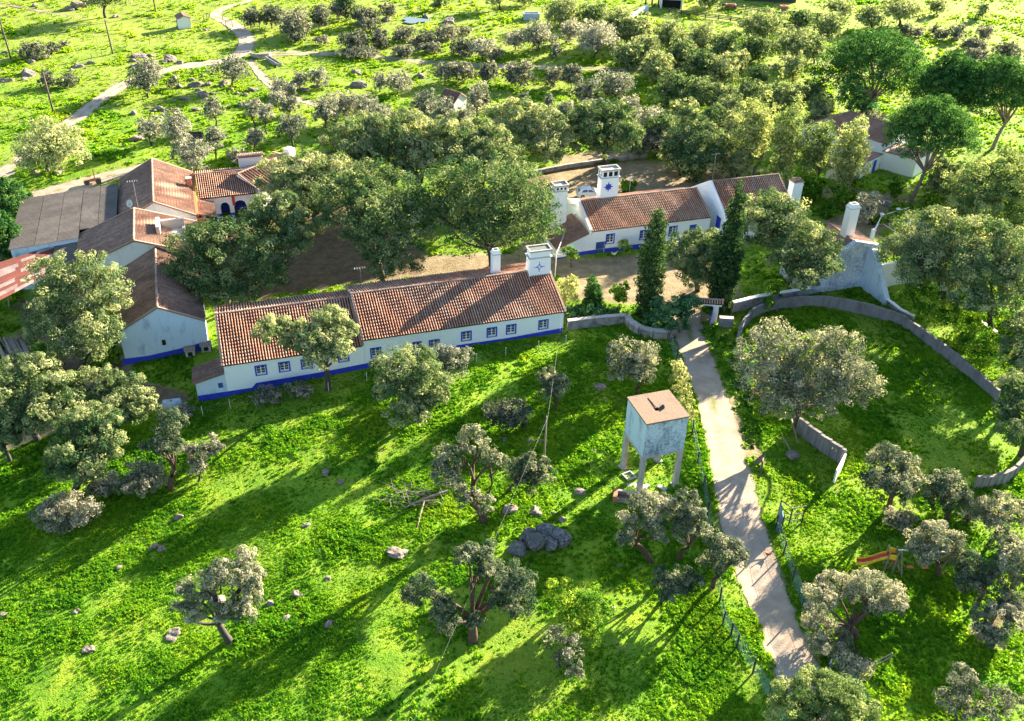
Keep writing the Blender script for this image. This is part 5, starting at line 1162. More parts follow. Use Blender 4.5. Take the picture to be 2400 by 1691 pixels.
bird(1944, 1568, 70, 0.9, 'feather_w', 'white fowl on the verge beside the playground fence')
# trough and cart relics in the far field
P, Q = gp(628, 140), gp(655, 157); t = thing('stone_drinking_trough', P, 'curved stone basin with long trough beside the far track fork', 'trough'); mb = MB(); R_ = 2.0; c0 = gp(613, 132)
for k in range(8):
    w0, w1 = math.pi * (1.05 + 0.11 * k), math.pi * (1.05 + 0.11 * (k + 1)); pa = [c0 + np.array([math.cos(w) * r_, math.sin(w) * r_, z]) for z in (-0.2, 1.0) for (w, r_) in ((w0, R_), (w1, R_), (w1, R_ + 0.25), (w0, R_ + 0.25))]; mb.hexa(pa)
mb.build('basin_wall', MAT['stone'], t); fr = Fr(P, math.degrees(math.atan2((Q - P)[1], (Q - P)[0]))); L = math.hypot(*(Q - P)[:2]); mb = MB(fr); mb.box(0, L, -0.5, -0.35, -0.1, 0.7); mb.box(0, L, 0.35, 0.5, -0.1, 0.7); mb.box(0, 0.15, -0.35, 0.35, -0.1, 0.7); mb.box(L - 0.15, L, -0.35, 0.35, -0.1, 0.7); mb.build('trough', MAT['stone'], t); MB(fr).box(0.15, L - 0.15, -0.35, 0.35, 0, 0.45).build('water', w_, t)
box_thing('rusty_bin', 452, 326, 4, (3.4, 1.2, 1.0), 'wood_dk', 'long dark bin between the olive trees behind the barns', 'bin', True)
box_thing('hay_feeder', 1712, 20, 0, (2.6, 1.8, 1.0), 'brick', 'brown feed heap in the paddock, left one', 'feeder', True, wallt=0.3); box_thing('hay_feeder', 1836, 22, 10, (1.8, 1.4, 0.9), 'brick', 'brown feed heap in the paddock, right one', 'feeder', True, wallt=0.3)
g = gp(218, 430); t = thing('old_cart', g, 'rusty cart with upright frame beside the grey shed', 'cart'); fr = Fr(g, 25)
MB(fr).box(-1.2, 1.2, -0.5, 0.5, g[2] + 0.45, g[2] + 0.6).build('bed', MAT['brick'], t); MB(fr).box(0.3, 0.45, -0.4, 0.4, g[2] + 0.6, g[2] + 2.1).build('frame', MAT['brick'], t)
for x in (-0.8, 0.8):
    c = fr.p(x, -0.55, g[2] + 0.4); MB().tube([c, c - fr.v * 0.08], 0.4, 12).build('wheel', MAT['metal_dk'], t)
# ------------------------------------------------------------------ plants
K = 2400 / 2296.0
def unit(v): return v / (np.linalg.norm(v, axis=-1, keepdims=True) + 1e-9)
def foliage(lobes, n_leaf, leaf, rng, puff=None, flat=0.0, up=0.25, bottom=-0.55, dens=1.0, hang=0.0):
    """lobes: list of (centre, radii(3)). Leaves sit in tufts spread over the lobes' skins and partly inside."""
    C = np.array([l[0] for l in lobes]); R = np.array([l[1] for l in lobes]); area = R[:, 0] * R[:, 1] + 0.6 * R[:, 0] * R[:, 2]
    V = []; T = []
    share = area / area.sum()
    for c, r_, s_ in zip(C, R, share):
        nl = max(30, int(n_leaf * s_)); rm = r_.mean(); pr = puff or max(0.36, min(0.85, 0.25 * rm + 0.15))
        npf = max(7, int(4.2 * (rm / pr) ** 2 * dens)); m = max(3, nl // npf)
        d = unit(rng.normal(size=(npf * 2, 3))); d = d[(d[:, 2] > bottom) | (rng.random(len(d)) < 0.15)][:npf]
        rad = 0.72 + 0.34 * rng.random((len(d), 1)) ** 0.7; ins = rng.random((len(d), 1)) < 0.18; rad = np.where(ins, 0.25 + 0.4 * rng.random((len(d), 1)), rad)
        pc = c + d * r_ * rad
        # drop tufts buried in another lobe
        q = ((pc[:, None, :] - C[None]) / R[None]); q = (q ** 2).sum(2); keep = (q < 0.30).sum(1) <= (1 if True else 0)
        pc = pc[keep]; d = d[keep]
        if len(pc) == 0: continue
        n = len(pc); ps = pr * (0.65 + 0.7 * rng.random(n)); pt = rng.random(n)
        e = unit(rng.normal(size=(n, m, 3))); rr = 0.5 + 0.5 * rng.random((n, m, 1)) ** 0.7
        pos = pc[:, None] + e * rr * ps[:, None, None] * np.array([1, 1, 0.75])
        if hang: pos[..., 2] -= hang * rng.random((n, m)) ** 2
        nrm = unit(e * 1.0 + d[:, None] * 0.35 + rng.normal(size=(n, m, 3)) * 0.20 + np.array([0, 0, up]))
        a = unit(np.cross(nrm, rng.normal(size=(n, m, 3)))); b = np.cross(nrm, a)
        sz = leaf * (0.6 + 0.8 * rng.random((n, m, 1))); 
        q = np.stack([pos - a * sz * 0.55, pos + b * sz * 0.34, pos + a * sz * 0.55, pos - b * sz * 0.34], 2)
        V.append(q.reshape(-1, 3)); t = np.clip(0.08 + pt[:, None] * 0.60 + 0.24 * rng.random((n, m)), 0, 1); T.append(np.repeat(t.ravel(), 4))
    V = np.concatenate(V); T = np.concatenate(T); F = np.arange(len(V)).reshape(-1, 4)
    return V, F, T
def plane_pt(px, py, B, dd=0.0):
    """point on the ray through a pixel, at the plant's own distance"""
    n = np.array([0, 1.0, 0]); return on_plane(px, py, np.asarray(B) + np.array([0, dd, 0]), n)
def limb(mb, A, B, r0, r1, rng, wob=0.12, n=5, t=0.5):
    L = np.linalg.norm(B - A); P = []; ph = rng.normal(size=3) * wob * L
    for k in range(n + 1):
        f = k / n; P.append(A + (B - A) * f + ph * math.sin(math.pi * f) * (1 if k not in (0, n) else 0) + np.array([0, 0, 0.08 * L * math.sin(math.pi * f)]))
    mb.tube(P, [r0 + (r1 - r0) * k / n for k in range(n + 1)], 6, t, cap=False)
SPEC = {  # leaf material, bark, leaf size factor, leaves per picture pixel, trunk factor
    'oak': ('oak', 'bark', 1.0, 2.5, 1.0), 'cork': ('cork', 'bark_red', 1.0, 2.4, 1.0), 'olive': ('olive', 'bark', 0.95, 2.0, 0.8), 'pine': ('pine', 'bark_pale', 0.85, 5.0, 0.9),
    'gum': ('gum', 'bark_pale', 0.95, 2.2, 0.8), 'lush': ('lush', 'bark', 1.0, 2.3, 0.6), 'bush': ('bush', 'bark', 1.0, 2.3, 0.6), 'pale': ('pale', 'bark', 1.0, 2.2, 0.5), 'ivy': ('ivy', 'bark', 0.9, 2.6, 0.5), 'cypress': ('cypress', 'bark', 0.9, 3.0, 0.7),
}
NAME = {'oak': ('holm_oak_tree', 'tree'), 'cork': ('cork_oak_tree', 'tree'), 'olive': ('olive_tree', 'tree'), 'pine': ('stone_pine_tree', 'tree'), 'gum': ('leafy_tree', 'tree'), 'lush': ('green_shrub', 'shrub'), 'bush': ('grey_shrub', 'shrub'), 'pale': ('pale_shrub', 'shrub'), 'ivy': ('ivy_mass', 'shrub'), 'cypress': ('cypress_tree', 'tree')}
def plant(sp, box=None, lobes=None, base=None, label='', group=None, seed=0, n=None, sparse=1.0, red=None, trunk=True, name=None, thick=1.0, grow=1.1):
    """sp species; box (x0,y0,x1,y1) or lobes [(x,y,r[,dd])] and base (x,y): all in the 2296-wide picture"""
    rng = np.random.default_rng(seed + 1000); lf, bk, ls, lpp, tf = SPEC[sp]
    if sp == 'cork' and lobes is not None and grow == 1.1: grow = 0.98
    if sp == 'pine': grow *= 1.08
    if box is not None:
        x0, y0, x1, y1 = [v * K for v in box]
        if base is None: base = ((box[0] + box[2]) / 2, box[3] + (0.06 if trunk else -0.12) * (box[3] - box[1]))
    B = gp(base[0] * K, base[1] * K); s = ppm(B); srend = s * 1024 / 2400; L = []
    if lobes is not None:
        my = np.mean([q[1] for q in lobes]); el_ = math.atan2(CAMZ - B[2], math.hypot(B[0], B[1]))
        for q in lobes:
            dd = 0.5 * (my - q[1]) * K / s / math.sin(el_) + rng.uniform(-1, 1) * 0.5 * q[2] * K / s
            c = plane_pt(q[0] * K, q[1] * K, B, dd); r_ = q[2] * K / ppm(c) * grow; L.append((c, np.array([r_ * 1.02, r_ * 1.02, r_ * 0.88])))
        area = sum(math.pi * (q[2] * K) ** 2 for q in lobes) * 0.8
    else:
        c = plane_pt((x0 + x1) / 2, (y0 + y1) / 2, B); R = (x1 - x0) / 2 / s * grow; el = math.atan2(CAMZ - B[2], math.hypot(B[0], B[1])); hb = (y1 - y0) / 2 / s * grow
        Vv = math.sqrt(max(hb ** 2 - (R * math.sin(el)) ** 2, (0.45 * min(R, hb)) ** 2)) / math.cos(el)
        Ry = R if hb > R * math.sin(el) else hb / math.sin(el)
        area = math.pi / 4 * (x1 - x0) * (y1 - y0)
        nl = n or int(np.clip(3 + R * 1.5, 4, 10))
        if sp == 'pine':
            for k in range(nl + 12):
                w = 2.39996 * k; q = math.sqrt((k + 0.5) / (nl + 12)); L.append((c + np.array([math.cos(w) * R * 0.76 * q, math.sin(w) * R * 0.76 * q, Vv * (0.52 - 0.95 * q * q)]), np.array([R * 0.26, R * 0.26, Vv * 0.46])))
        else:
            for k in range(nl):
                w = 2.39996 * k + rng.uniform(-0.4, 0.4); zz = 1 - 2 * (k + 0.5) / nl; q = math.sqrt(1 - zz * zz); f = rng.uniform(0.42, 0.66)
                rr = rng.uniform(0.42, 0.58)
                L.append((c + np.array([math.cos(w) * q * R * f, math.sin(w) * q * Ry * f, zz * Vv * f]), np.array([R * rr, Ry * rr, max(Vv * rr, 0.25)])))
            L.append((c, np.array([R * 0.5, Ry * 0.5, Vv * 0.5])))
    gz0 = B[2]
    L = [(np.array([c[0], c[1], max(c[2], float(hz(c[0], c[1])) + 0.55 * r_[2])]), r_) for c, r_ in L]
    arend = area * (1024 / 2400) ** 2; leaf = float(np.clip(1.9 / srend * ls, 0.13, 0.6)); nleaf = int(np.clip(arend * grow * grow * lpp * 1.9 * sparse, 160, 34000))
    if group and not label: label = None
    nm, cat = NAME[sp]; nm = name or nm
    t = thing(nm, B, label, cat, group)
    V, F, T = foliage(L, nleaf, leaf, rng, dens=1.0 if sparse > 0.7 else 0.7, puff=None, bottom=-0.4 if sp == 'pine' else -0.55)
    low = np.array([float(v) for v in hz(V[:, 0], V[:, 1])]) + 0.02; V[:, 2] = np.maximum(V[:, 2], low)
    o = link('crown', mesh_np('crown', V - B, F, LEAF[lf], T), t)
    if trunk:
        mb = MB(); ctr = np.mean([c for c, r_ in L], 0); H = max(0.8, ctr[2] - gz0); Rm = max(np.linalg.norm((c - ctr)[:2]) + r_[0] for c, r_ in L)
        r0 = float(np.clip(0.075 * Rm + 0.035 * H, 0.07, 0.5)) * tf * thick * 0.62
        fk = B + (ctr - B) * 0.42 + np.array([rng.normal() * 0.08 * H, rng.normal() * 0.08 * H, 0]); fk[2] = gz0 + 0.40 * H
        limb(mb, B - np.array([0, 0, 0.25]), fk, r0 * 1.15, r0 * 0.8, rng, 0.06)
        for c, r_ in L[:14]:
            limb(mb, fk, c, r0 * 0.55, 0.035, rng, 0.10)
            for _ in range(2):
                e = c + unit(rng.normal(size=3)) * r_ * 0.75; limb(mb, fk + (c - fk) * 0.6, e, r0 * 0.22, 0.02, rng, 0.1, 3)
        mb.build('trunk', MAT[red or bk], t, True)
    return t
# ---- single trees that the photograph lets one name
S = plant; sd = iter(range(1, 999))
S('cork', lobes=[(540, 1268, 38), (500, 1285, 34), (432, 1330, 36), (552, 1335, 34), (440, 1378, 26), (505, 1372, 26), (560, 1300, 34), (470, 1300, 26), (405, 1360, 20), (545, 1375, 26)], base=(516, 1436), label='lone cork oak with ring-shaped crown and long trunk shadow', seed=next(sd), red='bark')
S('cork', lobes=[(940, 1325, 36), (990, 1360, 32), (1000, 1392, 32), (1065, 1392, 20), (1050, 1255, 34), (1085, 1248, 34), (1125, 1285, 42), (1165, 1310, 36), (1160, 1350, 34), (1115, 1345, 22)], base=(1062, 1436), label='forked cork oak with red stripped limbs in the mid field', seed=next(sd), thick=1.2)
S('cork', lobes=[(1000, 1030, 34), (1000, 1070, 34), (1062, 985, 32), (1092, 1020, 20), (1125, 1030, 16), (1045, 1110, 30), (1090, 1132, 22), (1030, 1010, 18)], base=(1086, 1166), label='gnarled twisted cork oak beside the heap of dead branches', seed=next(sd), thick=1.2, sparse=0.8)
S('cork', lobes=[(1165, 1050, 28), (1195, 1042, 30), (1215, 1065, 26), (1180, 1080, 26)], base=(1140, 1100), label='rounded cork oak in front of the slim utility pole', seed=next(sd))
S('oak', lobes=[(885, 825, 42), (930, 812, 38), (965, 850, 40), (880, 875, 36), (935, 885, 40), (975, 885, 26), (900, 925, 30), (940, 925, 24)], base=(935, 945), label='dense olive-green oak in front of the farmhouse middle', seed=next(sd))
S('olive', box=(953, 773, 1057, 848), base=(1005, 858), label='pale grey-leaved tree tucked behind the dense oak at the farmhouse', seed=next(sd))
S('oak', lobes=[(605, 745, 34), (640, 735, 28), (655, 765, 26), (700, 742, 32), (740, 725, 36), (770, 745, 30), (715, 790, 34), (760, 785, 26), (690, 775, 24)], base=(736, 873), label='leaning oak whose crown overlaps the left tiled roof', seed=next(sd), thick=0.9)
S('cork', box=(1374, 762, 1478, 868), base=(1424, 882), label='round-headed tree on the lawn below the curved wall', seed=next(sd))
S('cork', box=(1204, 828, 1278, 902), base=(1243, 918), label='small oak beside the hollow up the front field', seed=next(sd))
S('bush', box=(1096, 893, 1190, 968), base=(1143, 960), label='grey scrubby shrub growing over stones behind the slim pole', seed=next(sd), trunk=False)
S('cork', lobes=[(388, 945, 30), (372, 975, 28), (340, 1000, 20), (365, 1010, 22), (395, 1000, 16)], base=(383, 1096), label='tall thin cork oak with twisted trunk left of the farmhouse', seed=next(sd), thick=1.1, sparse=0.8)
S('bush', lobes=[(478, 1000, 26), (445, 1022, 24), (440, 1050, 20), (420, 1010, 16)], base=(442, 1080), label='straggly grey tree in the field below the pale blue tank', seed=next(sd), sparse=0.7)
S('bush', box=(268, 1035, 370, 1102), base=(322, 1098), label='mound-shaped grey shrub left of the twisted cork oak', seed=next(sd), trunk=False)
S('bush', box=(188, 1052, 262, 1114), base=(225, 1108), label='small grey shrub at the foot of the leaning left oak', seed=next(sd), trunk=False)
S('oak', lobes=[(180, 945, 40), (225, 950, 36), (215, 1000, 44), (160, 1010, 44), (140, 1050, 30), (190, 1050, 36), (250, 985, 24)], base=(160, 1112), label='broad oak on a bare stem in the left middle field', seed=next(sd))
S('bush', lobes=[(105, 1150, 28), (150, 1140, 34), (190, 1145, 28), (130, 1170, 24), (175, 1168, 22)], base=(150, 1180), label='low wide grey shrub in front of the broad left oak', seed=next(sd), trunk=False)
S('oak', lobes=[(40, 840, 42), (95, 835, 42), (60, 885, 46), (130, 880, 44), (20, 880, 36), (100, 930, 40), (60, 945, 36), (155, 905, 30)], base=(85, 985), label='big olive-green oak at the left edge below the log stack', seed=next(sd))
S('oak', lobes=[(200, 860, 32), (240, 850, 30), (285, 870, 32), (320, 905, 30), (270, 910, 34), (215, 900, 28), (300, 930, 22)], base=(250, 962), label='wide oak left of the fallen pale blue tank', seed=next(sd))
S('oak', lobes=[(5, 945, 32), (25, 985, 26), (-15, 975, 30)], base=(22, 1032), label='half-seen oak cut off by the left edge', seed=next(sd))
S('lush', lobes=[(1255, 1330, 30), (1300, 1345, 40), (1340, 1370, 34), (1280, 1385, 36), (1320, 1415, 26)], base=(1300, 1425), label='loose green thicket among stones near the bottom middle', seed=next(sd), sparse=0.55, trunk=False)
S('bush', lobes=[(1245, 1430, 24), (1280, 1450, 28), (1260, 1485, 24), (1290, 1500, 20)], base=(1268, 1515), label='sparse grey bramble thicket in the bottom middle field', seed=next(sd), sparse=0.5, trunk=False)
S('cork', lobes=[(1440, 1125, 30), (1475, 1130, 30), (1410, 1165, 22), (1405, 1205, 20), (1465, 1170, 28), (1480, 1205, 16)], base=(1465, 1262), label='young oak under the water tower, left of the trio', seed=next(sd))
S('cork', lobes=[(1545, 1120, 26), (1530, 1150, 30), (1560, 1150, 30), (1540, 1190, 28), (1575, 1185, 18)], base=(1521, 1256), label='young oak under the water tower, tallest of the trio', seed=next(sd))
S('cork', lobes=[(1600, 1205, 22), (1625, 1235, 34), (1655, 1250, 24), (1595, 1265, 26), (1640, 1225, 22)], base=(1598, 1318), label='young oak overhanging the road edge below the tower', seed=next(sd), sparse=0.85)
S('cork', lobes=[(1490, 1295, 26), (1525, 1300, 30), (1555, 1300, 20), (1505, 1325, 26)], base=(1475, 1352), label='low oak with long forked shadow left of the road fence', seed=next(sd))
S('gum', lobes=[(1780, 1560, 40), (1830, 1545, 40), (1880, 1560, 42), (1925, 1595, 38), (1770, 1605, 40), (1840, 1610, 50), (1900, 1640, 40)], base=(1850, 1690), label='yellowish oak crown cut by the bottom edge at the road', seed=next(sd))
S('cork', lobes=[(1835, 1345, 36), (1865, 1310, 32), (1905, 1315, 34), (1950, 1310, 36), (1990, 1335, 36), (1835, 1395, 32), (1835, 1440, 28), (1870, 1465, 36), (1915, 1490, 34), (1960, 1350, 28), (2010, 1355, 22), (1890, 1430, 20)], base=(1925, 1432), label='spreading tree with fanned bare limbs in front of the slide', seed=next(sd))
S('cork', lobes=[(2060, 1215, 32), (2100, 1200, 34), (2135, 1220, 30), (2075, 1245, 24), (2145, 1250, 20)], base=(2105, 1292), label='oak growing over the swing frame beam', seed=next(sd))
S('cork', lobes=[(1985, 1035, 42), (2020, 1050, 38), (1970, 1075, 34), (2005, 1100, 38), (2035, 1085, 26)], base=(1998, 1152), label='oak at the enclosure mouth beside the pale return wall', seed=next(sd))
S('cork', lobes=[(2085, 1085, 34), (2125, 1090, 36), (2155, 1115, 28), (2110, 1125, 26)], base=(2120, 1165), label='spreading oak in front of the right enclosure panels', seed=next(sd))
S('bush', box=(1985, 1138, 2052, 1188), label='small brown-grey shrub below the enclosure mouth oak', seed=next(sd), trunk=False)
S('cork', lobes=[(2205, 1145, 30), (2240, 1135, 32), (2280, 1150, 32), (2225, 1165, 24)], base=(2240, 1205), label='grey-leaved oak right of the spiky agave', seed=next(sd))
S('cork', lobes=[(2180, 1265, 32), (2160, 1300, 28), (2220, 1290, 28), (2195, 1310, 24)], base=(2195, 1345), label='dark oak behind the right swing leg', seed=next(sd))
S('cork', lobes=[(2250, 1210, 30), (2285, 1235, 34), (2260, 1260, 30), (2295, 1290, 30)], base=(2270, 1320), label='oak against the right edge level with the swings', seed=next(sd))
S('bush', lobes=[(2150, 1515, 26), (2175, 1545, 28), (2130, 1570, 24), (2165, 1590, 24)], base=(2150, 1625), label='thin grey sapling in the lower right grass', seed=next(sd), sparse=0.55)
S('bush', lobes=[(2240, 1560, 26), (2275, 1590, 30), (2215, 1595, 22)], base=(2250, 1640), label='straggling grey bush in the bottom right corner', seed=next(sd), sparse=0.6, trunk=False)
S('bush', lobes=[(2235, 1370, 26), (2275, 1385, 30), (2200, 1375, 20)], base=(2245, 1420), label='dark thicket behind the playground near the right edge', seed=next(sd), sparse=0.7, trunk=False)
S('cork', lobes=[(1690, 800, 42), (1730, 755, 36), (1765, 775, 34), (1700, 850, 44), (1745, 830, 44), (1785, 850, 42), (1760, 890, 44), (1715, 895, 34), (1805, 800, 26), (1850, 770, 38), (1890, 775, 36), (1880, 825, 44), (1920, 845, 38), (1945, 865, 30), (1850, 865, 42), (1895, 890, 40), (1830, 905, 36)], base=(1790, 965), label='huge spreading oak inside the round enclosure', seed=next(sd), thick=1.1, grow=1.14)
# ---- yard and house trees
S('oak', lobes=[(985, 440, 52), (1040, 410, 52), (1105, 405, 56), (1170, 425, 50), (1000, 490, 46), (1060, 470, 54), (1130, 475, 56), (1200, 475, 46), (1170, 520, 46), (1215, 515, 34), (1060, 525, 40), (1110, 530, 36), (960, 475, 34)], base=(1102, 602), label='large central yard oak just behind the farmhouse chimneys', grow=1.25, seed=next(sd), thick=1.1)
S('oak', lobes=[(775, 440, 48), (830, 410, 46), (880, 430, 46), (770, 490, 40), (830, 480, 50), (890, 490, 46), (930, 520, 38), (860, 540, 46), (910, 570, 36), (860, 590, 30), (810, 525, 30)], base=(860, 632), label='tall yellow-green oak behind the farmhouse left roof', grow=1.25, seed=next(sd))
S('oak', lobes=[(430, 560, 46), (480, 535, 46), (540, 545, 48), (590, 575, 44), (430, 610, 42), (490, 610, 52), (560, 620, 50), (610, 620, 28), (460, 655, 32), (520, 665, 34)], base=(510, 705), label='full round oak between the blue-gabled barn and farmhouse', grow=1.25, seed=next(sd))
S('oak', lobes=[(595, 480, 36), (640, 475, 40), (675, 510, 34), (615, 525, 34), (655, 545, 30)], base=(634, 634), label='slim oak left of the shaded yard', grow=1.25, seed=next(sd))
S('oak', lobes=[(625, 400, 40), (680, 385, 42), (735, 390, 40), (650, 430, 36), (705, 435, 42), (760, 420, 34), (690, 470, 32), (790, 395, 28)], base=(715, 520), label='wide oak overhanging the angled tiled wing', grow=1.25, seed=next(sd))
S('oak', lobes=[(775, 320, 42), (825, 300, 42), (870, 310, 42), (800, 355, 40), (855, 360, 42)], base=(815, 440), label='oak crown left in the dense clump behind the yard', grow=1.25, seed=next(sd), group='clump of oaks behind the yard')
S('oak', lobes=[(920, 300, 46), (970, 310, 42), (915, 350, 46), (965, 360, 42), (900, 395, 32)], base=(930, 445), label='oak crown in the middle of the dense clump behind the yard', grow=1.25, seed=next(sd), group='clump of oaks behind the yard')
S('oak', lobes=[(1020, 305, 40), (1065, 310, 40), (1110, 335, 42), (1040, 355, 40), (1090, 375, 40), (1140, 375, 32)], base=(1070, 445), label='oak crown right in the dense clump behind the yard', grow=1.25, seed=next(sd), group='clump of oaks behind the yard')
S('oak', lobes=[(1120, 275, 36), (1165, 265, 38), (1215, 280, 38), (1245, 310, 32), (1190, 310, 38), (1150, 315, 34), (1225, 340, 26)], base=(1118, 385), label='broad oak leaning left beyond the car yard wall', grow=1.25, seed=next(sd))
S('oak', lobes=[(1305, 280, 34), (1345, 260, 36), (1385, 270, 34), (1320, 315, 34), (1365, 310, 38), (1405, 305, 30)], base=(1354, 376), label='domed oak standing on the car yard wall', grow=1.25, seed=next(sd))
S('oak', lobes=[(1545, 290, 36), (1570, 320, 40), (1535, 335, 34), (1580, 360, 28), (1550, 365, 26)], base=(1555, 405), label='grey oak behind the tall right-hand range', grow=1.25, seed=next(sd))
S('oak', lobes=[(110, 615, 36), (160, 605, 38), (205, 615, 40), (240, 640, 38), (125, 665, 40), (185, 665, 46), (240, 690, 38), (110, 710, 40), (165, 725, 44), (220, 740, 40), (150, 775, 34), (200, 780, 30), (85, 740, 26)], base=(175, 830), label='big bushy oak beside the blue-gabled barn', grow=1.25, seed=next(sd))
S('oak', box=(40, 272, 187, 384), base=(108, 388), label='lone dark oak beside the farm track at the upper left', seed=next(sd))
S('pine', box=(-45, 398, 56, 482), base=(4, 520), label='bright green crown at the left edge, upper of two', seed=next(sd), name='stone_pine_tree')
S('pine', box=(-50, 478, 46, 580), base=(-4, 610), label='bright green crown at the left edge, lower of two', seed=next(sd), name='stone_pine_tree')
S('oak', lobes=[(1680, 480, 34), (1720, 465, 34), (1765, 480, 38), (1700, 520, 34), (1750, 530, 40), (1800, 530, 38), (1845, 555, 34), (1820, 590, 36), (1765, 575, 34), (1800, 625, 28), (1850, 595, 26)], base=(1775, 668), label='forked oak between the right cypress and the store', grow=1.25, seed=next(sd))
S('oak', lobes=[(1540, 545, 28), (1580, 540, 28), (1530, 590, 30), (1570, 590, 34), (1600, 575, 24), (1560, 625, 24)], base=(1565, 652), label='leafy tree between the two cypresses', grow=1.25, seed=next(sd))
S('oak', lobes=[(2050, 530, 44), (2100, 520, 44), (2145, 545, 46), (2020, 570, 36), (2080, 580, 46), (2135, 600, 44), (2050, 610, 34)], base=(2110, 690), label='big oak over the buttress, left of the right-hand wood', grow=1.25, seed=next(sd), group='wood along the right edge')
S('oak', lobes=[(2200, 540, 48), (2250, 560, 48), (2290, 590, 40), (2190, 600, 46), (2240, 630, 46), (2165, 650, 40), (2280, 660, 38), (2210, 680, 34)], base=(2225, 745), label='big oak above the grassy slope at the right edge', grow=1.25, seed=next(sd), group='wood along the right edge')
S('gum', lobes=[(2170, 420, 42), (2220, 400, 46), (2270, 390, 44), (2190, 465, 40), (2245, 450, 46), (2290, 450, 40), (2150, 480, 30)], base=(2220, 555), label='pale feathery tree above the right-hand wood', grow=1.25, seed=next(sd), group='wood along the right edge')
S('lush', lobes=[(2080, 690, 30), (2120, 715, 32), (2060, 650, 24), (2150, 700, 26)], base=(2105, 745), label='dark green undergrowth at the foot of the buttress', seed=next(sd), trunk=False)
S('lush', lobes=[(2190, 760, 34), (2240, 790, 34), (2200, 800, 26)], base=(2215, 820), label='yellow-green scrub behind the enclosure wall', seed=next(sd), trunk=False, sparse=0.7)
S('oak', lobes=[(2275, 870, 30), (2300, 910, 34), (2285, 960, 34), (2265, 915, 24)], base=(2290, 1020), label='oak at the right edge beside the enclosure wall end', seed=next(sd), grow=1.25)
S('oak', lobes=[(2280, 790, 34), (2310, 760, 38), (2320, 820, 38), (2345, 780, 40), (2300, 730, 30)], base=(2315, 870), label='oak cut by the right edge above the enclosure wall', seed=next(sd), grow=1.2)
S('lush', lobes=[(1645, 800, 18), (1650, 840, 22), (1655, 880, 22), (1665, 920, 20), (1680, 960, 20), (1690, 990, 18)], base=(1665, 985), label='green hedge along the right side of the road', seed=next(sd), trunk=False, name='roadside_hedge')
S('pale', lobes=[(1520, 825, 14), (1524, 850, 16), (1528, 875, 16), (1535, 905, 16), (1543, 930, 14)], base=(1530, 935), label='pale leafy hedge along the left side of the road', seed=next(sd), trunk=False, name='roadside_hedge')
S('lush', lobes=[(1590, 745, 16), (1605, 765, 18), (1625, 770, 16), (1700, 760, 12)], base=(1610, 790), label='green creeper spilling over the wall stub by the gate', seed=next(sd), trunk=False)
S('ivy', lobes=[(1480, 685, 22), (1500, 700, 28), (1530, 690, 28), (1520, 715, 26), (1470, 715, 20), (1545, 680, 20), (1490, 725, 18)], base=(1508, 738), label='thick ivy covering the left side of the gate', seed=next(sd), trunk=False)
S('ivy', lobes=[(1280, 700, 16), (1305, 698, 16), (1330, 700, 15), (1352, 698, 14), (1375, 702, 11)], base=(1325, 714), label='ivy sprawling on the low wall by the farmhouse end', seed=next(sd), trunk=False)
S('pale', box=(1243, 618, 1300, 690), base=(1272, 690), label='pale yellow shrub at the farmhouse end', seed=next(sd), trunk=False)
S('lush', box=(1365, 632, 1410, 690), base=(1386, 690), label='small bright green bush between conifer and cypress', seed=next(sd), trunk=False)
S('lush', lobes=[(1735, 655, 14), (1750, 640, 12), (1800, 640, 10), (1720, 680, 12)], base=(1740, 690), label='sunlit green bush behind the right cypress', seed=next(sd), trunk=False)
S('lush', box=(1386, 402, 1430, 432), base=(1408, 432), label='clipped dark green bush beside the star chimney', seed=next(sd), trunk=False)
S('lush', lobes=[(1275, 565, 14), (1285, 570, 10)], base=(1280, 600), label='small potted citrus tree at the lean-to corner', seed=next(sd), name='citrus_tree')
S('lush', lobes=[(1400, 550, 11), (1408, 558, 9)], base=(1405, 575), label='small climbing plant on the front wall under the window', seed=next(sd), trunk=False)
# conical conifer and cypresses
def spire(px, py, tx, ty, wpx, sp, label, seed, name, nl=34, shape='spike'):
    rng = np.random.default_rng(seed); B = gp(px * K, py * K); s = ppm(B); top = plane_pt(tx * K, ty * K, B); R = wpx * K / 2 / s; L = []
    for k in range(nl):
        f = (k + 0.3) / nl; r_ = R * ((0.72 + 0.28 * math.sin(math.pi * min(1, f * 1.25))) * (1 if f < 0.82 else 1 - ((f - 0.82) / 0.18) ** 1.6 * 0.72) if shape == 'column' else min(1, 0.62 + f * 1.6) * (1 - f) ** 0.62 + 0.03)
        c = B + (top - B) * f; L.append((c + np.array([rng.normal() * 0.1 * R, rng.normal() * 0.1 * R, 0]), np.array([r_, r_, (top - B)[2] / nl * 1.3])))
    t = thing(name, B, label, 'tree'); srend = s * 1024 / 2400; area = wpx * K * abs(ty - py) * K * (1024 / 2400) ** 2 * 0.75
    V, F, T = foliage(L, int(area * 9), 1.8 / srend, rng, puff=0.24, bottom=-2, up=0.5, dens=1.3)
    link('crown', mesh_np('crown', V - B, F, LEAF[sp], T), t); mb = MB(); mb.tube([B - np.array([0, 0, 0.3]), B + (top - B) * 0.9], [0.22, 0.04], 7); mb.build('trunk', MAT['bark'], t)
spire(1447, 708, 1478, 468, 58, 'cypress', 'tall slender cypress left of the gate', 501, 'cypress_tree', 34, 'column')
spire(1612, 692, 1662, 402, 74, 'cypress', 'taller dark cypress right of the gate', 502, 'cypress_tree')
spire(1328, 690, 1332, 617, 54, 'pine', 'small dark conical conifer beside the farmhouse end', 503, 'conifer_tree', 12, 'spike')
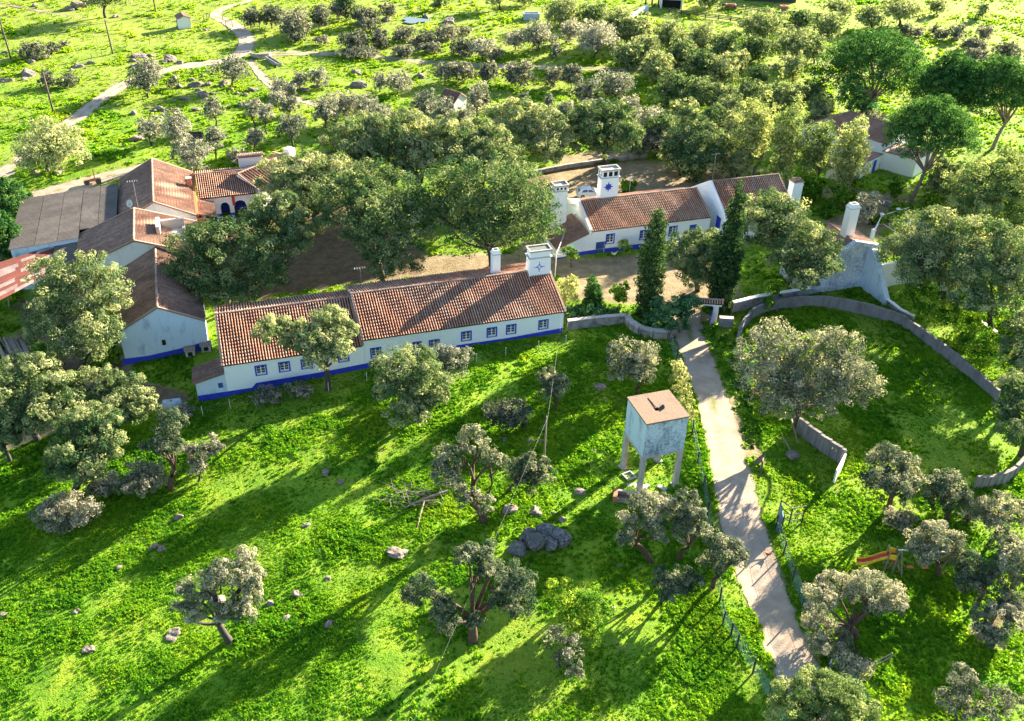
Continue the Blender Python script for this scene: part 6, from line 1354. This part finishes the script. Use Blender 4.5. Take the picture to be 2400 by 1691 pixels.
# stone pines
S('pine', box=(1836, 72, 2082, 225), base=(1938, 272), label='largest umbrella pine with ivy-clad trunk behind the house', seed=next(sd), thick=1.3)
S('ivy', lobes=[(1905, 215, 22), (1925, 235, 22), (1945, 215, 20), (1915, 190, 22), (1950, 245, 16)], base=(1930, 262), label='dark ivy mass around the biggest pine trunk', seed=next(sd), trunk=False)
S('pine', box=(2065, 128, 2200, 250), base=(2130, 330), label='umbrella pine right of the biggest one', seed=next(sd))
S('pine', box=(2150, 135, 2330, 255), base=(2225, 335), label='umbrella pine cut by the right edge', seed=next(sd))
S('pine', box=(1994, 222, 2182, 352), base=(2040, 452), label='rounded pine with long leaning pale trunk in front', seed=next(sd))
S('pine', box=(2082, 168, 2162, 222), base=(2118, 262), label='small light green pine between the umbrella pines', seed=next(sd))
# ---- mixed leafy trees by the upper right houses
for bx, lab in (((1640, 212, 1742, 395), 'tall yellow-green tree left of the pine grove house'), ((1722, 222, 1800, 420), 'tall pale tree behind the white end chimney'), ((1786, 262, 1880, 420), 'leafy tree hiding the pine grove house front'), ((1862, 258, 1948, 440), 'slender drooping tree before the pine grove house')):
    S('gum', box=bx, base=((bx[0] + bx[2]) / 2, bx[3] + 4), label=lab, seed=next(sd), n=10, grow=0.95)
for bx, sp, lab in (((1905, 250, 1995, 300), 'bush', 'dark branching tree right of the tall white mast'), ((1780, 395, 1850, 450), 'lush', 'bright green shrub behind the white end chimney'), ((1860, 420, 1930, 470), 'lush', 'lush shrub below the drooping tree'), ((2000, 455, 2075, 485), 'lush', 'green hedge edging the shaded lawn'), ((1920, 430, 1975, 500), 'olive', 'small grey tree beside the tall store chimney'), ((2060, 435, 2110, 480), 'lush', 'yellow-green bush under the leaning pine'), ((1995, 395, 2022, 450), 'lush', 'little palm-like plant on the shaded lawn'), ((2230, 335, 2310, 400), 'gum', 'bright tree under the right-edge pine'), ((1895, 395, 1935, 430), 'lush', 'yellow shrub at the foot of the leafy trees')):
    S(sp, box=bx, label=lab, seed=next(sd), trunk=(sp in ('olive', 'gum')))
# agave
g = gp(2168 * K, 1168 * K); mb = MB(); rng = np.random.default_rng(5)
t = thing('agave_plant', g, 'spiky grey-green agave rosette among the right-hand oaks', 'plant')
for k in range(34):
    w = 2.4 * k; e = 0.25 + 1.0 * (k / 34); L_ = 1.5 - 0.5 * (k / 34); d = np.array([math.cos(w) * math.cos(e), math.sin(w) * math.cos(e), math.sin(e)]); sdv = np.array([-math.sin(w), math.cos(w), 0]) * 0.09
    a = g + np.array([0, 0, 0.1]); b = a + d * L_ * 0.55 + np.array([0, 0, 0.05]); c = a + d * L_ - np.array([0, 0, 0.1])
    lf = MB(); lf.add([a - sdv, a + sdv, b + sdv, b - sdv, c, b - np.array([0, 0, 0.05])], [[0, 1, 2, 3], [3, 2, 4], [0, 5, 3], [1, 2, 5], [3, 5, 4], [2, 4, 5]], rng.random()); lf.build('leaf', LEAF['olive'], t)
# ---- groves: label by place in the row
def grove(sp, items, look, where, group, **kw):
    items = sorted(items, key=lambda b: b[0] + b[2])
    for i, b in enumerate(items):
        base = None
        if len(b) == 6: base = (b[4], b[5])
        lab = ('%s %s, %s' % (look, where, ordname(i, len(items)))).strip(', ')
        S(b[6] if len(b) > 6 else sp, box=b[:4], base=base, label=lab, group=group, seed=next(sd), **kw)
grove('olive', [(300, 128, 368, 185, 333, 205), (285, 160, 350, 205, 331, 220), (480, 128, 562, 180, 519, 196)], 'small dark-trunked tree', 'beside the bend of the farm track', 'trees at the track bend', thick=0.9)
grove('olive', [(306, 262, 370, 316, 340, 325), (362, 246, 430, 330, 386, 356), (386, 313, 472, 380, 433, 384), (450, 218, 498, 268, 482, 284), (453, 283, 506, 335, 484, 357), (544, 222, 590, 266, 575, 286), (578, 235, 616, 275, 601, 301), (545, 285, 596, 335, 570, 342), (620, 255, 686, 310, 657, 332)], 'silvery olive tree', 'in the grove behind the barns', 'olive grove behind the barns')
grove('olive', [(605, 176, 650, 216), (640, 186, 668, 222), (600, 205, 640, 240), (625, 215, 670, 258), (505, 332, 552, 372)], 'pale olive tree', 'where the grove meets the side track', 'olives at the side track')
grove('olive', [(700, 215, 760, 285), (745, 205, 800, 270), (790, 212, 850, 275), (820, 235, 885, 295), (690, 152, 735, 196), (860, 160, 922, 208), (835, 165, 868, 205), (655, 160, 690, 200)], 'grey olive tree', 'beyond the left oak clump', 'olives beyond the oak clump')
grove('olive', [(920, 200, 985, 270), (960, 225, 1020, 295), (1010, 235, 1070, 295), (1045, 190, 1095, 262), (1075, 215, 1100, 260)], 'bare-looking grey olive tree', 'around the little peaked store', 'grey olives round the store')
grove('bush', [(975, 138, 1020, 182), (1008, 136, 1066, 184), (1070, 136, 1113, 188), (1130, 138, 1202, 192), (1222, 148, 1262, 192), (1255, 145, 1308, 196)], 'rounded grey shrub tree', 'in the row along the field track', 'shrub row along the field track', trunk=True)
grove('olive', [(1335, 162, 1422, 222), (1280, 180, 1345, 232), (1180, 232, 1215, 262), (1215, 210, 1245, 250), (1160, 205, 1185, 240), (1250, 225, 1290, 262), (1390, 215, 1440, 262), (1420, 240, 1490, 300), (1440, 290, 1500, 350), (1340, 225, 1372, 250)], 'silver-grey olive tree', 'north of the domed oak', 'olives north of the domed oak')
grove('olive', [(1050, 86, 1112, 128, 1082, 137), (1095, 100, 1130, 135), (1130, 70, 1180, 110), (1170, 48, 1245, 110), (1230, 95, 1262, 128), (1288, 52, 1388, 118, 1330, 133), (1255, 45, 1300, 95)], 'wispy grey tree', 'in the sunny field above the track', 'trees above the field track')
grove('oak', [(1225, 0, 1295, 55), (1300, 15, 1360, 60), (1350, 25, 1420, 95), (1395, 40, 1460, 100), (1420, 85, 1480, 140), (1470, 55, 1530, 115), (1500, 90, 1560, 150), (1380, 100, 1440, 150), (1440, 120, 1510, 180)], 'grey-green oak', 'in the wood left of the paddock', 'wood left of the paddock', grow=1.28)
grove('oak', [(1545, 60, 1600, 120), (1590, 80, 1660, 140), (1540, 115, 1600, 180), (1590, 130, 1655, 190), (1480, 165, 1545, 230), (1530, 180, 1600, 245), (1590, 190, 1650, 255), (1500, 230, 1560, 290), (1560, 250, 1620, 320), (1610, 255, 1660, 330), (1470, 270, 1520, 330)], 'dense olive-green oak', 'in the wood behind the star chimney house', 'wood behind the star chimney house', grow=1.28)
grove('oak', [(1665, 30, 1755, 90, 1712, 100), (1655, 85, 1735, 130), (1740, 70, 1830, 130, 1775, 142), (1755, 120, 1800, 185), (1640, 115, 1680, 165), (1680, 150, 1725, 195), (1800, 85, 1850, 140), (1770, 25, 1820, 60), (1830, 35, 1885, 90)], 'spreading grey oak', 'below the paddock fence', 'oaks below the paddock fence', grow=1.2)
grove('oak', [(1920, 15, 1985, 60, 1960, 68), (1975, 0, 2065, 45, 2015, 58), (1850, 0, 1920, 35), (2080, 0, 2120, 30), (2190, 5, 2215, 40)], 'dark round oak', 'on the bright meadow at the upper right', 'oaks on the upper right meadow')
grove('bush', [(2010, 55, 2045, 82), (2040, 62, 2075, 85), (2085, 58, 2105, 80), (2095, 65, 2130, 90), (2130, 55, 2165, 95), (2155, 85, 2195, 115), (2175, 90, 2215, 120), (2160, 110, 2220, 140), (2225, 95, 2290, 138), (2190, 55, 2225, 95)], 'dark rounded shrub', 'along the slope behind the umbrella pines', 'shrubs behind the umbrella pines', trunk=False)
grove('bush', [(540, 20, 585, 60), (580, 12, 640, 60), (625, 25, 700, 80), (690, 15, 740, 65), (735, 0, 790, 40), (790, 15, 850, 55), (640, 70, 690, 95), (700, 80, 740, 100), (850, 8, 890, 40)], 'grey thorny bush', 'right of the far track gate', 'thicket right of the far track', trunk=True)
grove('bush', [(760, 70, 830, 115), (830, 65, 880, 110), (880, 60, 935, 95), (925, 70, 980, 105), (970, 55, 1030, 95), (1010, 85, 1070, 130), (940, 95, 990, 120), (880, 100, 930, 128), (760, 100, 850, 130), (1020, 60, 1060, 80), (800, 40, 850, 72)], 'low grey-green scrub bush', 'on the rocky rise in the far field', 'scrub on the rocky rise', trunk=False)
grove('bush', [(45, 92, 110, 135), (100, 95, 130, 125), (85, 160, 130, 200), (130, 165, 175, 198), (370, 175, 400, 200), (128, 92, 158, 108)], 'thin brownish bush', 'among boulders in the left meadow', 'bushes among the left boulders', trunk=False, sparse=0.7)
S('oak', box=(195, -40, 290, 12), base=(237, 40), label='dark oak at the top edge throwing a long meadow shadow', seed=next(sd))
S('oak', box=(755, -20, 800, 40), label='dark bush tree at the top edge left of the pond', seed=next(sd))
grove('oak', [(1080, -30, 1140, 8, 1120, 22), (1150, -20, 1200, 10), (1560, -25, 1620, 15), (970, -10, 1000, 20)], 'small oak', 'along the top edge of the far field', 'oaks along the top edge')

grove('oak', [(1440, 255, 1512, 335), (1488, 300, 1562, 388), (1588, 300, 1652, 382), (1620, 335, 1684, 402), (1530, 350, 1592, 405), (1600, 215, 1668, 292)], 'full grey-green oak', 'close behind the courtyard house', 'oaks close behind the courtyard house', grow=1.2)
grove('oak', [(1650, 180, 1712, 245), (1700, 190, 1762, 262), (1745, 190, 1802, 255), (1795, 178, 1852, 255), (1812, 215, 1872, 292)], 'tall grey oak', 'left of the biggest umbrella pine', 'oaks left of the biggest pine', grow=1.15)
grove('oak', [(2080, 360, 2152, 442), (2130, 400, 2202, 472), (2228, 470, 2300, 545), (2118, 470, 2192, 545), (2180, 505, 2260, 590)], 'broad sage-green oak', 'on the bank right of the leaning pine', 'oaks right of the leaning pine', grow=1.25)
grove('lush', [(2150, 690, 2212, 745), (2228, 700, 2300, 765), (2128, 742, 2182, 792), (2248, 800, 2300, 852), (2170, 640, 2230, 690)], 'yellow-green bush', 'on the grassy slope behind the enclosure', 'bushes behind the enclosure', trunk=False, sparse=0.8)
grove('lush', [(1950, 480, 1990, 505), (1985, 470, 2040, 498), (1765, 640, 1790, 660), (1835, 455, 1880, 490)], 'low leafy shrub', 'in the garden behind the store', 'shrubs in the store garden', trunk=False)
grove('olive', [(1190, 252, 1250, 310), (1238, 272, 1292, 330), (1410, 300, 1455, 350), (1300, 240, 1340, 275)], 'small silvery olive', 'just beyond the car yard wall', 'olives beyond the car yard wall', grow=1.15)
grove('cork', [(2228, 1320, 2300, 1392), (2190, 1395, 2255, 1450)], 'grey oak', 'in the shade behind the playground', 'oaks behind the playground')
grove('lush', [(62, 770, 140, 842), (200, 760, 272, 832)], 'dark leafy undergrowth', 'under the bushy barn oak', 'undergrowth by the barn', trunk=False)
grove('bush', [(560, 868, 640, 905), (640, 858, 705, 893), (392, 905, 440, 935)], 'low dark bramble', 'at the foot of the farmhouse front', 'brambles at the farmhouse', trunk=False, sparse=0.7)
# heap of dead branches
c = gp(925 * K, 1125 * K); t = thing('dead_branch_heap', c, 'heap of bare dead branches beside the gnarled cork oak', 'brushwood'); rng = np.random.default_rng(8)
for k in range(46):
    a = gp((870 + 130 * rng.random()) * K, (1100 + 45 * rng.random()) * K) + np.array([0, 0, 0.1 + 0.5 * rng.random()]); w = rng.normal(2.8, 0.6); L_ = rng.uniform(0.8, 2.6); d = np.array([math.cos(w), math.sin(w), rng.uniform(-0.1, 0.35)])
    P = [a, a + d * L_ * 0.5 + rng.normal(size=3) * 0.1, a + d * L_ + rng.normal(size=3) * 0.15]; P = [np.array([q[0], q[1], max(q[2], float(hz(q[0], q[1])) + 0.04)]) for q in P]
    mb = MB(); mb.tube(P, [rng.uniform(0.02, 0.05), 0.025, 0.01], 5); mb.build('branch', MAT['bark_pale' if k % 2 else 'wood'], t)
for pa, pb, r_ in (((1005, 1108), (890, 1150), 0.12), ((952, 1130), (935, 1190), 0.07)):
    a, b = gp(pa[0] * K, pa[1] * K) + np.array([0, 0, 0.35]), gp(pb[0] * K, pb[1] * K) + np.array([0, 0, 0.1]); MB().tube([a, (a + b) / 2 + np.array([0, 0.1, 0.15]), b], [r_, r_ * 0.8, r_ * 0.4], 7).build('branch', MAT['wood'], t)
# ------------------------------------------------------------------ boulders
def rock_mesh(seed):
    import bmesh
    rng = np.random.default_rng(seed); bm = bmesh.new(); bmesh.ops.create_icosphere(bm, subdivisions=3, radius=1.0)
    V = np.array([v.co[:] for v in bm.verts]); d = V.copy(); r_ = np.ones(len(V))
    for _ in range(9):     # flat cut faces, as in split granite
        n = unit(rng.normal(size=3)); h = rng.uniform(0.55, 0.9); q = V @ n; V = V - np.outer(np.maximum(0, q - h), n) * 0.9
    for f, a in ((2.2, 0.10), (5.0, 0.05), (11.0, 0.025)):
        ph = rng.uniform(0, 6, (3, 3)); V += d * (a * sum(np.sin(d @ (rng.normal(size=3) * f) + ph[i, 0]) for i in range(3)))[:, None]
    V[:, 2] *= 0.72
    for v, co in zip(bm.verts, V): v.co = co
    me = bpy.data.meshes.new('boulder'); bm.to_mesh(me); bm.free(); me.materials.append(MAT['rock']); return me
ROCKM = [rock_mesh(40 + i) for i in range(8)]
ROCKD = [m_.copy() for m_ in ROCKM]
for m_ in ROCKD: m_.materials[0] = MAT['rock_dk']
def rocks(items, look, where, group, src=None):
    items = sorted(items, key=lambda q: q[0]); rng = random.Random(int(items[0][0]) + len(items))
    for i, (x, y, w) in enumerate(items):
        g = gp(x, y); s = w / 2 / ppm(g); o = bpy.data.objects.new('boulder', (src or ROCKM)[rng.randrange(8)]); COL.objects.link(o)
        o.location = (g[0], g[1], g[2] + (0.3 if src else -0.02) * s); o.scale = (s, s * rng.uniform(0.7, 0.95), s * (rng.uniform(0.6, 0.95) if not src else rng.uniform(0.95, 1.25))); o.rotation_euler = (rng.uniform(-0.2, 0.2), rng.uniform(-0.2, 0.2), rng.uniform(0, 6.28))
        tag(o, ('%s %s, %s' % (look, where, ordname(i, len(items)))).strip(', '), 'boulder', group, 'thing')
k_ = K
R1 = [(14, 126, 24), (42, 125, 26), (60, 134, 16), (90, 138, 36), (132, 122, 28), (73, 148, 24), (112, 134, 22)]
rocks(R1, 'pale granite boulder', 'around the utility pole at the left edge', 'boulders by the left pole')
rocks([(66, 176, 40), (59, 187, 26), (10, 193, 44), (104, 192, 26), (183, 157, 26), (168, 166, 18), (216, 150, 24), (203, 161, 12)], 'granite boulder', 'in the meadow left of the leaning pole track', 'boulders in the left meadow')
rocks([(185, 18, 56), (209, 8, 40), (165, 24, 24), (272, 40, 18), (82, 14, 20)], 'weathered boulder', 'on the far meadow at the top left', 'boulders at the top left')
rocks([(324, 134, 38), (314, 144, 24), (320, 156, 30), (397, 141, 36), (421, 148, 24), (386, 146, 20), (268, 151, 18), (355, 132, 20), (479, 73, 26), (405, 138, 22)], 'grey boulder', 'above the farm track', 'boulders above the farm track')
rocks([(411, 183, 22), (463, 167, 18), (479, 178, 22), (448, 188, 18), (458, 201, 36), (421, 204, 20), (488, 199, 18), (523, 199, 30), (475, 225, 36), (432, 233, 30), (408, 237, 14), (497, 220, 12), (540, 210, 20), (500, 166, 14), (465, 212, 16)], 'dark granite boulder', 'in the upper grove below the track', 'boulders in the upper grove')
rocks([(380, 258, 40), (348, 253, 16), (313, 266, 26), (383, 272, 22), (460, 258, 26), (557, 219, 18), (592, 212, 26), (536, 251, 20), (564, 249, 22), (575, 222, 14), (362, 262, 18)], 'low flat boulder', 'in the middle of the grove', 'boulders in mid grove')
rocks([(324, 326, 36), (308, 330, 20)], 'whitish boulder', 'in front of the first grove olives', 'white boulders in the grove')
rocks([(138, 408, 24), (148, 403, 16), (130, 402, 16)], 'white heaped boulder', 'right of the lone dark oak trunk', 'white boulders by the lone oak')
rocks([(90, 408, 26)], 'dark squat boulder', 'left of the lone dark oak trunk', 'rocks by the lone oak')
rocks([(712, 212, 36), (690, 200, 40), (738, 205, 30), (655, 190, 14)], 'dark boulder', 'beside the side track behind the bushes', 'boulders by the side track')
rocks([(1023, 12, 30), (1053, 52, 40), (995, 104, 44), (970, 100, 30), (1016, 111, 34), (1093, 134, 28), (985, 181, 36), (842, 202, 44), (835, 172, 30), (1211, 191, 30), (1309, 120, 20), (940, 90, 26), (880, 80, 24), (1040, 100, 20), (905, 48, 30), (1000, 40, 26)], 'grey rock', 'on the rocky rise of the far field', 'rocks on the far rise')
rocks([(890 * k_, 1244 * k_, 52)], 'large rounded lichen boulder', 'alone in the middle of the front field', 'front field boulders')
rocks([(1145 * k_, 1145 * k_, 44), (1200 * k_, 1147 * k_, 46), (1238 * k_, 1153 * k_, 26), (1262 * k_, 1167 * k_, 28), (1300 * k_, 1104 * k_, 34)], 'flat pink-grey boulder', 'in the row below the tower', 'boulder row below the tower')
rocks([(1200 * k_, 1222 * k_, 74), (1222 * k_, 1198 * k_, 54), (1256 * k_, 1212 * k_, 56), (1162 * k_, 1235 * k_, 48), (1182 * k_, 1205 * k_, 44), (1235 * k_, 1225 * k_, 44)], 'dark lichened boulder', 'in the cluster left of the young oaks', 'dark boulder cluster', ROCKD)
rocks([(200 * k_, 1459 * k_, 36), (390 * k_, 1424 * k_, 48), (490 * k_, 1348 * k_, 50), (497 * k_, 1285 * k_, 28), (500 * k_, 1300 * k_, 30), (345 * k_, 1226 * k_, 20), (362 * k_, 1230 * k_, 24), (268 * k_, 1274 * k_, 18), (400 * k_, 1160 * k_, 24), (8 * k_, 1380 * k_, 20), (170 * k_, 1372 * k_, 24)], 'field stone', 'around the lone ring-crowned oak', 'stones round the lone oak')
rocks([(607 * k_, 1354 * k_, 26), (668 * k_, 1334 * k_, 34), (640 * k_, 1392 * k_, 32), (740 * k_, 1398 * k_, 36), (735 * k_, 1302 * k_, 24), (715 * k_, 1240 * k_, 22), (686 * k_, 1180 * k_, 24), (630 * k_, 1200 * k_, 16), (595 * k_, 1285 * k_, 20), (585 * k_, 1320 * k_, 16), (765 * k_, 1082 * k_, 22), (730 * k_, 1060 * k_, 22)], 'half-buried stone', 'in the weeds left of the big boulder', 'stones in the front weeds')
rocks([(1345 * k_, 872 * k_, 36), (1330 * k_, 1012 * k_, 16), (1312 * k_, 1332 * k_, 20), (1345 * k_, 1350 * k_, 26), (1328 * k_, 1438 * k_, 24), (1390 * k_, 1272 * k_, 20), (1375 * k_, 1364 * k_, 14), (1230 * k_, 1225 * k_, 20)], 'small stone', 'on the slope left of the road', 'small stones left of the road')
rocks([(1210 * k_, 995 * k_, 24), (1190 * k_, 992 * k_, 30), (1130 * k_, 985 * k_, 26)], 'grey stone', 'under the scrubby shrub behind the pole', 'stones under the shrub')
rocks([(1858, 1070, 38)], 'squared grey stone', 'beside the old beams at the enclosure', 'stones at the enclosure')
# ------------------------------------------------------------------ grass and weeds (uncountable: one object)
def tuft(seed, n, h, r, wid, droop):
    rng = np.random.default_rng(seed); V = []; F = []; T = []
    for k in range(n):
        w = rng.uniform(0, 6.283); a = np.array([math.cos(w), math.sin(w), 0]); sdv = np.array([-math.sin(w), math.cos(w), 0]) * wid * rng.uniform(0.6, 1.3)
        b = a * rng.uniform(0, 0.35) * r; hh = h * rng.uniform(0.5, 1.1); m = b + a * r * rng.uniform(0.3, 0.7) + np.array([0, 0, hh * 0.75]); e = b + a * r * rng.uniform(0.7, 1.2) + np.array([0, 0, hh * (1 - droop * rng.random())])
        i = len(V); V += [b - sdv * 0.3, b + sdv * 0.3, m + sdv, m - sdv, e]; F += [[i, i + 1, i + 2, i + 3], [i + 3, i + 2, i + 4]]; T += [rng.random()] * 5
    return V, F, T
def m_grass():
    m, nt, bs = newmat('grass_blade'); nt.nodes.remove(bs); out = nt.nodes['Material Output']; oi = nd(nt, 'ObjectInfo')
    big = noise(nt, oi.outputs['Location'], 0.11, 3, 0.6); mid = noise(nt, oi.outputs['Location'], 0.9, 3, 0.6)
    f = mth(nt, 'ADD', mth(nt, 'ADD', mth(nt, 'MULTIPLY', attr(nt, 'tint'), 0.16), mth(nt, 'MULTIPLY', oi.outputs['Random'], 0.14)), mth(nt, 'ADD', mth(nt, 'MULTIPLY', big, 0.6), mth(nt, 'MULTIPLY', mid, 0.35)))
    sx = nd(nt, 'SeparateXYZ'); nt.links.new(oi.outputs['Location'], sx.inputs[0]); f = mth(nt, 'ADD', f, mth(nt, 'MINIMUM', mth(nt, 'MULTIPLY', mth(nt, 'MAXIMUM', mth(nt, 'SUBTRACT', sx.outputs[1], 110.0), 0.0), 0.0010), 0.07))
    c = ramp(nt, f, [(0.46, (0.045, 0.175, 0.014)), (0.58, (0.115, 0.31, 0.018)), (0.72, (0.21, 0.39, 0.022)), (0.92, (0.32, 0.43, 0.035))])
    for el in [n for n in nt.nodes if n.bl_idname == 'ShaderNodeValToRGB']: pass
    d = nd(nt, 'BsdfDiffuse'); t = nd(nt, 'BsdfTranslucent'); mx = nd(nt, 'MixShader'); mx.inputs[0].default_value = 0.60
    vm = nd(nt, 'VectorMath'); vm.operation = 'MULTIPLY'; vm.inputs[1].default_value = (2.0, 1.55, 0.9); nt.links.new(c, vm.inputs[0])
    nt.links.new(c, d.inputs[0]); nt.links.new(vm.outputs[0], t.inputs[0]); nt.links.new(d.outputs[0], mx.inputs[1]); nt.links.new(t.outputs[0], mx.inputs[2]); nt.links.new(mx.outputs[0], out.inputs[0])
    return m
MAT['grass'] = m_grass()
TUFTS = []
for i, (n, h, r_, wid, dr) in enumerate(((18, 0.15, 0.13, 0.045, 0.35), (16, 0.20, 0.10, 0.026, 0.2), (20, 0.20, 0.17, 0.055, 0.35))):
    V, F, T = tuft(60 + i, n, h, r_, wid, dr); TUFTS.append(bpy.data.objects.new('tuft_source', mesh_np('tuft', V, F, MAT['grass'], T)))
def scatter(n, x0, x1, y0, y1, rng):
    x = rng.uniform(x0, x1, n); y = rng.uniform(y0, y1, n); return x, y
rng = np.random.default_rng(77); XS = []; YS = []; SS = []
for n, y0, y1, sc in ((90000, 36, 62, 0.95), (90000, 62, 90, 1.05), (60000, 90, 130, 1.3), (50000, 130, 200, 1.7), (28000, 200, 290, 2.2)):
    y = np.sqrt(rng.uniform(y0 ** 2, y1 ** 2, n)); x = rng.uniform(-1, 1, n) * (y * 0.53 + 16)
    sm = soil_mask(x, y); dens = np.clip(0.62 + 1.3 * vnoise(x, y, 3.0, 30) + 0.9 * vnoise(x, y, 11, 31), 0.12, 1.0)
    keep = (rng.random(n) < dens) & (rng.random(n) > sm * 1.1)
    for fr, a0, a1, b0, b1 in ((FA, -17.5, 23, 0, 11.6), (FB, -5, 31, -0.5, 12), (FF, -18, 14, -0.2, 40)):
        a, b = (x - fr.o[0]) * fr.u[0] + (y - fr.o[1]) * fr.u[1], (x - fr.o[0]) * fr.v[0] + (y - fr.o[1]) * fr.v[1]
        keep &= ~((a > a0) & (a < a1) & (b > b0) & (b < b1)) if fr is not FF else ~((a > -4.7) & (a < 4.7) & (b > 0) & (b < 17)) & ~((a > -17) & (a < 13) & (b > 15) & (b < 40))
    x, y = x[keep], y[keep]; s_ = sc * (0.6 + 0.7 * rng.random(len(x))) * np.clip(0.9 + 1.1 * vnoise(x, y, 4.5, 33) + 0.8 * vnoise(x, y, 1.4, 34), 0.45, 1.8)
    XS.append(x); YS.append(y); SS.append(s_)
x = np.concatenate(XS); y = np.concatenate(YS); s_ = np.concatenate(SS)
z = hz(x, y) + relief(x, y) - 0.03
me = bpy.data.meshes.new('grass'); me.vertices.add(len(x)); me.vertices.foreach_set('co', np.stack([x, y, z], 1).astype(np.float32).ravel())
for nm, ty, val in (('sc', 'FLOAT', s_.astype(np.float32)), ('pick', 'INT', rng.integers(0, 3, len(x)).astype(np.int32))):
    at = me.attributes.new(nm, ty, 'POINT'); at.data.foreach_set('value', val)
go = link('grass', me); tag(go, 'bright green grass and leafy weeds covering the fields', 'grass', kind='stuff')
me.materials.append(MAT['grass'])
ng = bpy.data.node_groups.new('grass_scatter', 'GeometryNodeTree')
ng.interface.new_socket('Geometry', in_out='INPUT', socket_type='NodeSocketGeometry'); ng.interface.new_socket('Geometry', in_out='OUTPUT', socket_type='NodeSocketGeometry')
gi = ng.nodes.new('NodeGroupInput'); gq = ng.nodes.new('NodeGroupOutput'); jn = ng.nodes.new('GeometryNodeJoinGeometry')
na = ng.nodes.new('GeometryNodeInputNamedAttribute'); na.data_type = 'FLOAT'; na.inputs[0].default_value = 'sc'
npk = ng.nodes.new('GeometryNodeInputNamedAttribute'); npk.data_type = 'INT'; npk.inputs[0].default_value = 'pick'
rv = ng.nodes.new('FunctionNodeRandomValue'); rv.data_type = 'FLOAT_VECTOR'; rv.inputs[0].default_value = (-0.18, -0.18, 0); rv.inputs[1].default_value = (0.18, 0.18, 6.28)
for i, to in enumerate(TUFTS):
    oi = ng.nodes.new('GeometryNodeObjectInfo'); oi.inputs[0].default_value = to
    ip = ng.nodes.new('GeometryNodeInstanceOnPoints'); cp = ng.nodes.new('FunctionNodeCompare'); cp.data_type = 'INT'; cp.operation = 'EQUAL'
    iA = [s for s in cp.inputs if s.type == 'INT']; ng.links.new(npk.outputs[0], iA[0]); iA[1].default_value = i
    ng.links.new(gi.outputs[0], ip.inputs['Points']); ng.links.new(cp.outputs[0], ip.inputs['Selection']); ng.links.new(oi.outputs['Geometry'], ip.inputs['Instance'])
    ng.links.new(na.outputs[0], ip.inputs['Scale']); ng.links.new(rv.outputs[0], ip.inputs['Rotation']); ng.links.new(ip.outputs[0], jn.inputs[0])
ng.links.new(jn.outputs[0], gq.inputs[0])
md = go.modifiers.new('scatter', 'NODES'); md.node_group = ng
